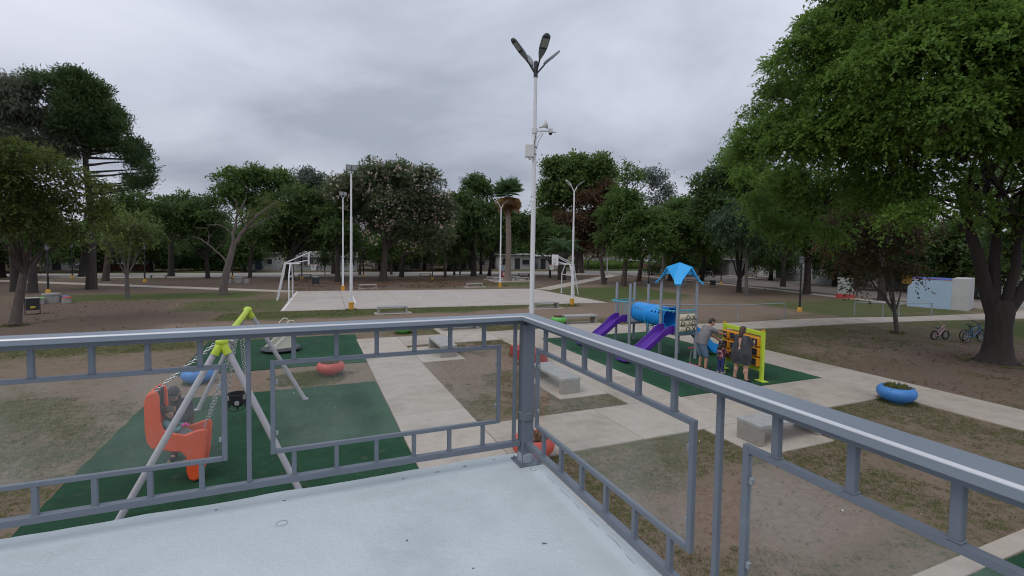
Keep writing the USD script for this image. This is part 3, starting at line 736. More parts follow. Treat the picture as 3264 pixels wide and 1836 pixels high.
# artificial turf
def turf(label, x0, x1, y0, y1):
    nx, ny_ = int((x1 - x0) / 0.18) + 1, int((y1 - y0) / 0.18) + 1
    X, Y = np.meshgrid(np.linspace(x0, x1, nx + 1), np.linspace(y0, y1, ny_ + 1), indexing='ij')
    Z = 0.022 + (meshkit.fbm(np.stack([X, Y, 0 * X], -1) * 3.1, 3, 9) - 0.5) * 0.012
    jit = (meshkit.noise(np.stack([X, Y, 0 * X], -1) * 5.3, 4) - 0.5) * 0.04
    X = X + jit * ((np.arange(nx + 1) == 0) | (np.arange(nx + 1) == nx))[:, None]
    Y = Y + jit * ((np.arange(ny_ + 1) == 0) | (np.arange(ny_ + 1) == ny_))[None]
    v = np.stack([X, Y, Z], -1).reshape(-1, 3)
    i, j = np.meshgrid(np.arange(nx), np.arange(ny_), indexing='ij'); m = ny_ + 1
    q = np.stack([i * m + j, (i + 1) * m + j, (i + 1) * m + j + 1, i * m + j + 1], -1).reshape(-1, 4)
    ring = np.r_[np.arange(m), np.arange(1, nx + 1) * m + ny_, (nx * m + np.arange(ny_ - 1, -1, -1)), np.arange(nx - 1, 0, -1) * m]
    low = v[ring] * V(1, 1, 0) + V(0, 0, -0.02); k = len(ring); b = len(v)
    f2 = []
    for a in range(k):
        c = (a + 1) % k
        f2 += [[ring[a], ring[c], b + c], [ring[a], b + c, b + a]]
    return top('artificial_turf', (np.vstack([v, low]), np.vstack([q[:, [0, 1, 2]], q[:, [0, 2, 3]], np.array(f2)])), 'turf', label, kind='structure', smooth=35)


turf('dark green artificial turf mat under the swing set', -5.1, 0.36, 0.3, 11.2)
turf('dark green artificial turf mat under the spinner', -5.1, 0.42, 13.72, 19.03)
turf('dark green artificial turf mat under the play tower', 7.79, 13.4, 6.96, 15.44)
turf('dark green artificial turf corner at the lower right', 2.62, 13.4, -6.0, 0.05)

# real blades, tufts and fallen leaves
def in_rects(x, y, rects):
    r = np.zeros(len(x), bool)
    for a, b, c, d in rects:
        r |= (x > a) & (x < b) & (y > c) & (y < d)
    return r


def blades(n, x0, x1, y0, y1, h, seed, thresh=0.5, avoid=()):
    g = np.random.RandomState(seed)
    x, y = g.uniform(x0, x1, n), g.uniform(y0, y1, n)
    cov = ground_cover(x, y)[0] + (meshkit.fbm(np.stack([x, y, 0 * x], -1) * 1.6, 4, 77) - 0.5) * 0.5
    ok = (cov > thresh) & ~in_rects(x, y, avoid)
    x, y = x[ok], y[ok]
    k = 5
    x, y = np.repeat(x, k) + g.normal(0, 0.022, len(x) * k), np.repeat(y, k) + g.normal(0, 0.022, len(y) * k)
    m = len(x); a = g.uniform(0, 6.283, m); hh = h * g.uniform(0.5, 1.3, m); w = g.uniform(0.003, 0.006, m) * (h / 0.035) ** 0.5
    lean = g.normal(0, 0.6, (m, 2)) * hh[:, None]
    b0 = np.stack([x - w * np.cos(a), y - w * np.sin(a), np.full(m, -0.012)], 1); b1 = np.stack([x + w * np.cos(a), y + w * np.sin(a), np.full(m, -0.012)], 1)
    t = np.stack([x + lean[:, 0], y + lean[:, 1], hh], 1)
    return np.stack([b0, b1, t], 1).reshape(-1, 3), np.arange(3 * m).reshape(-1, 3)


def ring_tufts(cx, cy, r, n, h, seed):
    q = np.random.RandomState(seed)
    a = q.uniform(0, 6.283, n); rr = r * q.uniform(0.85, 1.25, n)
    x, y = np.repeat(cx + rr * np.cos(a), 9), np.repeat(cy + rr * np.sin(a), 9)
    m = len(x); x, y = x + q.normal(0, 0.03, m), y + q.normal(0, 0.03, m)
    b = q.uniform(0, 6.283, m); hh = h * q.uniform(0.4, 1.3, m); w = 0.006
    b0 = np.stack([x - w * np.cos(b), y - w * np.sin(b), np.full(m, -0.01)], 1); b1 = np.stack([x + w * np.cos(b), y + w * np.sin(b), np.full(m, -0.01)], 1)
    t = np.stack([x + q.normal(0, 0.5, m) * hh, y + q.normal(0, 0.5, m) * hh, hh], 1)
    return np.stack([b0, b1, t], 1).reshape(-1, 3), np.arange(3 * m).reshape(-1, 3)


TUFTS = [(-0.83, 12.42, 0.3, 60, 0.09, 1), (-4.33, 12.75, 0.3, 50, 0.09, 2), (12.98, 4.62, 0.34, 70, 0.08, 3), (10.42, 18.72, 0.32, 50, 0.08, 4), (2.47, 18.7, 0.32, 50, 0.08, 5), (21.9, 6.2, 1.0, 90, 0.12, 6), (25.3, 11.3, 0.25, 40, 0.12, 7), (-13.85, 25.9, 0.4, 50, 0.12, 8), (0.9, 27.3, 0.25, 40, 0.12, 9), (15.15, 25.5, 0.25, 40, 0.12, 10), (5.35, 11.6, 0.3, 40, 0.08, 11)]
plots = [(6.62, 8.76, 3.46, 4.95), (2.08, 3.63, 12.97, 15.45), (4.62, 6.1, 7.87, 10.5)]
top('grass', cat(blades(22000, 2.65, 13.35, 0.36, 4.9, 0.026, 1, 0.38, plots), blades(17000, 2.12, 6.06, 6.98, 15.8, 0.026, 2, 0.38, plots), blades(20000, -12, -5.15, 3.2, 12.5, 0.03, 3, 0.42), blades(7000, -5.1, 0.3, 11.3, 13.65, 0.034, 4, 0.44),
                 blades(9000, 15.45, 24, 3, 14, 0.04, 5, 0.5), *[ring_tufts(*r_) for r_ in TUFTS], blades(8000, -12, 10, 17.85, 20.6, 0.045, 6, 0.5), blades(7000, -9, 19, 25, 27.6, 0.05, 7, 0.5)), 'grass_blade', 'short thin grass growing in patches on the bare earth', kind='stuff')


def litter(n, x0, x1, y0, y1, s, seed):
    g = np.random.RandomState(seed)
    x, y = g.uniform(x0, x1, n), g.uniform(y0, y1, n)
    dens = meshkit.fbm(np.stack([x, y, 0 * x], -1) * 0.5, 3, seed) > 0.42
    x, y = x[dens], y[dens]; m = len(x)
    a = g.uniform(0, 6.283, m); L = s * g.uniform(0.6, 1.4, m); tilt = g.uniform(0.05, 0.5, m)
    d = np.stack([np.cos(a), np.sin(a), tilt], 1) * L[:, None]; e = np.stack([-np.sin(a), np.cos(a), g.normal(0, 0.3, m)], 1) * (0.35 * L)[:, None]
    c = np.stack([x, y, np.full(m, 0.012)], 1)
    v = np.stack([c, c + d / 2 + e, c + d, c + d / 2 - e], 1).reshape(-1, 3)
    k = np.arange(m) * 4
    return v, np.vstack([np.stack([k, k + 1, k + 2], 1), np.stack([k, k + 2, k + 3], 1)])


top('fallen_leaves', cat(litter(9000, -3, 17, 41, 52, 0.14, 31), litter(1800, 15.6, 26, 3.5, 13.5, 0.09, 33), litter(900, 2.7, 13.3, 0.4, 4.9, 0.045, 34), litter(500, 2.1, 6.0, 7, 15.8, 0.05, 35), litter(1500, -20, -4, 21, 37, 0.11, 36)), 'leaf_litter', 'dry brown fallen leaves scattered over the park ground', kind='stuff')
top('petals', cat(litter(34, 2.7, 13.3, 0.4, 4.9, 0.035, 41), litter(26, -5, 0.3, 3, 11, 0.04, 42), litter(16, 2.1, 6, 7, 15, 0.035, 43)), 'petal', 'pale withered petals and scraps lying on grass and turf', kind='stuff')

# ================================================================== viewing platform and its railing
FZ = 2.475
g = np.random.RandomState(4)
ex = np.linspace(-9, 0.095, 90)
ey = 0.148 + (meshkit.fbm(np.stack([ex * 3.2, 0 * ex, 0 * ex], -1), 5, 2) - 0.5) * 0.06
ys = np.linspace(0.12, -9, 90)
xs = 0.098 + (meshkit.fbm(np.stack([ys * 3.2, 0 * ys + 9, 0 * ys], -1), 4, 2) - 0.5) * 0.03
outline = list(zip(ex[:-1], ey[:-1])) + list(zip(xs, ys)) + [(-9, -9)]
plat = thing('viewing_platform', 'raised platform with worn pale blue painted concrete floor in the foreground', 'platform')
pv, pf = extrude(Polygon(outline).buffer(0), 0.13, 'xy', FZ - 0.13)
part(plat, 'floor', (pv, pf), 'deck_paint')
part(plat, 'wall', cat(box((-4.46, 0.02, (FZ - 0.13) / 2 - 0.002), (9.0, 0.16, FZ - 0.126)), box((-0.02, -4.5, (FZ - 0.13) / 2 - 0.002), (0.16, 8.84, FZ - 0.126))), 'deck_wall')


def flat_patch(cx, cy, r, seed, z=0.0012, elong=1.0, ang=0.0):
    q = np.random.RandomState(seed)
    a = np.linspace(0, 2 * np.pi, 12)[:-1]
    rr = 0.6 * r * q.uniform(0.45, 1.2, 11)
    x, y = rr * np.cos(a) * elong, rr * np.sin(a)
    c, s = math.cos(ang), math.sin(ang)
    return extrude(Polygon(np.stack([cx + c * x - s * y, cy + s * x + c * y], 1)).buffer(0), z, 'xy', FZ + 0.0005)


for k, (cx, cy, r, el, an) in enumerate([(-2.62, -0.70, 0.014, 2.2, 0.4), (-0.95, -0.62, 0.012, 1.5, 1.0), (-0.30, -0.90, 0.013, 2.0, -0.4), (-1.55, 0.03, 0.010, 1.6, 0), (-0.42, 0.075, 0.013, 1.8, 0), (-0.62, 0.06, 0.009, 3.0, 0), (-0.20, 0.10, 0.008, 1.4, 0), (-1.9, 0.06, 0.010, 1.6, 0), (-0.85, 0.045, 0.008, 3, 0), (-0.7, -0.95, 0.008, 1.6, 0.3), (-1.2, -1.1, 0.01, 1.5, 1.2), (-1.0, -1.25, 0.012, 1.4, 0.6)]):
    part(plat, 'paint_chip', flat_patch(cx, cy, r, 50 + k, elong=el, ang=an), 'deck_chip')
part(plat, 'cast_ring', move(_torus(0.028, 0.0013, 24, 5), (-1.55, -0.22, FZ + 0.0012)), 'deck_crack')
part(plat, 'cast_ring', move(_torus(0.022, 0.0018, 24, 5), (0.0, -0.135, FZ + 0.0012)), 'deck_crack')
cy_ = np.linspace(-0.09, -1.55, 60)
cx_ = 0.042 + (meshkit.fbm(np.stack([cy_ * 6, 0 * cy_, 0 * cy_], -1), 4, 6) - 0.5) * 0.035
for a_ in range(0, 58, 7):
    part(plat, 'crack', line_mesh(np.stack([cx_, cy_], 1)[a_:a_ + 4 + a_ % 3], 0.0028, FZ + 0.0012), 'deck_crack')

rail = thing('railing', 'grey painted steel railing with glass panels round the platform corner', 'railing')


def corner_sweep(prof, L=8.5):
    """A profile (offset towards the platform side is negative, z) swept along the left rail, round the corner and down the right rail, mitred."""
    p = np.asarray(prof, float); n = len(p)
    a = np.c_[np.full(n, -L), p[:, 0], p[:, 1]]; b = np.c_[p[:, 0], p[:, 0], p[:, 1]]; c = np.c_[p[:, 0], np.full(n, -L), p[:, 1]]
    v = np.vstack([a, b, c]); f = []
    for l in (0, n):
        for k in range(n):
            i, j = l + k, l + (k + 1) % n
            f += [[i, j, j + n], [i, j + n, i + n]]
    return v, np.array(f)


part(rail, 'handrail', corner_sweep([(-0.070, 3.493), (-0.0735, 3.496), (-0.0735, 3.5212), (-0.0690, 3.5265), (0.0270, 3.5300), (0.031, 3.526), (0.031, 3.493)]), 'handrail_metal')
part(rail, 'edge_trim', corner_sweep([(-0.0738, 3.5185), (-0.0744, 3.5212), (-0.0698, 3.5268), (-0.0670, 3.5274), (-0.0675, 3.5262), (-0.0730, 3.5195)]), 'edge_trim', smooth=30)  # added thin strip, the bright reflection line of the bevel put into its colour
part(rail, 'top_tube', corner_sweep([(-0.02, 3.462), (-0.02, 3.4935), (0.02, 3.4935), (0.02, 3.462)]), 'rail_paint')
LX = lambda s, q=0.0: V(-s, q)
RX = lambda s, q=0.0: V(q, -s)


def upright(pt, w, z0, z1, b=0.0025):
    return box((pt[0], pt[1], (z0 + z1) / 2), (w, w, z1 - z0), b)


for side, P, off, pitch, sp, mull in (('left', LX, 0.0, 1.635, 0.2343, 0.0915), ('right', RX, -0.034, 1.672, 0.2385, 0.06)):
    L = 8.5
    part(rail, 'bottom_rail', barbox((*P(0.044), 2.6175), (*P(L), 2.6175), 0.04, 0.039, bev=0.003), 'rail_paint')
    for k in range(5 if side == 'left' else 4):
        s0, s1 = 0.2115 + off + k * pitch, 0.2115 + off + k * pitch + (1.393 if side == 'left' else 1.415)
        fr = [upright(P(s0), 0.025, 2.779, 3.322), upright(P(s1), 0.025, 2.779, 3.322), barbox((*P(s0 + 0.0125), 3.3095), (*P(s1 - 0.0125), 3.3095), 0.0245, 0.0245, bev=0.002), barbox((*P(s0 + 0.0125), 2.7915), (*P(s1 - 0.0125), 2.7915), 0.0245, 0.0245, bev=0.002)]
        part(rail, 'panel_frame', cat(*fr), 'rail_paint')
        a, b = P(s0 + 0.0125), P(s1 - 0.0125)
        part(rail, 'glass_pane', barbox((*a, 3.0505), (*b, 3.0505), 0.005, 0.493), 'pane_glass')
        for sc_, e_ in ((s0, 1), (s1, -1)):
            for zc_ in (2.90, 3.20):
                part(rail, 'pane_clip', box((*P(sc_ + e_ * 0.020), zc_), (0.016, 0.016, 0.026), 0.003), 'bolt_steel')
        for j in range(6):
            s = s0 + (0.111 if side == 'left' else 0.1105) + j * sp
            wq = g.uniform(0.0295, 0.033, 2)
            part(rail, 'baluster', cat(upright(P(s), 0.025, 2.637, 2.779), box((*P(s), 2.639), (wq[0], wq[0], 0.004), 0.0015)), 'rail_paint')
            part(rail, 'baluster', cat(upright(P(s), 0.025, 3.322, 3.462), box((*P(s), 3.324), (wq[1], wq[1], 0.004), 0.0015)), 'rail_paint')
        if side == 'left' or k > 0:
            part(rail, 'mullion', upright(P(mull + k * pitch) if side == 'left' else P(1.7245 + (k - 1) * pitch), 0.023, 2.637, 3.462), 'rail_paint')
post = part(rail, 'corner_post', box((0.0, 0.0, (FZ + 3.462) / 2 + 0.004), (0.086, 0.086, 3.462 - FZ - 0.008), 0.005), 'rail_paint')
bp = part(post, 'base_plate', box((0.006, -0.004, FZ + 0.0045), (0.17, 0.17, 0.008), 0.002), 'rail_paint')
for a in (-1, 1):
    for b in (-1, 1):
        part(post, 'bolt', cat(cyl((0.006 + a * 0.066, -0.004 + b * 0.066, FZ + 0.008), (0.006 + a * 0.066, -0.004 + b * 0.066, FZ + 0.018), 0.008, n=6), cyl((0.006 + a * 0.066, -0.004 + b * 0.066, FZ + 0.017), (0.006 + a * 0.066, -0.004 + b * 0.066, FZ + 0.026), 0.0045, n=8)), 'bolt_steel')

# ================================================================== trees
def rand_dirs(g, n):
    d = g.normal(size=(n, 3))
    return d / np.linalg.norm(d, axis=1, keepdims=True)


def leaf_quads(pos, axis, L, W, g, fold=0.25, level=0.0):
    """Pointed leaves: two triangles each, bent along the middle, growing from pos along axis."""
    n = len(pos)
    axis = axis / np.linalg.norm(axis, axis=1, keepdims=True)
    s = np.cross(axis, rand_dirs(g, n) * (1 - level) + V(0, 0, 1) * level); s /= np.linalg.norm(s, axis=1, keepdims=True) + 1e-9
    u = np.cross(axis, s)
    a = pos; b = pos + axis * (L * 0.5)[:, None] + s * W[:, None] + u * (fold * W)[:, None]
    c = pos + axis * L[:, None]; d = pos + axis * (L * 0.5)[:, None] - s * W[:, None] + u * (fold * W)[:, None]
    v = np.stack([a, b, c, d], 1).reshape(-1, 3)
    k = np.arange(n) * 4
    return v, np.vstack([np.stack([k, k + 1, k + 2], 1), np.stack([k, k + 2, k + 3], 1)])


STYLES = {  # leaf material, bark, leaf length, width ratio, sprays per square metre of clump, leaves per spray, droop, spread
    'big': ('leaf_big', 'bark_big', 0.140, 0.30, 41, 11, 0.50, 0.36),
    'dark': ('leaf_dark', 'bark_dark', 0.26, 0.34, 11, 9, 0.30, 0.42),
    'mid': ('leaf_mid', 'bark', 0.25, 0.34, 11, 9, 0.25, 0.42),
    'poplar': ('leaf_poplar', 'bark_grey', 0.40, 0.40, 8, 7, 0.1, 0.55),
    'grey': ('leaf_grey', 'bark_grey', 0.30, 0.28, 4.6, 6, 0.2, 0.5),
    'greyg': ('leaf_grey', 'bark', 0.32, 0.32, 9, 7, 0.2, 0.48),
    'cedar': ('leaf_cedar', 'bark_grey', 0.30, 0.16, 16, 8, 0.7, 0.4),
    'red': ('leaf_red', 'bark_grey', 0.17, 0.34, 24, 8, 0.5, 0.3),
    'brown': ('leaf_brown', 'bark_dark', 0.34, 0.26, 11, 8, 0.55, 0.45),
    'pink': ('leaf_pink', 'bark', 0.22, 0.34, 13, 9, 0.15, 0.40),
    'sparse': ('leaf_olive', 'bark_bare', 0.20, 0.30, 8, 6, 0.3, 0.3),
    'light': ('leaf_light', 'bark_grey', 0.22, 0.32, 14, 7, 0.3, 0.32),
    'olive': ('leaf_olive', 'bark', 0.16, 0.32, 20, 10, 0.45, 0.30),
    'weep': ('leaf_weep', 'bark_dark', 0.42, 0.10, 18, 9, 1.3, 0.32),
    'pine': ('leaf_pine', 'bark_dark', 0.34, 0.13, 30, 10, -0.3, 0.34),
    'yellow': ('leaf_yellow', 'bark', 0.22, 0.4, 11, 7, 0.2, 0.35),
}


def crown_mesh(blobs, style, seed, dens=1.0):
    _, _, L0, wr, per, k, droop, spread = STYLES[style]
    g = np.random.RandomState(seed)
    flat = {'pine': 0.95, 'cedar': 0.55, 'big': 0.72}.get(style, 0.85)
    P, A, S, TW = [], [], [], []
    for (x, y, z, r) in blobs:
        m = int(np.clip(7 + 3.0 * r, 7, 16))
        sub = rand_dirs(g, m * 2)
        sub = sub[np.argsort(-sub[:, 2] + g.normal(0, 0.55, m * 2))[:m]]
        sr = r * g.uniform(0.34, 0.54, m)
        sc = V(x, y, z) + sub * (r * g.uniform(0.42, 0.86, m))[:, None] * V(1, 1, 0.85)
        for c, q in zip(sc, sr):
            if g.rand() < 0.10:
                continue
            o = V(x, y, z - 0.3 * r)
            mid = (o + c) / 2 + g.normal(0, 0.12 * r, 3)
            TW.append(tube([o, mid, c + (c - o) * 0.25], [0.016 + 0.012 * r, 0.012 + 0.006 * r, 0.004], 4, cap=False))
            n = max(5, int(per * dens * 4 * math.pi * q * q * 0.40))
            d = rand_dirs(g, n)
            d[:, 2] = np.where((d[:, 2] < -0.25) & (g.rand(n) < 0.7), -d[:, 2], d[:, 2])
            lump = 0.72 + 0.6 * meshkit.noise(d * 2.1 + g.uniform(0, 50, 3), seed)
            p = c + d * (q * lump * g.uniform(0.55, 1.1, n) ** 0.5)[:, None] * V(1, 1, flat)
            P.append(p); A.append(d * 0.7 + sub[0] * 0); S.append(np.full(n, min(1.25, 0.75 + 0.25 * r / 1.5)))
        n = max(8, int(per * dens * 4 * math.pi * r * r * 0.06))          # inner leaves, in the shade of the outer clumps
        d = rand_dirs(g, n)
        P.append(V(x, y, z) + d * (r * 0.75 * g.rand(n) ** 0.4)[:, None]); A.append(d); S.append(np.ones(n))
    P, A, S = np.vstack(P), np.vstack(A), np.concatenate(S)
    n = len(P)
    if style in ('pine', 'weep', 'poplar', 'grey', 'greyg'):
        P = np.repeat(P, k, 0) + g.normal(0, 1, (n * k, 3)) * (L0 * spread * 2.2) * V(1, 1, 0.75)
        A = np.repeat(A, k, 0) + rand_dirs(g, n * k) * 0.85 + V(0, 0, -droop)
    else:                                       # leaflets along drooping twigs
        D = A * V(1, 1, 0.6) + rand_dirs(g, n) * 0.55
        D = np.repeat(D / np.linalg.norm(D, axis=1, keepdims=True), k, 0)
        t = np.tile(np.linspace(0.0, 1.0, k), n)[:, None] + g.normal(0, 0.06, (n * k, 1))
        R = np.repeat(L0 * 3.4 * g.uniform(0.6, 1.3, n), k)[:, None]
        P = np.repeat(P, k, 0) + D * t * R + V(0, 0, -1) * (droop + 0.2) * 0.6 * R * t ** 2 + g.normal(0, 0.16 * L0, (n * k, 3))
        A = D * 0.7 + rand_dirs(g, n * k) * 0.8 + V(0, 0, -droop * 0.8)
    L = L0 * g.uniform(0.6, 1.25, n * k) * np.repeat(S, k)
    return leaf_quads(P, A, L, L * wr, g, 0.2, 0.0 if style in ('weep', 'pine') else 0.62), (cat(*TW) if TW else None)


def limb(a, b, ra, rb, g, n=6, wob=0.07, sag=0.0, sides=8):
    t = np.linspace(0, 1, n)[:, None]
    a, b = np.asarray(a, float), np.asarray(b, float)
    Lg = np.linalg.norm(b - a)
    off = np.cumsum(g.normal(0, wob * Lg / n, (n, 3)), 0) * np.sin(t * math.pi)
    p = a + (b - a) * t + off + V(0, 0, 1) * (sag * Lg * np.sin(t * math.pi))
    return tube(p, ra + (rb - ra) * t[:, 0] ** 0.8, sides), p


def trunk_mesh(base, r, fork, blobs, g, lean=None, flare=1.45, limbs=9, sides=12, cap=0.75):
    b = V(base[0], base[1], -0.06)
    cen = np.average(np.array(blobs)[:, :3], axis=0, weights=np.array(blobs)[:, 3] ** 2)
    f = V(base[0], base[1], fork) + (V(*lean, 0) if lean else V(*(np.clip((cen[:2] - base) * 0.12, -0.5, 0.5)), 0))
    z = np.array([0, 0.12, 0.35, 0.6, 0.85, 1.0])
    w = np.r_[flare, 1.18, 1.02, 0.95, 0.9, 0.86] * r
    p = b + (f - b) * z[:, None] + np.cumsum(g.normal(0, 0.05 * r, (6, 3)), 0) * V(1, 1, 0)
    ms = [tube(p, w, sides)]
    f = p[-1]
    order = np.argsort(-np.array(blobs)[:, 3])
    used = [blobs[i] for i in order[:limbs]]
    for i, q in enumerate(used):
        tgt = V(*q[:3]) - V(0, 0, q[3] * 0.25)
        if tgt[2] < fork + 0.3:
            tgt = tgt + V(0, 0, q[3] * 0.5)
        ra = r * (0.62 if i < 3 else 0.42)
        m, pl = limb(f - V(0, 0, 0.1 * r), f + (tgt - f) * cap, ra, ra * 0.22, g, 7, 0.10, 0.05)
        ms.append(m)
        for _ in range(2):
            s = pl[g.randint(2, 6)]
            e = s + (tgt - s) * 0.5 + rand_dirs(g, 1)[0] * q[3] * 0.75
            ms.append(limb(s, e, ra * 0.28, ra * 0.08, g, 5, 0.10, 0.04, 6)[0])
    return cat(*ms)


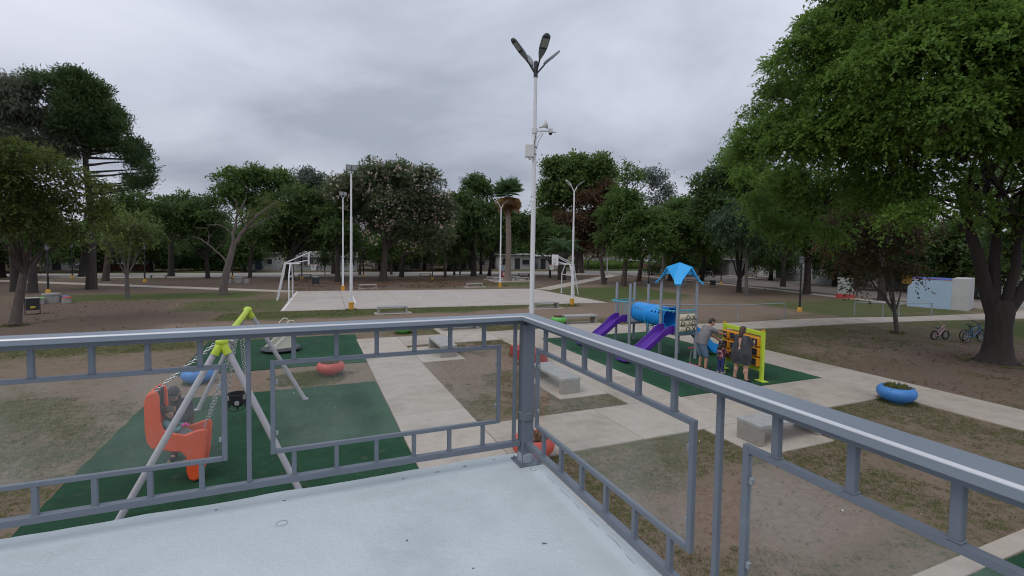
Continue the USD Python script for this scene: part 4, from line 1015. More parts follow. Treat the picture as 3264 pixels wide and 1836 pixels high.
TREES = [
    ('broadleaf_tree', 'huge leafy tree with thick forked trunk filling the right edge beside the bicycles', (21.9, 6.2), 0.62, 'big', 2.0, None, [[19.04, 10.35, 13.36, 1.39], [19.53, 9.15, 13.57, 1.72], [18.24, 6.55, 12.04, 1.86], [18.26, 5.03, 11.27, 1.83], [15.27, 8.95, 10.82, 1.21], [18.4, 9.4, 11.33, 1.71], [15.42, 6.02, 9.84, 1.57], [16.5, 5.04, 9.45, 1.64], [17.1, 4.22, 9.16, 1.35], [17.37, 11.26, 10.32, 1.33], [15.75, 8.34, 9.05, 1.47], [15.88, 6.75, 8.4, 1.54], [15.56, 5.2, 7.99, 1.39], [20.82, 6.23, 8.72, 1.54], [15.39, 10.7, 8.37, 1.18], [15.4, 9.2, 7.64, 1.38], [18.66, 9.54, 7.68, 1.67], [17.82, 7.27, 7.25, 1.46], [17.88, 5.74, 7.26, 1.21], [21.25, 5.73, 7.7, 1.24], [19.83, 13.26, 7.04, 1.24], [20.61, 11.93, 6.59, 1.38], [18.32, 8.82, 6.02, 1.15], [18.18, 7.29, 6.17, 0.98], [19.01, 4.19, 8.04, 1.78], [18.83, 3.9, 10.23, 1.73], [15.02, 11.29, 7.89, 0.72], [15.92, 6.33, 13.29, 1.85], [18.77, 5.64, 13.98, 2.28], [19.4, 4.05, 12.68, 2.11], [18.73, 9.92, 14.99, 1.59], [21.62, 4.48, 6.73, 1.43], [14.75, 8.71, 11.88, 0.47], [14.46, 8.9, 11.08, 0.47], [18.49, 12.93, 12.32, 0.69], [15.35, 10.65, 10.08, 0.56], [15.76, 11.76, 9.4, 0.6], [16.51, 13.22, 9.01, 0.59], [17.42, 14.47, 8.32, 0.54], [20.67, 16.74, 7.9, 0.75], [16.32, 12.02, 5.85, 0.68], [17.48, 12.35, 5.04, 0.71], [17.65, 11.22, 4.76, 0.78], [20.86, 11.83, 4.76, 0.74], [15.89, 6.6, 4.94, 0.58], [16.66, 6.01, 5.14, 0.57], [21.88, 5.84, 5.11, 0.71], [19.07, 5.67, 5.54, 0.53]]),
    ('acacia_tree', 'dark tree with a V-shaped trunk on bare ground left of the street bench', (35.5, 30.0), 0.34, 'dark', 1.2, None, [[34.61, 32.35, 9.99, 1.91], [34.01, 29.51, 11.25, 1.79], [36.15, 29.6, 9.79, 2.38], [34.51, 30.71, 7.6, 2.41], [37.38, 30.08, 6.75, 2.81], [34.2, 32.81, 7.14, 1.93], [36.53, 26.84, 5.37, 1.92], [36.37, 27.64, 8.54, 2.12]]),
    ('cedar_tree', 'bluish green cedar with slim pale trunk just in front of the V-shaped trunk', (33.3, 27.2), 0.2, 'cedar', 3, None, [[32.51, 27.89, 5.29, 1.44], [34.0, 27.32, 4.8, 1.55], [31.82, 28.14, 6.3, 1.37], [32.68, 27.28, 6.97, 1.35]]),
    ('street_tree', 'dark street tree with low forks behind the concrete bench at the right street', (46.4, 33.9), 0.36, 'dark', 2.2, None, [[46.78, 35.48, 7.08, 2.45], [48.3, 33.67, 5.75, 2.19], [46.36, 33.5, 8.27, 2.15]]),
    ('street_tree', 'street tree with broad straight trunk behind the black lamp post near the cabinet', (40.9, 27.2), 0.42, 'mid', 3, None, [[41.92, 27.83, 7.0, 2.42], [39.78, 27.89, 8.01, 2.19], [40.31, 25.87, 5.09, 1.77], [40.88, 27.36, 4.38, 1.1]]),
    ('street_tree', 'street tree with thick trunk hidden behind the red-leaved tree and the blue wall', (41.9, 21.4), 0.4, 'dark', 3, None, [[41.93, 22.33, 7.07, 2.48], [41.59, 24.35, 6.82, 2.24], [43.48, 21.44, 7.74, 1.97]]),
    ('conifer_tree', 'dark drooping conifer behind the trunk of the huge tree at the right edge', (31.5, 8.6), 0.35, 'dark', 3, None, [[31.97, 9.7, 5.59, 1.22], [31.82, 10.03, 4.17, 1.03], [31.44, 10.66, 7.48, 1.25], [31.93, 9.18, 4.38, 1.2], [31.4, 11.29, 7.33, 1.06]]),
    ('red_leaf_tree', 'small forked tree with sparse dark red leaves holding a yellow box', (25.3, 11.3), 0.15, 'red', 1.0, None, [[24.82, 13.81, 4.25, 1.06], [24.46, 12.43, 4.95, 1.0], [24.58, 11.24, 4.84, 0.96], [24.08, 12.69, 3.14, 0.77], [24.46, 11.92, 3.86, 0.79], [25.33, 10.79, 4.66, 0.72], [26.16, 10.75, 5.44, 0.81], [23.56, 13.05, 5.35, 0.77], [25.48, 10.79, 2.94, 0.42], [24.88, 13.14, 2.18, 0.46], [24.72, 11.58, 2.9, 0.49]]),
    ('brown_tree', 'tall tree with dry brown foliage behind the right basketball hoop', (35.95, 60.7), 0.5, 'brown', 4, None, [[37.22, 58.44, 11.18, 1.77], [38.99, 58.02, 12.41, 1.54], [35.56, 59.49, 7.64, 2.13], [38.48, 60.28, 7.47, 2.55], [39.44, 57.51, 9.16, 2.12], [33.93, 60.83, 8.24, 1.43], [39.07, 59.96, 4.44, 1.95], [37.5, 60.87, 4.72, 1.53]]),
    ('poplar_tree', 'tall rounded green tree right of the central lamp post, highest of the background', (37.6, 61.6), 0.5, 'poplar', 4, None, [[34.12, 64.01, 15.18, 2.35], [37.23, 63.27, 15.93, 2.37], [38.48, 59.53, 15.8, 2.04], [40.75, 61.33, 15.0, 2.11], [33.63, 64.24, 11.48, 2.48], [35.86, 61.96, 12.01, 2.81], [39.78, 61.42, 12.79, 2.6], [33.27, 64.77, 8.08, 2.25], [32.94, 66.12, 5.91, 1.91], [34.11, 62.33, 6.49, 2.2], [37.75, 61.79, 17.1, 0.98], [39.53, 60.34, 17.39, 0.91], [40.54, 60.36, 12.73, 1.84], [32.31, 63.89, 16.25, 0.98], [33.57, 62.39, 16.74, 0.85]]),
    ('park_tree', 'dense green tree with dark leaning trunk right of the hoop', (28.1, 41.1), 0.33, 'mid', 3, (-0.6, 0), [[28.91, 40.72, 6.7, 1.8], [30.11, 39.27, 8.15, 1.9], [29.98, 41.26, 9.36, 1.57], [28.63, 40.6, 4.76, 1.54], [30.6, 39.13, 5.64, 1.78], [30.18, 40.19, 11.19, 1.11], [29.69, 40.13, 12.42, 0.55], [31.62, 40.41, 12.17, 0.69]]),
    ('park_tree', 'dense green tree with pale straight trunk left of the play tower roof', (28.8, 38.6), 0.36, 'mid', 3.2, None, [[30.85, 38.18, 6.87, 1.91], [29.25, 38.26, 3.94, 1.48], [30.45, 36.33, 4.98, 1.69], [29.94, 38.16, 3.33, 1.04]]),
    ('grey_tree', 'thin greyish see-through tree standing above its green neighbours', (41.6, 47.6), 0.3, 'grey', 4, None, [[40.72, 49.33, 12.18, 1.91], [41.99, 48.28, 11.1, 1.47], [41.54, 49.59, 13.58, 1.39], [39.01, 48.69, 13.29, 1.14], [41.71, 47.21, 11.6, 1.04], [40.55, 48.2, 9.45, 1.88], [41.87, 46.65, 8.38, 1.55]]),
    ('park_tree', 'dark green tree with black trunk behind the tall posts of the play tower', (35.2, 44.4), 0.36, 'mid', 3, None, [[36.38, 42.98, 5.86, 1.88], [38.35, 41.88, 6.82, 1.87], [37.48, 42.8, 3.99, 1.7]]),
    ('park_tree', 'wide dark tree with trunk directly behind the blue play roof', (39.9, 44.4), 0.4, 'mid', 2.8, None, [[41.17, 42.36, 7.88, 2.16], [39.69, 43.13, 8.58, 1.73], [42.29, 41.54, 6.69, 2.2], [40.96, 42.03, 5.24, 2.01], [43.04, 40.94, 4.56, 2.19]]),
    ('park_tree', 'dark tree right of the blue play roof, beside the standing bin', (44.3, 43.6), 0.36, 'dark', 2.6, None, [[45.67, 43.01, 7.34, 2.3], [46.83, 41.55, 5.84, 2.07], [45.12, 44.88, 9.43, 1.84]]),
    ('far_tree', 'pale green tree far beyond the street, low on the skyline', (62, 76), 0.35, 'mid', 4, None, [[65.88, 73.12, 11.93, 2.22], [68.17, 71.23, 11.91, 2.2], [70.1, 70.05, 11.53, 2.19]]),
    ('park_tree', 'small dark Y-forked tree before the white houses by the central mast', (27.1, 51.9), 0.2, 'dark', 2.0, None, [[25.74, 53.37, 6.31, 1.65], [27.65, 52.0, 5.05, 1.74], [25.37, 53.1, 3.99, 1.33]]),
    ('park_tree', 'dark tree with thick black trunk left of the red shrine', (18.4, 56.9), 0.5, 'dark', 3, None, [[16.86, 57.74, 9.03, 2.18], [18.12, 56.54, 7.21, 2.37], [17.3, 58.14, 4.63, 2.1]]),
    ('park_tree', 'tall dark tree with slim trunk behind the red shrine', (20.4, 59.8), 0.25, 'dark', 3, None, [[19.88, 60.31, 10.98, 2.41], [19.33, 59.57, 12.38, 1.08], [21.35, 58.66, 8.22, 2.27]]),
    ('park_tree', 'spreading dark tree with brownish trunk immediately left of the fan palm', (20.7, 57.3), 0.32, 'dark', 3, None, [[20.66, 55.94, 5.46, 2.18], [24.42, 55.45, 5.54, 2.11], [24.96, 54.18, 7.09, 1.45], [23.19, 55.32, 7.07, 1.83]]),
    ('floss_silk_tree', 'broad domed tree dotted with pale pink blossoms behind the court', (5.9, 50.3), 0.55, 'pink', 3.2, None, [[2.06, 49.5, 9.41, 1.88], [4.46, 49.83, 10.62, 2.18], [7.32, 49.65, 10.66, 2.22], [9.88, 50.03, 10.35, 2.1], [11.75, 50.33, 8.64, 1.96], [3.36, 51.03, 7.95, 1.96], [6.02, 49.25, 7.95, 2.35], [9.74, 50.97, 7.35, 2.4], [12.17, 50.14, 7.04, 1.79], [4.94, 50.42, 6.07, 1.96], [8.33, 50.4, 5.3, 2.01], [11.24, 49.6, 4.79, 1.76], [12.2, 48.43, 4.71, 1.22], [1.38, 51.35, 9.76, 1.35]]),
    ('park_tree', 'slender tree with pale Y-shaped trunk right of the blossoming tree', (14.2, 55.4), 0.26, 'mid', 2.5, None, [[15.0, 56.7, 5.6, 1.42], [13.31, 56.48, 4.2, 1.3]]),
    ('park_tree', 'massive dark tree with low spreading limb behind the left hoop', (-3.4, 54.3), 0.62, 'dark', 2.6, None, [[-1.73, 53.4, 7.88, 2.3], [-0.55, 53.26, 6.21, 2.32], [-2.96, 55.61, 6.22, 2.38], [-4.55, 55.49, 5.52, 2.0], [0.73, 55.19, 4.54, 2.07], [1.58, 55.26, 7.03, 2.08], [-6.28, 53.13, 4.58, 1.48], [-3.76, 55.22, 3.79, 1.83], [1.9, 53.56, 3.22, 1.59]]),
    ('grey_tree', 'greyish green crown rising between the tall left tree and the blossoming tree', (1.5, 64), 0.4, 'greyg', 4, None, [[-1.32, 63.09, 10.56, 2.0], [-1.78, 63.86, 12.02, 1.41], [-0.16, 62.57, 11.07, 1.6], [1.1, 65.06, 9.33, 2.1], [1.5, 62.98, 10.72, 1.43]]),
    ('tall_tree', 'tall bright green tree with slim whitish trunk behind the half-bare tree', (-7.6, 58.3), 0.25, 'mid', 3, None, [[-9.48, 58.83, 10.76, 1.68], [-7.11, 58.6, 10.45, 1.97], [-4.73, 59.41, 11.14, 1.57], [-6.63, 58.7, 11.61, 0.9], [-3.92, 60.06, 9.64, 1.69], [-8.98, 57.8, 8.72, 1.75], [-6.31, 58.42, 8.02, 2.07], [-10.07, 57.56, 9.42, 1.03], [-3.91, 59.4, 7.27, 1.86]]),
    ('half_bare_tree', 'leaning tree with bare grey branches left of the basketball court', (-7.45, 38.7), 0.42, 'sparse', 3.9, None, [[-4.51, 38.52, 7.09, 0.67], [-5.4, 39.9, 6.16, 0.5], [-3.87, 37.96, 6.66, 0.48], [-6.02, 38.11, 5.89, 0.42]]),
    ('park_tree', 'low dark tree with wide V fork in front of the hedge', (-11.6, 58.0), 0.3, 'dark', 1.8, None, [[-13.04, 57.57, 5.97, 1.69], [-11.48, 56.88, 5.99, 1.69], [-13.94, 56.71, 4.67, 1.49], [-11.12, 59.12, 4.33, 1.59], [-12.29, 57.5, 7.47, 1.27], [-14.6, 56.64, 6.49, 1.48]]),
    ('park_tree', 'dark tree with thick straight trunk right of the left street bench', (-15.8, 61.8), 0.42, 'dark', 4, None, [[-15.95, 62.83, 7.88, 1.36], [-16.85, 61.8, 6.67, 1.33], [-14.65, 62.47, 8.28, 1.18], [-12.6, 63.71, 8.47, 1.22]]),
    ('young_tree', 'small light green tree with forked trunk on the left lawn', (-13.05, 37.9), 0.2, 'light', 1.5, None, [[-13.79, 38.36, 4.65, 1.1], [-12.59, 37.3, 5.14, 0.97], [-13.58, 36.22, 3.83, 0.65], [-12.2, 38.3, 4.13, 0.84], [-13.39, 38.45, 3.61, 0.72], [-11.95, 39.17, 4.66, 0.63]]),
    ('olive_green_tree', 'broad olive green tree with leaning trunk nearest on the left edge', (-13.85, 25.9), 0.27, 'olive', 2.3, (-0.35, 1.7), [[-13.41, 25.08, 7.56, 0.73], [-13.34, 26.56, 7.71, 0.78], [-13.06, 27.67, 7.34, 0.9], [-11.59, 26.08, 6.76, 0.79], [-11.04, 26.43, 6.36, 0.69], [-13.71, 25.72, 6.31, 1.0], [-13.06, 26.47, 6.06, 1.04], [-12.61, 28.03, 5.63, 1.0], [-11.41, 27.24, 5.24, 0.79], [-14.17, 27.03, 4.93, 1.05], [-13.06, 26.75, 4.58, 0.87], [-14.64, 25.47, 6.92, 1.39], [-14.36, 25.04, 5.0, 1.37], [-11.72, 26.32, 4.32, 0.57], [-11.22, 27.94, 5.89, 0.45]]),
    ('weeping_tree', 'grey-green weeping tree with drooping foliage at the upper left edge', (-21.9, 44.9), 0.38, 'weep', 3, None, [[-21.48, 44.03, 15.27, 0.93], [-20.79, 44.19, 14.55, 1.23], [-21.83, 43.99, 13.5, 1.62], [-20.83, 45.91, 13.21, 1.29], [-19.51, 45.5, 12.66, 1.11], [-18.83, 45.25, 11.76, 1.11], [-20.3, 45.03, 10.97, 1.39], [-21.17, 43.85, 10.96, 1.63], [-18.77, 46.03, 10.83, 0.82], [-23.68, 45.16, 12.7, 2.34], [-23.47, 44.05, 9.09, 2.29]]),
    ('pine_tree', 'tall dark pine with stepped branches on the left skyline', (-17.65, 45.8), 0.46, 'pine', 6, None, [[-19.07, 45.16, 15.8, 0.92], [-17.79, 44.26, 15.92, 0.97], [-17.28, 45.22, 15.46, 1.0], [-16.43, 44.86, 15.01, 0.91], [-17.52, 44.41, 14.14, 1.28], [-17.04, 47.15, 14.32, 1.05], [-16.15, 46.98, 13.86, 0.86], [-17.5, 46.89, 13.18, 1.17], [-15.43, 45.38, 13.01, 0.64], [-17.98, 45.26, 12.15, 1.31], [-16.77, 47.4, 11.73, 0.73], [-15.47, 46.32, 11.52, 0.72], [-15.04, 48.01, 11.87, 0.75], [-14.42, 48.33, 11.33, 0.62], [-13.61, 45.58, 9.81, 0.43], [-14.32, 46.69, 8.58, 0.54], [-15.19, 46.88, 9.07, 0.53], [-20.24, 44.46, 15.72, 0.65], [-14.87, 46.33, 10.73, 0.73], [-14.49, 46.39, 10.12, 0.66], [-14.67, 45.94, 8.41, 0.53], [-13.64, 45.64, 8.93, 0.46], [-18.74, 46.17, 14.75, 1.26], [-17.87, 47.3, 14.52, 1.17], [-17.5, 44.39, 15.04, 1.22], [-16.82, 47.21, 13.0, 1.12], [-17.37, 46.03, 11.74, 1.09], [-18.26, 44.08, 13.07, 1.2]]),
    ('park_tree', 'dark green tree with leaning short trunk below the pine', (-19.8, 55.6), 0.4, 'mid', 2.5, None, [[-18.31, 54.71, 7.98, 1.15], [-17.22, 56.49, 7.78, 1.2], [-17.5, 55.08, 6.5, 1.17], [-15.83, 56.2, 7.35, 1.05], [-19.36, 55.03, 6.42, 1.15]]),
    ('park_tree', 'dark tree at the left street with trunk behind the pine trunk', (-24.0, 62.5), 0.4, 'dark', 2.5, None, [[-22.99, 64.34, 4.58, 1.6], [-20.95, 63.46, 4.52, 1.33], [-23.74, 61.91, 4.1, 1.27]]),
    ('park_tree', 'dark tree with thick crooked trunk behind the olive green tree at the left edge', (-20.3, 43.4), 0.4, 'dark', 2, None, [[-21.15, 44.47, 4.0, 1.13], [-20.2, 44.95, 3.78, 1.04], [-18.91, 44.68, 4.05, 0.92]]),
    ('park_tree', 'dark tree with black trunk behind the two left lamp masts', (1.3, 50.2), 0.36, 'dark', 3, None, [[1.26, 49.11, 4.9, 1.46], [0.98, 51.39, 6.82, 1.51], [2.48, 49.96, 4.53, 1.25]]),
    ('street_tree', 'thin dark tree right behind the left court bench, by the house corner', (4.5, 61.2), 0.2, 'mid', 2.4, None, [[4.34, 62.08, 3.64, 1.54], [6.29, 61.7, 3.26, 1.35]]),
    ('street_tree', 'dark street tree with slim trunk behind the blossoming tree trunk', (8.45, 61.1), 0.22, 'mid', 2.4, None, [[9.81, 61.36, 3.09, 1.47], [8.1, 61.96, 3.96, 1.36]]),
    ('street_tree', 'dark street tree with stout trunk left of the far middle bench', (8.9, 56.3), 0.38, 'dark', 2.6, None, [[10.51, 56.97, 4.75, 1.48], [12.2, 55.61, 3.21, 1.27]]),
    ('street_tree', 'thin dark street tree between pale Y-shaped trunk and white painted trunk', (16.65, 59.9), 0.2, 'dark', 2.4, None, [[16.95, 59.76, 4.9, 1.5], [15.39, 59.01, 2.97, 1.26]]),
    ('yellow_tree', 'small yellowish tree in front of the dark middle house', (12.5, 68), 0.12, 'yellow', 1.6, None, [[12.56, 67.83, 3.6, 0.93], [13.93, 68.19, 3.26, 0.71], [11.63, 67.83, 3.12, 0.58]]),
    ('young_tree', 'tiny young tree in front of the white house with lettering', (0.37, 61.3), 0.07, 'dark', 0.9, None, [[0.3, 61.45, 2.6, 0.5], [0.58, 61.48, 1.85, 0.45], [0.11, 61.13, 1.86, 0.44]]),
    ('street_tree', 'slim street tree with white painted trunk before the middle house', (17.5, 60.2), 0.14, 'mid', 1.8, None, [[21.12, 59.39, 2.8, 0.99], [20.03, 59.61, 3.22, 0.87]]),
    ('street_tree', 'small round tree on the vacant lot beyond the street', (44, 70.7), 0.22, 'mid', 1.8, None, [[47.6, 69.38, 4.9, 1.56], [46.51, 68.95, 3.83, 1.26], [48.3, 68.53, 4.06, 1.06]]),
]


for ti, (nm, lab, base, r, style, fork, lean, blobs) in enumerate(TREES):
    g = np.random.RandomState(100 + ti)
    leaf, bark = STYLES[style][:2]
    t = thing(nm, lab, 'tree', (base[0], base[1], 0))
    r = r * 0.68
    B = [(x - base[0], y - base[1], z, rr) for x, y, z, rr in blobs]
    cut = float(np.mean([b[3] for b in B]))
    if style == 'big':
        ms = []
        z = np.array([-0.06, 0.25, 0.7, 1.3, 1.9, 2.3])
        ms.append(tube(np.stack([0.03 * np.sin(z * 3), -0.02 * z, z], 1), np.array([0.66, 0.49, 0.40, 0.37, 0.40, 0.30]), 16))
        for a in np.linspace(0, 6.28, 8)[:-1] + 0.3:
            ms.append(tube([(0.27 * math.cos(a), 0.27 * math.sin(a), 0.36), (0.46 * math.cos(a), 0.46 * math.sin(a), 0.08), (0.85 * math.cos(a), 0.85 * math.sin(a), -0.06)], [0.15, 0.09, 0.03], 8))
        side, away = V(0.66, -0.75, 0), V(0.75, 0.66, 0)
        limbs_ = [(-1.3, 0.2, 6.4, 0.25), (-0.5, 0.8, 7.8, 0.21), (1.9, 0.3, 5.0, 0.25), (0.5, -0.4, 7.5, 0.18), (3.2, 1.2, 6.0, 0.12)]
        for k_, (s_, d_, zz, rr) in enumerate(limbs_):
            st_ = V(0, 0, 1.8) + side * np.sign(s_) * 0.15
            m, pl = limb(st_, side * s_ + away * d_ + V(0, 0, zz), rr, rr * 0.5, g, 8, 0.08, 0.02, 10)
            ms.append(m)
            near = sorted(B, key=lambda q: np.linalg.norm(V(*q[:3]) - pl[-1]))[:7]
            for q in near:
                tgt = V(*q[:3])
                m2, pl2 = limb(pl[-2 if g.rand() < .6 else 4], pl[-1] + (tgt - pl[-1]) * 0.85, rr * 0.42, rr * 0.09, g, 7, 0.10, 0.03, 7)
                ms.append(m2)
                for _ in range(3):
                    s2 = pl2[g.randint(2, 7)]
                    ms.append(limb(s2, s2 + rand_dirs(g, 1)[0] * q[3] * 0.8 + V(0, 0, 0.3), rr * 0.12, rr * 0.03, g, 5, 0.12, 0.03, 5)[0])
        part(t, 'trunk', cat(*ms), bark, smooth=50)
        cm, tw = crown_mesh(B, style, 300 + ti)
        part(t, 'crown', cm, leaf)
        part(t, 'twigs', tw, bark, kind='stuff')
        continue
    if style == 'pine':
        ms = [tube([(0, 0, -0.05), (0.05, 0, 2), (0.1, 0.1, 6), (-0.2, 0.1, 10), (-0.3, 0, 14), (-0.3, 0, 16)], [r * 1.3, r, r * 0.85, r * 0.6, r * 0.35, 0.06], 12)]
        for q in B:
            s = V(-0.15, 0.05, max(5.0, q[2] - 0.8))
            ms.append(limb(s, V(*q[:3]) - V(0, 0, 0.2), 0.13, 0.03, g, 6, 0.05, 0.0, 6)[0])
        part(t, 'trunk', cat(*ms), bark, smooth=50)
    elif style == 'sparse':
        # bare limbs, laid out after the photographed branching
        e, n_ = V(0.955, -0.296, 0), V(0.17, 0.985, 0)   # along the picture's width, away from it
        k_ = lambda s, zz, d=0.0: e * s + n_ * d + V(0, 0, zz)
        ms = [tube([k_(0, -0.06), k_(0.08, 0.6), k_(0.3, 1.8), k_(0.62, 3.0), k_(0.85, 3.9)], [0.36, 0.27, 0.235, 0.205, 0.175], 12)]
        for pts, ra, rb in [([k_(.85, 3.8), k_(.75, 4.6), k_(.95, 5.6, .2), k_(1.3, 6.6, .3), k_(1.7, 7.4, .4)], .17, .05), ([k_(.85, 3.7), k_(1.5, 4.8), k_(2.4, 5.8, -.2), k_(3.4, 6.6, -.3), k_(4.1, 7.1, -.3)], .2, .04), ([k_(1.6, 4.9), k_(2.5, 5.4, .3), k_(3.4, 5.9, .4), k_(4.2, 6.2, .5)], .1, .03), ([k_(.35, 2.3), k_(-.1, 3.0), k_(-.9, 3.7), k_(-1.7, 4.2, .2), k_(-2.2, 4.3, .2)], .1, .03), ([k_(.8, 4.5), k_(.3, 5.0), k_(-.3, 5.3, -.2), k_(-1.0, 5.2, -.2)], .08, .02), ([k_(-1.0, 3.75), k_(-.9, 4.5), k_(-1.05, 5.0)], .05, .02), ([k_(1.0, 5.7, .2), k_(1.1, 6.4), k_(1.05, 7.2)], .07, .02), ([k_(.9, 5.2, .1), k_(1.5, 5.8, .4), k_(2.2, 6.2, .6)], .08, .02), ([k_(1.0, 5.6), k_(.5, 6.1), k_(.0, 6.3), k_(-.4, 6.0)], .06, .015), ([k_(.3, 6.2), k_(.35, 5.8)], .03, .015)]:
            p = np.array(pts); u = np.linspace(0, 1, 12); s_ = np.linspace(0, 1, len(p))
            pp = np.stack([np.interp(u, s_, p[:, c]) for c in range(3)], 1) + g.normal(0, 0.03, (12, 3))
            ms.append(tube(pp, 0.72 * (ra + (rb - ra) * u), 7))
            for q_ in range(3):
                b0 = pp[g.randint(4, 11)]
                b1 = b0 + rand_dirs(g, 1)[0] * g.uniform(0.4, 1.0) + V(0, 0, 0.3)
                ms.append(limb(b0, b1, 0.02, 0.006, g, 5, 0.12, 0.02, 4)[0])
        part(t, 'trunk', cat(*ms), bark, smooth=50)
    else:
        part(t, 'trunk', trunk_mesh((0, 0), r, fork, B, g, lean, limbs=7 if len(B) > 4 else 4), bark, smooth=50)
    cm, tw = crown_mesh(B, style, 300 + ti)
    part(t, 'crown', cm, leaf)
    part(t, 'twigs', tw, bark, kind='stuff')
    if style == 'pink':
        P_, A_ = [], []
        for (x, y, z, rr) in B:
            n = int(34 * rr * rr)
            d = rand_dirs(g, n); d[:, 1] -= 0.5; d /= np.linalg.norm(d, axis=1, keepdims=True)
            P_.append(V(x, y, z) + d * (rr * g.uniform(0.8, 1.14, n))[:, None]); A_.append(d)
        P_ = np.vstack(P_); A_ = np.vstack(A_)
        ok = meshkit.fbm(P_ * 0.5, 3, 3) > 0.45
        P_, A_ = P_[ok], A_[ok]
        P_ = np.repeat(P_, 4, 0); A_ = np.repeat(A_, 4, 0) * 0.5 + rand_dirs(g, len(P_))
        L_ = g.uniform(0.11, 0.20, len(P_))
        part(t, 'blossoms', leaf_quads(P_, A_, L_, L_ * 0.42, g), 'blossom', kind='stuff')
    if style == 'red':
        P_, A_ = [], []
        for i in (0, 1, 5, 6, 7):
            x, y, z, rr = B[i]
            for c in rand_dirs(g, 2):
                n = 16
                P_.append(V(x, y, z) + c * rr * 0.95 + g.normal(0, 0.10, (n, 3))); A_.append(rand_dirs(g, n))
        P_ = np.vstack(P_); A_ = np.vstack(A_); L_ = g.uniform(0.07, 0.13, len(P_))
        part(t, 'flowers', leaf_quads(P_, A_, L_, L_ * 0.4, g), 'leaf_flower', kind='stuff')


# row of far trees that closes the view behind the houses
g = np.random.RandomState(77)
far0 = None
fspots = [(-52, 84, 1.15), (-44, 88, 1.0), (-37, 83, 1.2), (-30, 90, 1.05), (-23, 86, 1.1), (-16, 90, 1.15), (-9.5, 86, 0.95), (-3, 89, 1.1), (4, 86, 1.05), (11, 90, 1.1), (18, 87, 1.0), (25, 90, 1.1), (32, 86, 0.95), (39, 92, 1.1), (55, 112, 1.25), (64, 114, 1.2), (73, 112, 1.25), (82, 110, 1.2), (90, 104, 1.2), (96, 94, 1.15), (94, 82, 1.2), (88, 73, 1.15), (80, 64, 1.1), (76, 56, 1.05), (74, 47, 1.1), (72, 38, 1.05), (70, 29, 1.1), (69, 20, 1.15), (64, 11, 1.2), (60, 2, 1.1), (-46, 70, 1.0), (-36, 72, 1.05), (-40, 58, 1.1), (-33, 51, 1.05), (-47, 73.5, 0.9), (-40, 71.8, 0.8), (-33.5, 72.5, 0.85), (-26.5, 71.5, 0.75), (-20.2, 71.8, 0.7), (-14.2, 75.8, 0.95), (-9.6, 71.3, 0.72), (8.6, 73, 0.9), (10.6, 70.2, 0.7), (15.2, 71.8, 0.8), (18.8, 70.6, 0.85), (20.6, 74, 0.9), (29.0, 77, 0.95), (53.6, 60.5, 0.9), (54.2, 54.0, 0.8), (54.9, 42.3, 0.8), (53.6, 33.0, 0.8), (53.0, 27.6, 0.85), (52.6, 21, 0.9), (53.2, 13, 0.9), (-30, 61.5, 0.9), (48.3, 52.0, 0.85)]
far_b = [(2.2, 1.4, 2.6, 1.7), (-2.3, -1.3, 2.5, 1.7), (0.2, 2.2, 2.4, 1.6), (0.0, -2.3, 2.3, 1.6), (0, 0, 5.2, 2.4), (1.8, 0.4, 4.4, 2.0), (-1.9, 0.2, 4.5, 2.1), (0.4, 1.6, 4.6, 2.0), (-0.3, -1.7, 4.3, 2.0), (0.8, -0.4, 6.9, 1.7), (-0.9, 0.5, 6.6, 1.6), (2.7, -0.8, 3.2, 1.5), (-2.6, -0.6, 3.2, 1.5), (0.5, -1.5, 2.9, 1.5)]
for i, (x, y, s) in enumerate(fspots):
    if y > 79 or x > 58 or x < -31 and y < 73:
        lab, grp = 'dark green tree in the distance closing the view behind houses and streets', 'background trees behind the houses'
    elif x > 47:
        lab, grp = 'low dark tree on the verge between the right street and its houses', 'verge trees before the right street houses'
    else:
        lab, grp = 'low dark tree on the verge between the far street and its houses', 'verge trees before the far street houses'
    if far0 is None:
        far0 = thing('background_tree', lab, 'tree', (x, y, 0), 0, grp, s)
        part(far0, 'trunk', trunk_mesh((0, 0), 0.3, 2.4, far_b, g, limbs=6), 'bark_dark', smooth=50)
        part(far0, 'crown', crown_mesh(far_b, 'dark', 555, 0.6)[0], 'leaf_dark')
    else:
        copy(far0, lab, (x, y, 0), g.uniform(0, 360), (s, s, s * g.uniform(0.85, 1.1)), grp)


# ------------------------------------------------------------------ palms
def fan_leaf(g, dry=False):
    """A fan palm leaf: a stalk and a fan of narrow folded blades, along +x."""
    ms = [tube([(0, 0, 0), (0.3, 0, 0.03), (0.55, 0, 0)], [0.03, 0.022, 0.015], 5)]
    n = 20
    for a in np.linspace(-1.25, 1.25, n):
        L = 1.45 * (1 - 0.25 * abs(a) / 1.25) * g.uniform(0.85, 1.1)
        d = V(math.cos(a), math.sin(a), 0); s = V(-math.sin(a), math.cos(a), 0) * 0.045
        o = V(0.55, 0, 0)
        dr = (0.5 if dry else 0.18) * L
        m = o + d * L * 0.55 + V(0, 0, -0.02 if not dry else -0.15)
        e = o + d * L * (0.8 if dry else 1.0) + V(0, 0, -dr)
        ms.append((np.array([o, m + s, e, m - s]), np.array([[0, 1, 2], [0, 2, 3]])))
    return cat(*ms)


def orient(m, az, el, base, s=1.0):
    ca, sa, ce, se = math.cos(az), math.sin(az), math.cos(el), math.sin(el)
    R = np.array([[ca, -sa, 0], [sa, ca, 0], [0, 0, 1]]) @ np.array([[ce, 0, -se], [0, 1, 0], [se, 0, ce]])
    return move(m, base, 0, s, R)


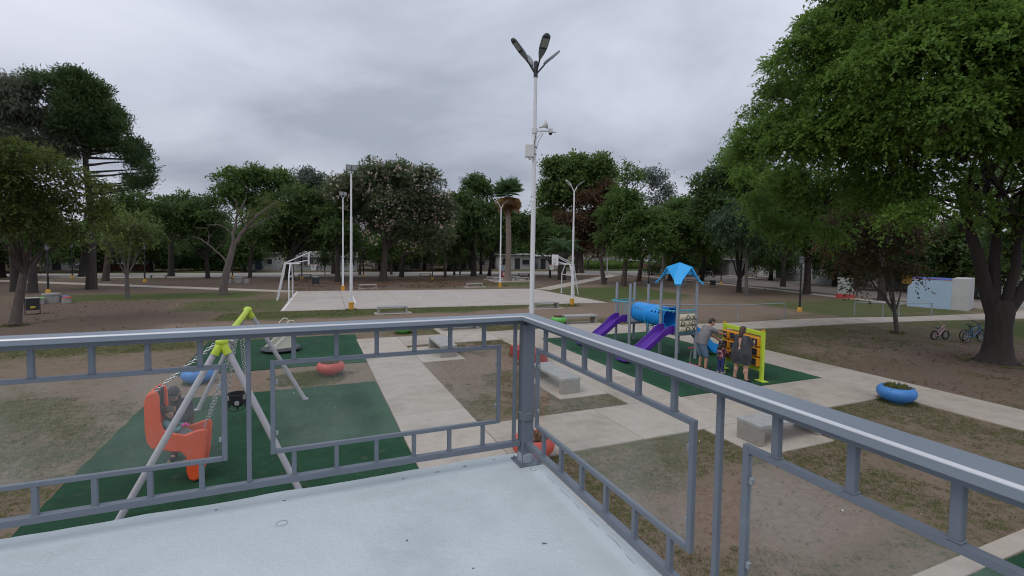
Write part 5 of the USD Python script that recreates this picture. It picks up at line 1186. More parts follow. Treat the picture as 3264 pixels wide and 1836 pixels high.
g = np.random.RandomState(21)
palm = thing('fan_palm', 'tall fan palm with hanging skirt of dry yellow leaves behind the court', 'palm', (19.4, 47.6, 0))
zz = np.linspace(-0.05, 9.6, 26)
part(palm, 'trunk', tube(np.stack([0.06 * np.sin(zz * 0.5), 0 * zz, zz], 1), 0.33 + 0.24 * np.exp(-zz / 0.5) - 0.004 * zz + 0.012 * np.sin(zz * 9), 14), 'bark_palm', smooth=50)
for i in range(42):
    el = 1.5 * g.rand() ** 0.75 - 0.08
    part(palm, 'green_leaf', orient(fan_leaf(g), g.uniform(0, 6.28), el, (0, 0, 9.85), g.uniform(0.95, 1.18)), 'palm_green')
for i in range(38):
    el = g.uniform(-1.35, -0.75) if i < 10 else g.uniform(-0.55, 0.15)
    part(palm, 'dry_leaf', orient(fan_leaf(g, True), g.uniform(0, 6.28), el, (0, 0, 9.5 - (g.uniform(0, 1.2) if i < 12 else 0)), g.uniform(0.9, 1.12) * (0.7 if i < 10 else 1)), 'palm_dry')


def feather(g, L=2.6):
    u = np.linspace(0, 1, 9)
    p = np.stack([u * L, 0 * u, 0.9 * u * (1 - 0.9 * u) * L * 0.55 - 0.38 * L * u ** 3], 1)
    ms = [tube(p, 0.03 * (1 - 0.7 * u) + 0.004, 5)]
    n = 44
    uu = np.linspace(0.1, 0.99, n)
    q = np.stack([np.interp(uu, u, p[:, c]) for c in range(3)], 1)
    for sgn in (-1, 1):
        d = np.stack([np.full(n, 0.55), np.full(n, sgn * 0.85), np.full(n, -0.12)], 1) + g.normal(0, 0.07, (n, 3))
        Ls = 0.48 * np.sin(np.clip(uu * 1.05, 0, 1) * math.pi) ** 0.6 + 0.08
        ms.append(leaf_quads(q, d, Ls, np.full(n, 0.022), g, 0.4))
    return cat(*ms)


g = np.random.RandomState(22)
ph = thing('date_palm', 'short feathery palm with dark stump trunk beyond the right hoop', 'palm', (26.9, 48.5, 0))
zz = np.linspace(-0.05, 3.3, 12)
part(ph, 'trunk', tube(np.stack([0 * zz, 0 * zz, zz], 1), 0.52 + 0.05 * np.sin(zz * 7) + 0.25 * (zz > 2.5), 12), 'bark_dark', smooth=50)
for i in range(30):
    part(ph, 'frond', orient(feather(g), g.uniform(0, 6.28), g.uniform(0.0, 1.1), (0, 0, 3.3), g.uniform(0.85, 1.1)), 'palm_green')


# ------------------------------------------------------------------ hedge, bushes, weeds
def leafy_box(x0, x1, y0, y1, h, n, L, g):
    p = np.stack([g.uniform(x0, x1, n), g.uniform(y0, y1, n), g.uniform(0.05, 1, n) ** 0.7 * h], 1)
    p[:, 2] *= 0.85 + 0.3 * meshkit.fbm(p * V(0.8, 0.8, 0), 3, 3)
    return leaf_quads(p, rand_dirs(g, n) + V(0, -0.3, 0.3), L * g.uniform(0.6, 1.3, n), L * 0.4 * g.uniform(0.7, 1.2, n), g)


g = np.random.RandomState(5)
hd = thing('hedge', 'long dark clipped hedge across the street right of the red brick wall', 'hedge', (0, 0, 0))
part(hd, 'foliage', leafy_box(-20.2, -11.2, 73.0, 74.4, 2.1, 9000, 0.26, g), 'hedge_leaf')
for x in np.arange(-19.6, -11.4, 1.1):
    part(hd, 'stem', tube([(x, 73.7, -0.02), (x + .1, 73.6, .8), (x - .05, 73.7, 1.6)], [.05, .04, .02], 5), 'bark_dark')
bu = thing('bush', 'round dark bush left of the blue play roof, near the stone tables', 'bush', (45.8, 54.9, 0))
part(bu, 'foliage', crown_mesh([(0, 0, .75, .75), (.8, .1, .65, .65), (-.75, 0, .6, .6), (0.2, .3, 1.1, .5)], 'dark', 9)[0], 'hedge_leaf')
for a in (-.4, -.1, .3, .5):
    part(bu, 'stem', tube([(0, 0, -.02), (a, 0, .7)], [.04, .02], 5), 'bark_dark')
top('weeds', leafy_box(45, 66, 72, 90, 0.9, 26000, 0.34, g), 'weed_green', 'lush green weeds on the vacant lot beyond the street', kind='stuff')

# ================================================================== concrete benches
def make_bench(label, loc, rz):
    t = thing('concrete_bench', label, 'bench', loc, rz, 'concrete park benches')
    part(t, 'seat', box((0, 0, 0.385), (1.86, 0.60, 0.09), 0.012), 'bench_top')
    for s in (-1, 1):
        part(t, 'leg', box((s * 0.86, 0, 0.17), (0.135, 0.585, 0.339), 0.01), 'bench_concrete')
    return t


bench0 = make_bench('concrete bench on a pad of the bare plot left of the corner post', (3.13, 14.3, 0.03), 90)
for lab, x, y, rz, s in [
        ('concrete bench with reddish stains seen just right of the corner post, before the red plinth', 5.1, 9.1, 90, 1),
        ('nearest concrete bench, on its own pad behind the right glass panel', 7.86, 4.05, 0, 1),
        ('concrete bench beside the green planter at the play turf', 11.62, 18.68, -4, 0.98),
        ('concrete bench half hidden by the handrail left of the corner post, beyond the path', 5.15, 18.85, 0, 0.95),
        ('low concrete bench on the grass in front of the court, left of the central mast', 3.02, 25.3, -3, 0.9),
        ('concrete bench before the court right of the central mast', 12.7, 24.75, -4, 0.9),
        ('concrete bench behind the court, right of the two left floodlight masts', 3.42, 41.65, -6, 0.8),
        ('concrete bench behind the court, left of the fan palm mast', 13.25, 41.0, -5, 0.82),
        ('dark concrete bench on the far sidewalk behind the left hoop', -1.93, 58.4, -5, 0.74),
        ('concrete bench on the far left sidewalk beside a black lamp post', -16.3, 58.9, -3, 0.78),
        ('concrete bench on the far sidewalk between trunks, right of the blossoming tree', 12.2, 57.8, -4, 0.76),
        ('concrete bench on the far sidewalk right of the palm pad', 25.2, 55.9, -6, 0.8),
        ('rear left bench of the four around the fan palm', 18.35, 49.6, -6, 0.8),
        ('front left bench of the four around the fan palm, behind the mast', 18.65, 48.1, -6, 0.8),
        ('front right bench of the four around the fan palm', 21.25, 47.75, -6, 0.82),
        ('rear right bench of the four around the fan palm', 21.0, 49.7, -6, 0.8),
        ('concrete bench on the right street sidewalk near the V-shaped trunk', 41.05, 31.05, -53, 0.68),
        ('concrete bench half hidden by the leaning trunk on the diagonal path', 31.3, 46.0, 35, 0.75)]:
    copy(bench0, lab, (x, y, 0.03 if y < 50 else 0.02), rz, s)

# ================================================================== planters
def make_pot(label, loc, paint):
    t = thing('round_planter', label, 'planter', loc, 0, 'painted bowl planters')
    prof = [(0.0, 0.03), (0.21, 0.03), (0.23, 0.045), (0.325, 0.10), (0.39, 0.175), (0.41, 0.25), (0.40, 0.31), (0.37, 0.36), (0.335, 0.39), (0.305, 0.40), (0.28, 0.39), (0.272, 0.36), (0.285, 0.335)]
    part(t, 'bowl', lathe(prof, 36), paint, smooth=True)
    part(t, 'foot', lathe([(0.0, 0.0), (0.19, 0.0), (0.19, 0.031), (0.0, 0.031)], 20), paint)
    part(t, 'soil', lathe([(0.29, 0.345), (0.2, 0.37), (0.1, 0.39), (0.0, 0.395)][::-1], 20), 'soil', smooth=True)
    q = np.random.RandomState(int(abs(loc[0] * 97)) % 1000)
    n = 260
    rr, aa = 0.27 * np.sqrt(q.rand(n)), q.uniform(0, 6.28, n)
    p = np.stack([rr * np.cos(aa), rr * np.sin(aa), 0.37 + 0 * rr], 1)
    L = q.uniform(0.05, 0.13, n)
    part(t, 'plants', leaf_quads(p, rand_dirs(q, n) * 0.8 + V(0, 0, 0.7), L, L * 0.25, q), 'leaf_litter' if paint != 'pot_blue' else 'grass_blade', kind='stuff')
    return t


pot_r = make_pot('red bowl planter on bare earth between the two left turf mats', (-0.83, 12.42, 0), 'pot_red')
copy(pot_r, 'red bowl planter behind the foot of the corner post', (2.47, 5.0, 0.03))
pot_b = make_pot('blue bowl planter partly hidden by the swing leg', (-4.33, 12.75, 0), 'pot_blue')
copy(pot_b, 'blue bowl planter at the grass corner right of the play turf', (12.98, 4.62, 0.0), 40, 1.08)
pot_g = make_pot('green bowl planter beside the bench right of the corner post', (10.42, 18.72, 0.0), 'pot_green')
copy(pot_g, 'green bowl planter just under the left handrail, beyond the spinner turf', (2.47, 18.7, 0.0), 70)

# ================================================================== lighting masts
E1, E2 = V(0.92, -0.39, 0), V(0.42, 0.91, 0)


def led_head(a, d, length, width, up=(0, 0, 1)):
    """A flat street lamp head that starts at a and points along d; returns shell, lens meshes."""
    d = np.asarray(d, float) / np.linalg.norm(d)
    s = np.cross(d, up); s /= np.linalg.norm(s); n = np.cross(s, d)
    u = np.linspace(0, 1, 15)
    w = width / 2 * np.interp(u, [0, 0.05, 0.25, 0.45, 0.85, 0.95, 1], [0.28, 0.42, 0.8, 1, 1, 0.8, 0.35])
    h = np.interp(u, [0, 0.2, 0.5, 1], [0.06, 0.085, 0.06, 0.035]) * length
    P = []
    for k in range(15):
        c = a + d * length * u[k]
        P += [c - s * w[k], c - s * w[k] * 0.8 + n * h[k], c + s * w[k] * 0.8 + n * h[k], c + s * w[k], c + s * w[k] * 0.85 - n * 0.016, c - s * w[k] * 0.85 - n * 0.016]
    P = np.array(P); i, j = np.meshgrid(np.arange(14), np.arange(6), indexing='ij')
    q = np.stack([i * 6 + j, i * 6 + (j + 1) % 6, (i + 1) * 6 + (j + 1) % 6, (i + 1) * 6 + j], -1).reshape(-1, 4)
    f = np.vstack([q[:, [0, 2, 1]], q[:, [0, 3, 2]], [[0, 1, 2], [0, 2, 3], [0, 3, 4], [0, 4, 5]], np.array([[0, 2, 1], [0, 3, 2], [0, 4, 3], [0, 5, 4]]) + 84])
    c = a + d * length * 0.64 - n * 0.02
    lens = barbox(c - d * length * 0.17, c + d * length * 0.17, width * 0.7, 0.014, up=tuple(n))
    dark = [barbox(a + d * length * t0 - n * 0.019, a + d * length * t1 - n * 0.019, width * 0.66, 0.012, up=tuple(n)) for t0, t1 in ((0.40, 0.465), (0.83, 0.90))]
    return (P, f), lens, dark


t = thing('lamp_mast', 'tall white central lamp mast with four lamp heads, rising behind the corner post', 'lamp post', (5.85, 12.33, 0))
part(t, 'mast', cat(cyl((0, 0, 0.34), (0, 0, 5.6), 0.085, 0.080, 18), cyl((0, 0, 5.58), (0, 0, 9.1), 0.070, 0.066, 18), cyl((0, 0, 9.08), (0, 0, 9.9), 0.060, 0.058, 16), lathe([(0.087, 5.56), (0.09, 5.62), (0.07, 5.66)], 18)), 'pole_white', smooth=40)
part(t, 'collar', cat(cyl((0, 0, 9.86), (0, 0, 10.36), 0.074, n=16), lathe([(0.074, 10.36), (0.06, 10.41), (0.0, 10.42)], 16)), 'pole_dark', smooth=40)
for lat, aw in ((-0.86, -0.52), (0.36, -0.93), (0.86, 0.52), (-0.36, 0.93)):
    d = E1 * lat + E2 * aw
    d = d / np.linalg.norm(d)
    a0, a1 = d * 0.06 + V(0, 0, 10.02), d * 0.36 + V(0, 0, 10.37)
    h = part(t, 'lamp_arm', tube([a0, a1], 0.03, 10), 'pole_dark', smooth=40)
    sh, le, dk = led_head(a1, d * 0.72 + V(0, 0, 0.69), 0.86, 0.30)
    part(h, 'lamp_head', sh, 'lamp_shell', smooth=30)
    part(h, 'lens', le, 'lamp_lens')
    for x in dk:
        part(h, 'driver_cover', x, 'pole_dark')
sp = part(t, 'horn_speaker', move(lathe([(0.03, 0), (0.042, 0.09), (0.075, 0.17), (0.14, 0.245), (0.155, 0.262), (0.138, 0.255), (0.068, 0.17), (0.025, 0.09)], 20), E1 * 0.16 - E2 * 0.08 + V(0, 0, 8.12), R=np.array([[0.35, 0.1, 0.80], [0.1, 0.95, -0.42], [-0.93, 0.2, 0.42]])), 'plastic_white', smooth=40)
part(t, 'camera_bracket', cat(tube([E1 * 0.05 + V(0, 0, 8.02), E1 * 0.5 + V(0, 0, 8.02)], 0.022, 8), tube([E1 * 0.05 + V(0, 0, 7.75), E1 * 0.25 + V(0, 0, 7.98)], 0.014, 6), cyl((0, 0, 7.94), (0, 0, 8.12), 0.094, n=16)), 'plastic_white')
part(t, 'dome_camera', cat(cyl(E1 * 0.55 + V(0, 0, 7.96), E1 * 0.55 + V(0, 0, 8.10), 0.075, n=16), box(E1 * 0.66 + V(0, 0, 7.99), (0.2, 0.1, 0.012))), 'plastic_white', smooth=40)
part(t, 'camera_dome', ball(E1 * 0.55 + V(0, 0, 7.95), 0.066, (1, 1, 1)), 'mark_black', smooth=True)
part(t, 'cable', cat(tube([E1 * 0.3 + V(0, 0, 7.95), E1 * 0.15 + V(0, 0, 7.7), E1 * 0.07 + V(0, 0, 7.4)], 0.008, 6), tube([-E2 * 0.08 + E1 * 0.05 + V(0, 0, 7.9), -E2 * 0.08 + E1 * -0.01 + V(0, 0, 7.6), -E2 * 0.08 - E1 * 0.04 + V(0, 0, 7.4)], 0.011, 6)), 'mark_black')
bx = part(t, 'junction_box', move(box((0, 0, 0), (0.30, 0.2, 0.44), 0.015), E1 * -0.17 - E2 * 0.06 + V(0, 0, 7.32), rz=-0.4), 'plastic_white')
part(t, 'sensor', ball(E1 * -0.15 - E2 * 0.08 + V(0, 0, 7.06), 0.06, (1, 1, 1)), 'plastic_white', smooth=True)
for z in (7.2, 7.45):
    part(t, 'clamp', cyl((0, 0, z), (0, 0, z + 0.03), 0.083, n=16), 'bolt_steel')
rp = thing('plinth', 'red painted concrete plinth at the foot of the central lamp mast', 'plinth', (5.76, 12.36, 0.0))
part(rp, 'block', box((0, 0, 0.175), (0.76, 1.58, 0.36), 0.015), 'red_paint')


def make_mast(label, loc, rz, h, heads):
    t = thing('court_mast', label, 'floodlight mast', loc, rz, 'white floodlight masts around the court')
    part(t, 'mast', cat(cyl((0, 0, 0.3), (0, 0, h * 0.33), 0.085, n=14), cyl((0, 0, h * 0.33 - .01), (0, 0, h * 0.66), 0.068, n=14), cyl((0, 0, h * 0.66 - .01), (0, 0, h - 0.35), 0.054, n=14)), 'pole_white', smooth=40)
    part(t, 'base_sleeve', lathe([(0, -0.02), (0.15, -0.02), (0.15, 0.40), (0.165, 0.405), (0.165, 0.45), (0.14, 0.47), (0.0, 0.47)], 18), 'base_yellow', smooth=30)
    for s in (-1, 1):
        arm = part(t, 'arm', tube([(0, 0, h - 0.4), (s * 0.12, 0, h - 0.22), (s * 0.20, 0, h - 0.05)], 0.03, 8), 'pole_white')
        if heads == 'led':
            sh, le, dk = led_head(V(s * 0.20, 0, h - 0.06), V(s * 0.75, -0.35, 0.62), 0.62, 0.26)
            part(arm, 'lamp_head', sh, 'lamp_shell' if s > 0 else 'plastic_white', smooth=30)
            part(arm, 'lens', le, 'lamp_lens')
        else:
            c = V(s * 0.16, -0.02, h + 0.02)
            part(arm, 'floodlight', box(c, (0.30, 0.14, 0.34), 0.02), 'lamp_shell')
            part(arm, 'lens', box(c + V(0, -0.075, 0), (0.24, 0.012, 0.24), 0.004), 'lamp_lens')
    return t


mA = make_mast('white floodlight mast at the near left court corner', (0.9, 27.4, 0), 10, 8.5, 'flood')
copy(mA, 'white floodlight mast behind the court, just left of the near left one', (1.18, 39.75, 0), 20, (1, 1, 0.955))
mC = make_mast('white mast with two lamp heads in front of the fan palm', (15.5, 40.0, 0), -14, 8.0, 'led')
copy(mC, 'white mast with two lamp heads at the right hoop', (15.15, 25.6, 0), -14, (1, 1, 1.02))


# ================================================================== small park lamps
def make_park_lamp(label, loc, h=3.5):
    t = thing('park_lamp', label, 'park lamp', loc, 0, 'black park lamps with yellow feet')
    part(t, 'pole', cat(cyl((0, 0, 0.3), (0, 0, 1.2), 0.065, n=12), cyl((0, 0, 1.2), (0, 0, h - 0.35), 0.05, n=12)), 'lamp_black', smooth=40)
    part(t, 'foot', lathe([(0, -0.02), (0.17, -0.02), (0.16, 0.08), (0.11, 0.27), (0.09, 0.29), (0, 0.29)], 14), 'base_yellow', smooth=30)
    ln = part(t, 'lantern', lathe([(0.055, h - 0.36), (0.10, h - 0.33), (0.15, h - 0.05), (0.14, h)], 14), 'lamp_shell', smooth=40)
    part(ln, 'cap', lathe([(0.20, h), (0.18, h + 0.04), (0.06, h + 0.12), (0, h + 0.13)], 14), 'lamp_black', smooth=40)
    return t


lamp0 = make_park_lamp('black park lamp behind the round concrete table on the left', (-19.3, 43.1, 0))
for lab, x, y, s in [('black park lamp at the far left street, left of the pine trunk', -23.9, 60.0, 1), ('black park lamp between the forked young tree and the far left bench', -16.1, 53.5, 1), ('black park lamp just right of the half-bare tree trunk', -9.3, 58.1, 1), ('black park lamp in front of the white house, behind the left hoop', -2.2, 54.9, 1),
                     ('black park lamp right of the near left court mast at the far sidewalk', 4.75, 58.9, 1), ('black park lamp with yellow foot in the leaf litter behind the court middle', 11.6, 51.4, 1), ('black park lamp behind the low posts of the play tower', 28.0, 33.6, 0.95), ('black park lamp beside the street near the V-shaped trunk', 42.3, 38.6, 0.95), ('black park lamp nearest on the right, before the grey cabinet', 28.25, 18.6, 1)]:
    copy(lamp0, lab, (x, y, 0), 0, s)


# ================================================================== bins
def make_bin(label, loc, rz, emblem):
    t = thing('litter_bin', label, 'litter bin', loc, rz, 'black park litter bins')
    part(t, 'basket', box((0, 0, 0.54), (0.50, 0.40, 0.62), 0.025), 'bin_black')
    part(t, 'rim', cat(box((0, 0, 0.865), (0.52, 0.42, 0.03), 0.008)), 'bin_rim')
    for s in (-1, 1):
        part(t, 'post', box((s * 0.285, 0, 0.42), (0.04, 0.05, 0.88), 0.004), 'bin_black')
    part(t, 'foot_bar', box((0, 0, 0.012), (0.62, 0.08, 0.025), 0.003), 'bin_black')
    if emblem:
        part(t, 'emblem', cat(extrude(Polygon([(0.11 * math.cos(a) * (1 + 0.2 * math.cos(3 * a)), 0.05 * math.sin(a) + 0.40) for a in np.linspace(0, 6.2, 20)]), 0.006, 'xz', -0.207), extrude(Polygon([(-0.12, 0.33), (0.12, 0.34), (0.10, 0.355), (-0.1, 0.345)]), 0.006, 'xz', -0.207)), 'emblem_yellow')
    return t


bin0 = make_bin('large black litter bin with yellow emblem beside the leaning left tree', (-14.96, 30.2, 0), 24, True)
bin1 = make_bin('black litter bin standing behind the left hoop', (-0.9, 44.9, 0), 5, False)
copy(bin1, 'black litter bin right of the blue play roof near the street', (37.6, 35.2, 0), -30, 0.88)


# ================================================================== round tables and stools
def make_table(label, loc, group):
    t = thing('round_table', label, 'table', loc, 0, group)
    part(t, 'drum', lathe([(0, -0.02), (0.43, -0.02), (0.43, 0.47), (0, 0.47)], 24), 'table_concrete', smooth=30)
    part(t, 'top', lathe([(0.43, 0.471), (0.46, 0.475), (0.46, 0.56), (0.44, 0.575), (0, 0.58)], 24), 'table_concrete', smooth=30)
    return t


def make_stool(label, loc, paint, s=1.0):
    t = thing('stool', label, 'stool', loc, 0, 'round concrete stools', s)
    part(t, 'drum', lathe([(0, -0.02), (0.235, -0.02), (0.235, 0.32), (0, 0.32)], 18), 'table_concrete', smooth=30)
    part(t, 'top', lathe([(0.235, 0.321), (0.245, 0.325), (0.245, 0.375), (0.22, 0.39), (0, 0.392)], 18), paint, smooth=30)
    return t


tb0 = make_table('round concrete table beside the litter bin on the left', (-16.45, 36.1, 0), 'round concrete tables')
copy(tb0, 'round dark concrete table behind the half-bare tree', (-7.85, 50.6, 0), 0, 0.9)
copy(tb0, 'round concrete table under the trees left of the blue play roof', (34.3, 40.4, 0), 0, 1.1)
copy(tb0, 'round concrete table right behind the play tower roof', (36.3, 38.3, 0), 0, 1.0)
make_stool('concrete stool with green top left of the round table', (-16.75, 35.4, 0), 'stool_green')
make_stool('concrete stool with blue top right of the round table', (-15.85, 36.3, 0), 'stool_blue')
st_r = make_stool('concrete stool with orange red top, rightmost by the round table', (-15.45, 35.45, 0), 'stool_red')
st_p = make_stool('plain concrete stool right of the table behind the half-bare tree', (-7.1, 50.2, 0), 'table_concrete')
copy(st_p, 'plain concrete stool left of the table behind the half-bare tree', (-8.65, 50.4, 0))
copy(st_p, 'plain concrete stool beside the table left of the play roof', (33.2, 40.6, 0), 0, 1.1)
copy(st_p, 'plain concrete stool in front of the table behind the play roof', (35.4, 37.4, 0), 0, 1.1)


# ================================================================== basketball hoops
def make_hoop(label, loc, rz):
    """Frame on the court's end line (y across the court, the board towards +x)."""
    t = thing('basketball_hoop', label, 'basketball hoop', loc, rz, 'basketball hoops on white frames')
    for s in (-1, 1):
        part(t, 'upright', tube([(0, s * 1.17, 0), (0, s * 1.17, 1.68), (0.02, s * 0.42, 2.55)], 0.05, 10), 'hoop_white', smooth=40)
        part(t, 'foot_plate', box((0, s * 1.17, 0.035), (0.22, 0.22, 0.02)), 'hoop_white')
    part(t, 'cross_bar', cyl((0, -1.17, 1.66), (0, 1.17, 1.66), 0.042, n=10), 'hoop_white', smooth=40)
    part(t, 'top_bar', cyl((0, -0.46, 2.55), (0, 0.46, 2.55), 0.048, n=10), 'hoop_white', smooth=40)
    for s in (-1, 1):
        part(t, 'rear_strut', tube([(-0.85, s * 0.35, 0), (-0.35, s * 0.40, 2.55)], 0.042, 8), 'hoop_white', smooth=40)
        part(t, 'side_bar', cyl((-0.36, s * 0.40, 2.56), (0.62, s * 0.40, 2.56), 0.042, n=8), 'hoop_white', smooth=40)
        part(t, 'board_arm', tube([(-0.36, s * 0.40, 2.58), (1.1, s * 0.30, 3.28)], 0.034, 8), 'hoop_white', smooth=40)
        part(t, 'board_brace', tube([(0.1, s * 0.40, 2.56), (1.12, s * 0.30, 2.78)], 0.028, 8), 'hoop_white', smooth=40)
    bd = part(t, 'backboard', box((1.17, 0, 2.90), (0.05, 1.22, 0.88), 0.006), 'board_white')
    part(bd, 'target_square', cat(*[box((1.199, y, z), (0.008, sy, sz)) for y, z, sy, sz in ((0, 2.98, 0.40, 0.035), (0, 2.62, 0.40, 0.035), (-0.185, 2.80, 0.035, 0.326), (0.185, 2.80, 0.035, 0.326))]), 'mark_black')
    rim = part(t, 'rim', cat(move(_torus(0.225, 0.012, 24, 6), (1.47, 0, 2.50)), box((1.225, 0, 2.50), (0.07, 0.12, 0.05))), 'hoop_orange')
    ms = []
    for k in range(12):
        a = k * math.pi / 6
        for sg in (-1, 1):
            ms.append(tube([(1.47 + 0.225 * math.cos(a), 0.225 * math.sin(a), 2.5), (1.47 + 0.17 * math.cos(a + sg * .26), 0.17 * math.sin(a + sg * .26), 2.3), (1.47 + 0.13 * math.cos(a + sg * .5), 0.13 * math.sin(a + sg * .5), 2.08)], 0.007, 4))
    part(rim, 'net', cat(*ms), 'net_white', kind='stuff')
    return t


hoop0 = make_hoop('white basketball hoop at the left court end, seen edge-on', (-2.62, 33.72, 0.0), -4)
copy(hoop0, 'white basketball hoop at the right court end, its backboard facing left', (18.5, 32.2, 0.0), 176)


# ================================================================== pipe rails
def pipe_rail(label, pts, h, mids=True):
    t = thing('pipe_rail', label, 'pipe rail', (0, 0, 0), 0, 'grey pipe rails along the right path')
    for p in pts:
        part(t, 'post', cyl((p[0], p[1], -0.02), (p[0], p[1], h), 0.032, n=10), 'steel_pipe', smooth=40)
    part(t, 'top_pipe', tube([(a, b, h) for a, b in pts], 0.034, 10), 'steel_pipe', smooth=40)
    return t


pipe_rail('grey pipe rail behind the play tower along the far path', [(14.6, 18.55), (17.0, 17.55), (20.35, 16.45), (24.1, 16.5)], 0.92)
pipe_rail('grey pipe rail on the lawn in front of the blue wall', [(29.45, 15.9), (30.75, 15.05), (32.1, 14.9), (34.2, 14.25)], 0.88)


# ================================================================== spinner
t = thing('spinner', 'small merry-go-round with dark round deck and two cream side panels', 'merry-go-round', (-2.39, 16.45, 0.02), 20)
part(t, 'deck', lathe([(0, 0.05), (0.60, 0.05), (0.67, 0.07), (0.69, 0.10), (0.67, 0.135), (0.62, 0.14), (0, 0.142)], 40), 'mgr_deck', smooth=30)
part(t, 'hub', cyl((0, 0, 0), (0, 0, 0.052), 0.2, n=18), 'mark_black')
for s in (-1, 1):
    y = s * 0.34
    pp = Polygon([(-0.46, 0.143), (0.42, 0.143), (0.40, 0.80), (0.32, 0.86)])
    inner = Polygon([(-0.30, 0.18), (0.36, 0.18), (0.345, 0.74)])
    sp_ = part(t, 'side_panel', cat(extrude(pp.difference(inner), 0.05, 'xz', y - 0.025), extrude(inner.buffer(0.004), 0.022, 'xz', y - 0.011)), 'mgr_cream')
    part(sp_, 'hoop_handle', tube([(0.38, y, 0.70), (0.385, y, 1.02), (0.33, y, 1.12), (0.20, y, 1.14), (0.06, y, 1.02), (-0.04, y, 0.62)], 0.02, 8), 'mgr_cream', smooth=40)

# ================================================================== swing set
SX, SZ = -2.68, 2.40
t = thing('swing_set', 'swing frame with grey legs and lime green top bar on the left turf', 'swing frame', (0, 0, 0))
part(t, 'top_bar', tube([(SX, 5.72, SZ), (SX - 0.08, 9.85, SZ)], 0.055, 14), 'swing_lime', smooth=40)
for yb, ya, xl, xr in ((5.19, 5.76, -3.93, -1.55), (10.15, 9.8, -3.86, -1.52)):
    xa = SX - 0.02 if yb < 8 else SX - 0.08
    for xb in (xl, xr):
        leg = part(t, 'leg', tube([(xb, yb, 0.0), (xa + (0.03 if xb > xa else -0.03), ya, SZ - 0.03)], 0.048, 14), 'swing_grey', smooth=40)
        d = V(xb - xa, yb - ya, -SZ); d /= np.linalg.norm(d)
        c = V(xa, ya, SZ)
        part(leg, 'socket', tube([c + d * 0.02, c + d * 0.22], 0.062, 14), 'swing_lime', smooth=40)
        part(leg, 'foot_ring', cyl((xb, yb, 0.02), (xb, yb, 0.035), 0.075, n=14), 'swing_grey')
    part(t, 'bracket', ball((xa, ya, SZ), 0.085, (1.1, 1.0, 0.9)), 'swing_lime', smooth=True)


def chain(a, b, parent, link=0.075, r=0.0085):
    a, b = np.asarray(a, float), np.asarray(b, float)
    d = b - a; Lg = np.linalg.norm(d); d /= Lg
    s = np.cross(d, V(0, 1, 0)); s /= np.linalg.norm(s); u = np.cross(d, s)
    base, f = _torus(1, 0.32, 10, 4)
    ms = []
    n = int(Lg / (link * 0.72))
    for k in range(n):
        c = a + d * (k + 0.5) * Lg / n
        w = s if k % 2 else u; o = np.cross(d, w)
        v = base[:, :1] * d * link * 0.40 + base[:, 1:2] * w * link * 0.24 + base[:, 2:3] * o * r * 2.4
        ms.append((c + v, f))
    return part(parent, 'chain', cat(*ms), 'chain_steel')


# orange seat with high back, swung out to the left
sw = thing('bucket_chair_swing', 'large orange moulded swing chair with high back, carrying a small child', 'swing seat', (0, 0, 0))
OY0, OY1 = 6.10, 6.62
side = Polygon([(-3.83, 1.44), (-3.80, 1.55), (-3.73, 1.60), (-3.66, 1.58), (-3.63, 1.48), (-3.62, 1.10), (-3.58, 0.96), (-3.48, 0.90), (-3.30, 0.84), (-3.10, 0.90), (-3.00, 0.90), (-2.985, 0.84), (-3.0, 0.62), (-3.02, 0.36), (-3.06, 0.16), (-3.10, 0.08), (-3.17, 0.05), (-3.24, 0.09), (-3.27, 0.20), (-3.28, 0.48), (-3.33, 0.56), (-3.62, 0.62), (-3.74, 0.68), (-3.80, 0.78), (-3.82, 0.95)]).buffer(0.02).buffer(-0.02)
sm = to_man(extrude(side, OY1 - OY0, 'xz', OY0))
scoop = Polygon([(-3.72, 1.75), (-3.70, 1.40), (-3.70, 0.98), (-3.66, 0.80), (-3.52, 0.72), (-3.20, 0.67), (-3.13, 0.60), (-3.12, 0.15), (-2.9, 0.1), (-2.9, 1.75)])
cut = to_man(extrude(scoop.intersection(Polygon([(-3.72, 0.66), (-2.8, 0.66), (-2.8, 2), (-3.72, 2)])), OY1 - OY0 - 0.11, 'xz', OY0 + 0.055))
legcut = to_man(extrude(Polygon([(-3.13, 0.66), (-2.9, 0.66), (-2.9, 0.12), (-3.13, 0.16)]), OY1 - OY0 - 0.11, 'xz', OY0 + 0.055))
sv = soft(sm - cut - legcut, 0.035, 10)
part(sw, 'shell', sv, 'seat_orange', smooth=45)
part(sw, 'head_slot', cat(box((-3.70, 6.36, 1.50), (0.03, 0.2, 0.05), 0.01)), 'rubber_black')
for yy in (6.27, 6.43):
    part(sw, 'harness_strap', tube([(-3.72, yy, 1.60), (-3.66, yy, 1.58), (-3.655, yy, 1.30), (-3.60, yy, 1.12), (-3.50, yy, 1.06)], 0.02, 6), 'rubber_black')
top_f, top_b = V(SX - 0.01, 6.08, SZ - 0.05), V(SX - 0.01, 6.66, SZ - 0.05)
for yy, ty in ((OY0 + 0.03, 6.05), (OY1 - 0.03, 6.70)):
    chain((-3.03, yy, 0.90), (SX + 0.10, ty, SZ - 0.05), sw)
    chain((-3.70, yy, 1.58), (SX - 0.10, ty, SZ - 0.05), sw)
for ty in (6.05, 6.70):
    part(sw, 'hanger', box((SX - 0.01, ty, SZ - 0.055), (0.24, 0.05, 0.05), 0.01), 'metal_plate')

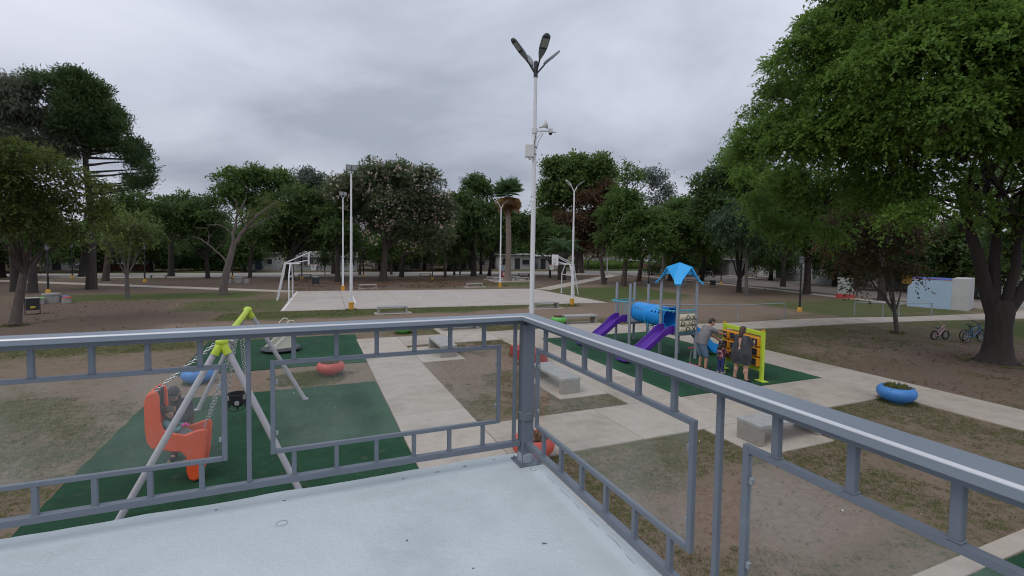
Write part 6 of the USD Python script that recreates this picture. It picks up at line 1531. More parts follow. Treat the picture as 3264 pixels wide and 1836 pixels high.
# black toddler bucket
sb = thing('toddler_swing', 'black rubber toddler bucket swing hanging from chains beside the leg', 'swing seat', (0, 0, 0))
by = 8.1
bk = to_man(lathe([(0.0, 0.58), (0.12, 0.59), (0.17, 0.66), (0.18, 0.80), (0.19, 0.90), (0.165, 0.90), (0.155, 0.78), (0.14, 0.68), (0.0, 0.65)], 20))
holes = [to_man(move(lathe([(0, -0.2), (0.075, -0.2), (0.075, 0.2), (0, 0.2)], 14), (0.02 + a * 0.1, -0.10, 0.62), R=np.array([[1, 0, 0], [0, 0.2, -0.98], [0, 0.98, 0.2]]))) for a in (-0.8, 0.8)]
v_, f_ = man(bk - holes[0] - holes[1])
part(sb, 'bucket', (v_ + V(-2.79, by, 0), f_), 'rubber_black', smooth=40)
for s in (-1, 1):
    part(sb, 'corner_plate', box((-2.79 + s * 0.14, by - 0.12, 0.84), (0.05, 0.03, 0.09), 0.006), 'metal_plate')
part(sb, 'front_plate', box((-2.79 + 0.02, by - 0.19, 0.74), (0.08, 0.02, 0.08), 0.006), 'metal_plate')
part(sb, 'leg_strap', tube([(-2.96, by - 0.12, 0.68), (-2.90, by - 0.18, 0.60), (-2.79, by - 0.2, 0.585), (-2.68, by - 0.18, 0.60), (-2.62, by - 0.12, 0.68)], 0.01, 6), 'rubber_black')
for s in (-1, 1):
    for s2 in (-1, 1):
        chain((-2.79 + s * 0.17, by + s2 * 0.1, 0.88), (SX - 0.05 + s * 0.03, by + s2 * 0.28, SZ - 0.05), sb)

# ================================================================== play tower
pt = thing('play_tower', 'play tower with blue roof, blue crawl tube and two purple slides on turf', 'play structure', (0, 0, 0))
AX0, AX1, AY0, AY1 = 10.70, 11.62, 13.17, 14.10      # low tower
BX0, BX1, BY0, BY1 = 10.63, 11.49, 10.33, 11.21      # roofed tower
for x, y, h in [(AX0, AY1, 2.52), (AX0, AY0, 2.53), (AX1, AY1, 2.51), (AX1, AY0, 2.50), (BX0, BY1, 2.82), (BX0, BY0, 2.82), (BX1, BY1, 2.80), (BX1, BY0, 2.80)]:
    p_ = part(pt, 'post', cat(cyl((x, y, 0.02), (x, y, h), 0.055, n=16)), 'play_post', smooth=40)
    part(p_, 'cap', lathe([(0.057, h - 0.015), (0.058, h + 0.01), (0.035, h + 0.025), (0, h + 0.027)], 14), 'play_post', smooth=40)
for x0, x1, y0, y1 in ((AX0, AX1, AY0, AY1), (BX0, BX1, BY0, BY1)):
    part(pt, 'deck', box(((x0 + x1) / 2, (y0 + y1) / 2, 0.925), (x1 - x0 + 0.04, y1 - y0 + 0.04, 0.07), 0.008), 'play_deck')


# purple slides running towards -x
def slide(xs, yc, zs, w, wall, paint, name, thick=0.035):
    xs, zs, wall = map(lambda a: np.asarray(a, float), (xs, zs, wall))
    u = np.linspace(0, len(xs) - 1, 40)
    k = np.arange(len(xs))
    from scipy.interpolate import PchipInterpolator
    X, Z, W = (PchipInterpolator(k, a)(u) for a in (xs, zs, wall))
    pts = []
    for x, z, h in zip(X, Z, W):
        a = w / 2
        sec = [(-a - 0.03, h), (-a - 0.045, h - 0.035), (-a - 0.02, -thick), (a + 0.02, -thick), (a + 0.045, h - 0.035), (a + 0.03, h), (a - 0.0, h - 0.004), (a - 0.03, 0.03), (a - 0.07, 0.0), (-a + 0.07, 0.0), (-a + 0.03, 0.03), (-a, h - 0.004)]
        pts += [(x, yc + q, z + r) for q, r in sec]
    P = np.array(pts); m = 12
    i, j = np.meshgrid(np.arange(39), np.arange(m), indexing='ij')
    q = np.stack([i * m + j, i * m + (j + 1) % m, (i + 1) * m + (j + 1) % m, (i + 1) * m + j], -1).reshape(-1, 4)
    ends = []
    for o, fl in ((0, 0), (39 * m, 1)):
        for tr in ([0, 1, 11], [1, 10, 11], [1, 2, 10], [2, 9, 10], [2, 3, 9], [3, 8, 9], [3, 4, 8], [4, 7, 8], [4, 5, 7], [5, 6, 7]):
            ends.append([o + a for a in (tr if fl else tr[::-1])])
    f = np.vstack([q[:, [0, 1, 2]], q[:, [0, 2, 3]], np.array(ends)])
    if xs[-1] > xs[0]:
        f = f[:, ::-1]
    return part(pt, name, (P, f), paint, smooth=35)


SXs = lambda x: [x + 0.02, x - 0.18, x - 0.40, x - 0.75, x - 1.2, x - 1.55, x - 1.80, x - 2.08]
SZs = [0.965, 0.965, 0.90, 0.66, 0.36, 0.17, 0.115, 0.115]
SWl = [0.27, 0.27, 0.24, 0.19, 0.18, 0.17, 0.14, 0.08]
slide(SXs(AX0), 13.66, SZs, 0.52, SWl, 'play_purple', 'slide')
slide(SXs(BX0), 10.77, SZs, 0.52, SWl, 'play_purple', 'slide')
slide([BX1 - 0.02, BX1 + 0.15, BX1 + 0.4, BX1 + 0.8, BX1 + 1.1, BX1 + 1.35], 10.77, [0.965, 0.95, 0.80, 0.42, 0.16, 0.12], 0.5, [0.2, 0.22, 0.25, 0.30, 0.32, 0.28], 'play_blue', 'blue_slide')

# crawl tube with round holes
TX, TZ, TR = (AX0 + AX1) / 2 - 0.02, 1.385, 0.40
tb = to_man(move(lathe([(TR, 0), (TR, 0.90), (TR + 0.012, 0.91), (TR + 0.012, 0.98), (TR, 0.99), (TR, 1.96), (TR - 0.025, 1.96), (TR - 0.025, 0), (TR, 0)], 44), (TX, AY0, TZ), R=np.array([[1, 0, 0], [0, 0, -1], [0, 1, 0]])))
ang = math.radians(152)
for yy in (12.92, 12.72, 12.52, 11.92, 11.72, 11.52):
    d = V(math.cos(ang), 0, math.sin(ang))
    c = V(TX, yy, TZ)
    tb = tb - to_man(cyl(c + d * 0.2, c + d * 0.6, 0.05, n=14))
    d2 = V(-math.cos(ang), 0, math.sin(ang))
    tb = tb - to_man(cyl(c + d2 * 0.2, c + d2 * 0.6, 0.05, n=14))
v, f = man(tb)
part(pt, 'crawl_tube', (v, f), 'play_blue', smooth=40)


def ring_panel(y, y2):
    s = to_man(extrude(Polygon([(BX0 + 0.04, 0.96), (BX1 - 0.03, 0.96), (BX1 - 0.03, 1.80), (BX0 + 0.04, 1.80)]).buffer(-0.05).buffer(0.05).difference(Polygon([(TX + 0.385 * math.cos(a), TZ + 0.385 * math.sin(a)) for a in np.linspace(0, 6.283, 40)[:-1]])), y2 - y, 'xz', y))
    return man(s)


part(pt, 'tube_panel', ring_panel(BY1 - 0.02, BY1 + 0.02), 'play_blue', smooth=30)
part(pt, 'tube_cradle', cat(*[tube([(TX - 0.1 + 0.42 * math.cos(a), 12.2, TZ + 0.44 * math.sin(a)) for a in np.linspace(math.pi * 1.02, math.pi * 1.6, 8)], 0.016, 6), tube([(TX - 0.32, 12.2, 1.1), (TX - 0.32, 12.15, 0.9), (TX - 0.3, 12.1, 0.02)], 0.016, 6)]), 'play_teal')

# teal rails
part(pt, 'guard_rail', tube([(AX0, AY1, 1.78), (AX0 - 0.28, AY1 - 0.06, 1.78), (AX0 - 0.36, (AY0 + AY1) / 2 + 0.1, 1.78), (AX0 - 0.2, AY0 + 0.12, 1.78), (AX0, AY0, 1.80)], 0.026, 10), 'play_teal', smooth=40)
part(pt, 'guard_rail', tube([(AX0, AY1, 1.78), (AX1, AY1, 1.78)], 0.024, 10), 'play_teal', smooth=40)
for k in range(6):
    x = AX0 + (k + 0.8) / 6.6 * (AX1 - AX0)
    part(pt, 'guard_bar', cyl((x, AY1, 0.96), (x, AY1, 1.78), 0.013, n=8), 'play_teal', smooth=40)
part(pt, 'guard_rail', tube([(BX0 - 0.02, BY1 + 0.25, 1.76), (BX0 - 0.14, BY1 - 0.1, 1.76), (BX0 - 0.16, (BY0 + BY1) / 2, 1.76), (BX0 - 0.04, BY0 + 0.06, 1.78)], 0.026, 10), 'play_teal', smooth=40)
part(pt, 'guard_rail', tube([(BX0, BY0, 1.80), (BX1, BY0, 1.80)], 0.026, 10), 'play_teal', smooth=40)
for k in range(6):
    x = BX0 + (k + 1) / 7 * (BX1 - BX0)
    part(pt, 'guard_bar', cyl((x, BY0, 1.67), (x, BY0, 1.80), 0.011, n=8), 'play_teal', smooth=40)
part(pt, 'guard_rail', tube([(BX0, BY0, 0.99), (BX1, BY0, 0.99)], 0.022, 10), 'play_teal', smooth=40)

# noughts and crosses drums
nx_ = part(pt, 'drum_frame', cat(*[cyl((BX0 + 0.04, BY0, z), (BX1 - 0.04, BY0, z), 0.012, n=8) for z in (1.13, 1.34, 1.55)]), 'play_teal')
SYM = ['O', 'X', 'O', 'O', ')', 'O', 'O', 'x', 'O']
for r_ in range(3):
    for c_ in range(3):
        cx, cz = BX0 + 0.175 + c_ * 0.245, 1.55 - r_ * 0.21
        dr = part(nx_, 'drum', cat(move(lathe([(0, -0.115), (0.10, -0.115), (0.112, -0.10), (0.112, 0.10), (0.10, 0.115), (0, 0.115)], 18), (cx, BY0, cz), R=np.array([[0, 0, 1], [1, 0, 0], [0, 1, 0]]))), 'play_cream', smooth=35)
for r_, c_, sy in ((0, 1, 'O'), (0, 2, 'X'), (1, 0, 'O'), (1, 1, ')'), (1, 2, 'O'), (2, 1, 'O'), (2, 2, 'X')):
    cx, cz = BX0 + 0.175 + c_ * 0.245 - (0.02 if sy == 'O' else 0), 1.55 - r_ * 0.21
    bend = lambda x, z: (cx + x, BY0 - math.sqrt(max(1e-6, 0.115 ** 2 - z * z)), cz + z)
    if sy == 'O':
        ms = tube([bend(0.078 * math.cos(a), 0.072 * math.sin(a)) for a in np.linspace(0, 6.2832, 21)], 0.015, 5)
    elif sy == 'X':
        ms = cat(tube([bend(k_, k_) for k_ in np.linspace(-0.072, 0.072, 9)], 0.015, 5), tube([bend(k_, -k_) for k_ in np.linspace(-0.072, 0.072, 9)], 0.015, 5))
    else:
        ms = tube([bend(0.05 * math.cos(a), 0.06 * math.sin(a)) for a in np.linspace(-1.2, 1.2, 11)], 0.012, 5)
    part(nx_, 'symbol', ms, 'mark_black')

# four-gabled roof
cx, cy = (BX0 + BX1) / 2, (BY0 + BY1) / 2
a_, b_, zt, zg, zc = 0.60, 0.67, 3.50, 3.34, 2.76
top_v = [V(0, 0, zt)] + [V(a_ * math.cos(k * math.pi / 2), a_ * math.sin(k * math.pi / 2), zg) for k in range(4)]
cor = []
for k in range(4):
    c0, s0 = math.cos(k * math.pi / 2 + math.pi / 4), math.sin(k * math.pi / 2 + math.pi / 4)
    q = V(b_ * np.sign(c0), b_ * np.sign(s0), zc)
    n1 = V(math.cos((k) * math.pi / 2), math.sin(k * math.pi / 2), 0); n2 = V(math.cos((k + 1) * math.pi / 2), math.sin((k + 1) * math.pi / 2), 0)
    cor += [q - n2 * 0.15, q - n1 * 0.15]
RV = np.array(top_v + cor) + V(cx, cy, 0)
mid_v = []
for k in range(4):                                   # a bend above each corner, so that the eaves flare
    for c_, m_ in ((5 + 2 * k, 1 + k), (6 + 2 * k, 1 + (k + 1) % 4)):
        q = RV[c_] * 0.70 + RV[m_] * 0.18 + RV[0] * 0.12
        mid_v.append(q * V(1, 1, 1) - V(0, 0, 0.035))
RV = np.vstack([RV, mid_v])
RF = []
for k in range(4):
    m0, m1, c0, c1, d0, d1 = 1 + k, 1 + (k + 1) % 4, 5 + 2 * k, 6 + 2 * k, 13 + 2 * k, 14 + 2 * k
    RF += [[0, m0, d0], [0, d0, d1], [0, d1, m1], [d0, c0, c1], [d0, c1, d1]]
nv = len(RV)
low = RV - V(0, 0, 0.05); low[:, :2] = (low[:, :2] - V(cx, cy)) * 0.97 + V(cx, cy)
edge = {}
for tr in RF:
    for a0, a1 in ((tr[0], tr[1]), (tr[1], tr[2]), (tr[2], tr[0])):
        edge[(a0, a1)] = 1
rim_f = []
for a0, a1 in edge:
    if (a1, a0) not in edge:
        rim_f += [[a0, a0 + nv, a1 + nv], [a0, a1 + nv, a1]]
part(pt, 'roof', (np.vstack([RV, low]), np.array(RF + [[a + nv for a in tr[::-1]] for tr in RF] + rim_f)), 'play_roof')
for k in range(4):
    m0 = RV[1 + k]; d_ = (m0 - V(cx, cy, m0[2])); d_ /= np.linalg.norm(d_); s_ = V(-d_[1], d_[0], 0)
    c_ = V(cx, cy, 0) + d_ * 0.50
    part(pt, 'gable_infill', hull(np.array([c_ + s_ * w_ + V(0, 0, z_) + d_ * e_ for w_, z_ in ((-0.25, 3.08), (0.25, 3.08), (0.07, 3.27), (-0.07, 3.27)) for e_ in (0, 0.025)])), 'play_roof')
# arched ladder
for s_ in (-0.2, 0.2):
    part(pt, 'ladder_rail', tube([(AX1 - 0.02, 13.63 + s_, 0.96), (AX1 + 0.25, 13.63 + s_, 0.92), (AX1 + 0.55, 13.63 + s_, 0.62), (AX1 + 0.75, 13.63 + s_, 0.02)], 0.02, 8), 'play_post')
for x_, z_ in ((AX1 + 0.36, 0.81), (AX1 + 0.56, 0.6), (AX1 + 0.67, 0.32)):
    part(pt, 'rung', cyl((x_, 13.43, z_), (x_, 13.83, z_), 0.016, n=8), 'play_post')

# ================================================================== lime activity panel with turning cubes
ap = thing('activity_panel', 'lime green frame with rows of orange cubes where the family plays', 'play panel', (11.22, 7.30, 0.02), 83.2)
Wp = 1.66
for x in (0.0, Wp):
    p_ = part(ap, 'post', box((x, 0, 0.76), (0.095, 0.095, 1.52), 0.006), 'panel_lime')
    part(p_, 'cap', box((x, 0, 1.545), (0.085, 0.085, 0.045), 0.008), 'cube_orange')
    part(p_, 'foot_plate', box((x, 0, 0.012), (0.34, 0.22, 0.024), 0.006), 'panel_lime')
part(ap, 'top_beam', box((Wp / 2, 0, 1.44), (Wp - 0.1, 0.07, 0.13), 0.008), 'panel_lime')
part(ap, 'bottom_beam', box((Wp / 2, 0, 0.34), (Wp - 0.1, 0.07, 0.11), 0.008), 'panel_lime')
for k in range(3):
    part(ap, 'axle', cyl((0.04, 0, 0.56 + k * 0.31), (Wp - 0.04, 0, 0.56 + k * 0.31), 0.016, n=10), 'bolt_steel')
for r_ in range(3):
    for c_ in range(5):
        x, z = 0.19 + c_ * 0.32, 0.56 + r_ * 0.31
        tilt = ((r_ * 5 + c_) * 37 % 11 - 5) * 0.012
        cb = part(ap, 'cube', move(box((0, 0, 0), (0.29, 0.27, 0.27), 0.022), (x, 0, z), rz=tilt), 'cube_orange')
        part(cb, 'picture', box((x, 0.137, z), (0.20, 0.006, 0.19), 0.002), 'cube_dark')
        part(cb, 'print', box((x, 0.1412, z + 0.01), (0.12, 0.003, 0.02)), 'cube_mark')
        part(cb, 'picture', box((x, -0.137, z), (0.20, 0.006, 0.19), 0.002), 'cube_dark')

# ================================================================== people
def hand(w, d, side, r=1.0, curl=0.5):
    """Palm, four bent fingers and a thumb beyond the wrist w, pointing along d; `side` points to the thumb."""
    w, d, side = np.asarray(w, float), np.asarray(d, float), np.asarray(side, float)
    d = d / np.linalg.norm(d); side = side - d * (side @ d); side /= np.linalg.norm(side); n = np.cross(d, side)
    out = [bone(w, 0.026 * r, w + d * 0.07 * r + side * 0.018 * r, 0.019 * r, 10), bone(w, 0.026 * r, w + d * 0.07 * r - side * 0.022 * r, 0.018 * r, 10)]
    for k, L in enumerate((0.070, 0.078, 0.072, 0.056)):
        b = w + d * 0.078 * r + side * (0.028 - 0.018 * k) * r
        m = b + (d * math.cos(curl * .5) - n * math.sin(curl * .5)) * L * 0.55 * r
        e = m + (d * math.cos(curl) - n * math.sin(curl)) * L * 0.45 * r
        out += [bone(b, 0.0095 * r, m, 0.0088 * r, 8), bone(m, 0.0088 * r, e, 0.0075 * r, 8)]
    tb = w + d * 0.025 * r + side * 0.024 * r
    tm = tb + (d * 0.6 + side * 0.75) * 0.035 * r
    return out + [bone(tb, 0.012 * r, tm, 0.0105 * r, 8), bone(tm, 0.0105 * r, tm + (d * 0.9 + side * 0.2) * 0.03 * r, 0.009 * r, 8)]


def head_solid(c, fwd, up, r=1.0):
    """Skull, jaw, nose, ears, lips; c is the middle of the head."""
    c, fwd, up = np.asarray(c, float), np.asarray(fwd, float), np.asarray(up, float)
    fwd = fwd / np.linalg.norm(fwd); up = up - fwd * (up @ fwd); up /= np.linalg.norm(up); lf = np.cross(up, fwd)
    p = lambda x, y, z: c + (fwd * x + lf * y + up * z) * r
    s = [bone(p(-0.018, 0, 0.025), 0.088 * r, p(0.012, 0, 0.02), 0.082 * r), bone(p(0.015, 0, 0.0), 0.074 * r, p(0.038, 0, -0.07), 0.045 * r), bone(p(0.05, 0.02, -0.045), 0.035 * r, p(0.05, -0.02, -0.045), 0.035 * r),
         bone(p(0.088, 0, 0.012), 0.010 * r, p(0.108, 0, -0.022), 0.014 * r, 8), bone(p(0.086, 0.018, -0.052), 0.009 * r, p(0.086, -0.018, -0.052), 0.009 * r, 8)]
    for sg in (-1, 1):
        s.append(bone(p(-0.005, sg * 0.084, 0.014), 0.014 * r, p(0.0, sg * 0.082, -0.022), 0.010 * r, 8))
    eyes = [ball(p(0.083, sg * 0.031, 0.014), 0.0105 * r, n=1) for sg in (-1, 1)]
    brows = [tube([p(0.089, sg * 0.016, 0.034), p(0.088, sg * 0.034, 0.038), p(0.078, sg * 0.05, 0.032)], 0.004 * r, 5) for sg in (-1, 1)]
    lips = [tube([p(0.0905, 0.022, -0.052), p(0.096, 0, -0.050), p(0.0905, -0.022, -0.052)], 0.0055 * r, 5)]
    return s, eyes, brows, lips, p


mat('eye_dark', (0.02, 0.015, 0.012), 0.3)
mat('lip', (0.33, 0.13, 0.11), 0.5)


def person(label, loc, rz, group=None):
    return thing('person', label, 'person', loc, rz, group)


def limbs(J, pairs):
    return [bone(J[a], ra, J[b], rb) for a, ra, b, rb in pairs]


# --- man: grey shirt, denim shorts, leaning to the panel with both arms forward (x forward, y left)
t = person('man in grey shirt and denim shorts leaning towards the lime panel', (10.56, 8.96, 0.022), -14)
H = dict(hipL=V(-.10, .10, .86), hipR=V(-.10, -.10, .86), kneeL=V(-.03, .13, .46), kneeR=V(.02, -.12, .46), ankL=V(-.06, .14, .075), ankR=V(-.02, -.13, .075), toeL=V(.13, .17, .03), toeR=V(.17, -.15, .03),
         pel=V(-.10, 0, .92), waist=V(-.05, 0, 1.08), chest=V(.06, 0, 1.27), neck=V(.15, 0, 1.43), headb=V(.20, 0, 1.50), shL=V(.10, .19, 1.37), shR=V(.12, -.19, 1.37),
         elL=V(.32, .22, 1.14), wrL=V(.52, .12, 1.00), elR=V(.38, -.20, 1.26), wrR=V(.62, -.14, 1.20))
hs, eyes, brows, lips, hp = head_solid((.25, 0, 1.575), (0.86, -.10, -0.42), (0.35, 0, 0.93))
body = limbs(H, [('hipL', .095, 'kneeL', .062), ('hipR', .095, 'kneeR', .062), ('kneeL', .058, 'ankL', .04), ('kneeR', .058, 'ankR', .04), ('ankL', .04, 'toeL', .03), ('ankR', .04, 'toeR', .03), ('pel', .13, 'waist', .13), ('waist', .13, 'chest', .14), ('chest', .13, 'neck', .06), ('neck', .058, 'headb', .055),
                 ('shL', .06, 'elL', .047), ('elL', .045, 'wrL', .03), ('shR', .06, 'elR', .047), ('elR', .045, 'wrR', .03), ('shL', .06, 'shR', .06)])
body += hand(H['wrL'], H['wrL'] - H['elL'], (0, 0.2, 1)) + hand(H['wrR'], H['wrR'] - H['elR'], (0, 0.2, 1)) + hs
bd = part(t, 'body', soft(union(body), 0.022, 6), 'skin', smooth=True)
part(bd, 'eyes', cat(*eyes), 'eye_dark'); part(bd, 'lips', cat(*lips), 'lip')
shirt = union([bone(V(-.11, .06, .88), .165, V(-.04, .05, 1.10), .17), bone(V(-.11, -.06, .88), .165, V(-.04, -.05, 1.10), .17), bone(V(-.04, .05, 1.10), .17, V(.06, .06, 1.26), .155), bone(V(-.04, -.05, 1.10), .17, V(.06, -.06, 1.26), .155), bone(V(.06, .08, 1.27), .14, V(.13, .0, 1.40), .078), bone(V(.06, -.08, 1.27), .14, V(.13, .0, 1.40), .078), bone(H['shL'], .085, H['shL'] + (H['elL'] - H['shL']) * .62, .076), bone(H['shR'], .085, H['shR'] + (H['elR'] - H['shR']) * .62, .076), bone(H['shL'], .085, H['chest'], .12), bone(H['shR'], .085, H['chest'], .12)])
shirt = shirt.trim_by_plane([0.25, 0, 1], 0.80).trim_by_plane([-0.5, 0, -1], -1.50)
part(t, 'shirt', soft(shirt, 0.03, 5), 'shirt_grey', smooth=True)
sh = union([bone(V(-.10, .07, .90), .145, V(-.09, .10, .80), .115), bone(V(-.10, -.07, .90), .145, V(-.09, -.10, .80), .115), bone(V(-.09, .10, .80), .115, H['kneeL'] + V(0, 0, -.02), .092), bone(V(-.09, -.10, .80), .115, H['kneeR'] + V(0, 0, -.02), .092)]).trim_by_plane([0, 0, 1], .45)
part(t, 'shorts', soft(sh, 0.03, 5), 'denim', smooth=True)
part(t, 'hair', soft(union([bone(hp(-.028, 0, .045), .092, hp(.0, 0, .05), .086), bone(hp(-.05, 0, -.02), .07, hp(-.03, 0, .03), .085)]).trim_by_plane(list(map(float, -(hp(1, 0, -.9) - hp(0, 0, 0)) / 1.345)), float(-(hp(1, 0, -.9) - hp(0, 0, 0)) @ hp(.045, 0, .03) / 1.345)), 0.02, 4), 'hair_dark', smooth=True)
for s_, a in (('L', H['ankL']), ('R', H['ankR'])):
    tt = H['toe' + s_]
    part(t, 'shoe', soft(union([bone(a + V(-.03, 0, -.03), .045, tt + V(-.02, 0, .015), .044), bone(a + V(-.03, 0, -.01), .046, a + V(.02, 0, 0), .046)]).trim_by_plane([0, 0, 1], 0.0), 0.02, 3), 'shoe_black', smooth=True)

# --- woman: charcoal dress, long dark hair, seen from behind, forearms raised
t = person('woman in dark charcoal dress with long brown hair, seen from behind', (10.68, 7.58, 0.022), 8)
H = dict(hipL=V(-.02, .10, .84), hipR=V(-.02, -.10, .84), kneeL=V(.0, .15, .45), kneeR=V(.0, -.15, .45), ankL=V(-.03, .19, .07), ankR=V(-.03, -.19, .07), toeL=V(.14, .22, .028), toeR=V(.14, -.22, .028), pel=V(-.02, 0, .90), waist=V(0, 0, 1.05), chest=V(.01, 0, 1.24), neck=V(0, 0, 1.38), headb=V(.02, 0, 1.45),
         shL=V(0, .175, 1.32), shR=V(0, -.175, 1.32), elL=V(.16, .25, 1.10), wrL=V(.36, .16, 1.16), elR=V(.17, -.25, 1.10), wrR=V(.37, -.16, 1.18))
hs, eyes, brows, lips, hp = head_solid((.03, 0, 1.53), (0.97, 0.05, -0.18), (0.15, 0, 1))
body = limbs(H, [('hipL', .12, 'kneeL', .078), ('hipR', .12, 'kneeR', .078), ('kneeL', .072, 'ankL', .043), ('kneeR', .072, 'ankR', .043), ('ankL', .042, 'toeL', .028), ('ankR', .042, 'toeR', .028), ('pel', .14, 'waist', .125), ('waist', .125, 'chest', .13), ('chest', .12, 'neck', .052), ('neck', .05, 'headb', .05), ('shL', .06, 'elL', .05), ('elL', .046, 'wrL', .028), ('shR', .06, 'elR', .05), ('elR', .046, 'wrR', .028), ('shL', .055, 'shR', .055)])
for x_ in 'LR':
    body.append(bone(H['knee' + x_] + V(-.035, 0, -.12), .062, H['knee' + x_] + V(-.03, .0, -.2), .052))
body += hand(H['wrL'], H['wrL'] - H['elL'], (0, -.2, 1), .92) + hand(H['wrR'], H['wrR'] - H['elR'], (0, .2, 1), .92) + hs
bd = part(t, 'body', soft(union(body), 0.022, 6), 'skin_light', smooth=True)
part(bd, 'eyes', cat(*eyes), 'eye_dark'); part(bd, 'lips', cat(*lips), 'lip')
dr = [bone(V(-.01, s * .19, .52), .115, V(-.02, s * .16, .86), .160) for s in (-1, 1)] + [bone(V(-.01, s * .10, .52), .14, V(-.02, s * .06, .86), .18) for s in (-1, 1)] + [bone(V(-.02, s * .16, .86), .160, V(0, s * .11, 1.06), .155) for s in (-1, 1)] + [bone(V(0, s * .11, 1.06), .155, V(.01, s * .11, 1.24), .14) for s in (-1, 1)] + [bone(V(.01, s * .10, 1.24), .13, V(0, s * .06, 1.36), .07) for s in (-1, 1)]
for x_ in 'LR':
    dr += [bone(H['sh' + x_], .085, H['sh' + x_] + (H['el' + x_] - H['sh' + x_]) * .8, .078), bone(H['sh' + x_], .08, H['chest'], .12)]
dr = union(dr + [bone(V(-.01, -.1, .52), .14, V(-.01, .1, .52), .14)]).trim_by_plane([0, 0, 1], .53).trim_by_plane([0, 0, -1], -1.385)
part(t, 'dress', soft(dr, 0.03, 5), 'dress_charcoal', smooth=True)
part(t, 'hair', soft(union([bone(hp(-.03, 0, .035), .094, hp(.005, 0, .045), .086), bone(hp(-.06, 0, -.01), .075, hp(-.09, 0, -.10), .058), bone(hp(-.09, 0, -.10), .058, hp(-.105, .01, -.19), .04), bone(hp(-.04, .05, -.04), .05, hp(-.04, -.05, -.04), .05)]), 0.022, 4), 'hair_brown', smooth=True)
for s_ in 'LR':
    a, tt = H['ank' + s_], H['toe' + s_]
    part(t, 'shoe', soft(union([bone(a + V(-.03, 0, -.03), .042, tt + V(-.02, 0, .012), .04)]).trim_by_plane([0, 0, 1], 0.0), 0.02, 3), 'shoe_black', smooth=True)


# --- children
def child(label, loc, rz, h, top_, legs_, shoes, hair, arms=((.22, .10, .62), (.24, -.08, .60)), long_hair=True):
    t = person(label, loc, rz)
    k = h / 1.05
    P = lambda *a: V(*a) * k
    H = dict(hipL=P(0, .06, .50), hipR=P(0, -.06, .50), kneeL=P(.02, .07, .27), kneeR=P(.0, -.07, .27), ankL=P(-.01, .08, .05), ankR=P(-.02, -.08, .05), toeL=P(.10, .10, .02), toeR=P(.09, -.10, .02), pel=P(0, 0, .53), chest=P(.0, 0, .72), neck=P(0, 0, .82), shL=P(0, .105, .785), shR=P(0, -.105, .785), elL=P(.08, .15, .66), elR=P(.08, -.15, .66), wrL=P(*arms[0]), wrR=P(*arms[1]))
    hs, eyes, brows, lips, hp = head_solid(P(.02, 0, .935), (0.95, 0, -.3), (.3, 0, .95), .92 * k ** .5)
    body = limbs(H, [('hipL', .062 * k, 'kneeL', .043 * k), ('hipR', .062 * k, 'kneeR', .043 * k), ('kneeL', .042 * k, 'ankL', .028 * k), ('kneeR', .042 * k, 'ankR', .028 * k), ('ankL', .028 * k, 'toeL', .02 * k), ('ankR', .028 * k, 'toeR', .02 * k), ('pel', .085 * k, 'chest', .085 * k), ('chest', .08 * k, 'neck', .038 * k), ('shL', .04 * k, 'elL', .032 * k), ('elL', .03 * k, 'wrL', .021 * k), ('shR', .04 * k, 'elR', .032 * k), ('elR', .03 * k, 'wrR', .021 * k), ('shL', .04 * k, 'shR', .04 * k)])
    body += [bone(H['neck'], .036 * k, P(.01, 0, .88), .036 * k)] + hand(H['wrL'], H['wrL'] - H['elL'], (0, 0, 1), .68) + hand(H['wrR'], H['wrR'] - H['elR'], (0, 0, 1), .68) + hs
    bd = part(t, 'body', soft(union(body), 0.016, 5), 'skin_light', smooth=True)
    part(bd, 'eyes', cat(*eyes), 'eye_dark'); part(bd, 'lips', cat(*lips), 'lip')
    tp = [bone(P(0, .03, .50), .092 * k, P(0, .03, .70), .09 * k), bone(P(0, -.03, .50), .092 * k, P(0, -.03, .70), .09 * k), bone(P(0, .04, .72), .08 * k, P(0, 0, .80), .045 * k), bone(P(0, -.04, .72), .08 * k, P(0, 0, .80), .045 * k)]
    for x_ in 'LR':
        tp += [bone(H['sh' + x_], .052 * k, H['el' + x_], .044 * k), bone(H['el' + x_], .044 * k, H['el' + x_] + (H['wr' + x_] - H['el' + x_]) * .85, .034 * k)]
    part(t, 'top', soft(union(tp).trim_by_plane([0, 0, 1], .455 * k).trim_by_plane([0, 0, -1], -.825 * k), 0.02, 4), top_, smooth=True)
    lg = []
    for x_ in 'LR':
        lg += [bone(H['hip' + x_], .074 * k, H['knee' + x_], .053 * k), bone(H['knee' + x_], .053 * k, H['ank' + x_] + P(0, 0, .03), .04 * k)]
    part(t, 'leggings', soft(union(lg + [bone(H['hipL'], .075 * k, H['hipR'], .075 * k)]).trim_by_plane([0, 0, 1], .06 * k), 0.02, 4), legs_, smooth=True)
    hr = [bone(hp(-.026, 0, .04), .093 * .95 * k ** .5, hp(.008, 0, .05), .088 * .95 * k ** .5), bone(hp(-.04, .035, -.03), .06 * k, hp(-.04, -.035, -.03), .06 * k)]
    if long_hair:
        hr += [bone(hp(-.06, .0, -.05), .058 * k, hp(-.075, 0, -.15), .045 * k)]
    part(t, 'hair', soft(union(hr), 0.018, 4), hair, smooth=True)
    for s_ in 'LR':
        a, tt = H['ank' + s_], H['toe' + s_]
        part(t, 'shoe', soft(union([bone(a + P(-.02, 0, -.01), .038 * k, tt + P(-.01, 0, .015), .034 * k)]).trim_by_plane([0, 0, 1], 0.0), 0.014, 3), shoes, smooth=True)
    return t


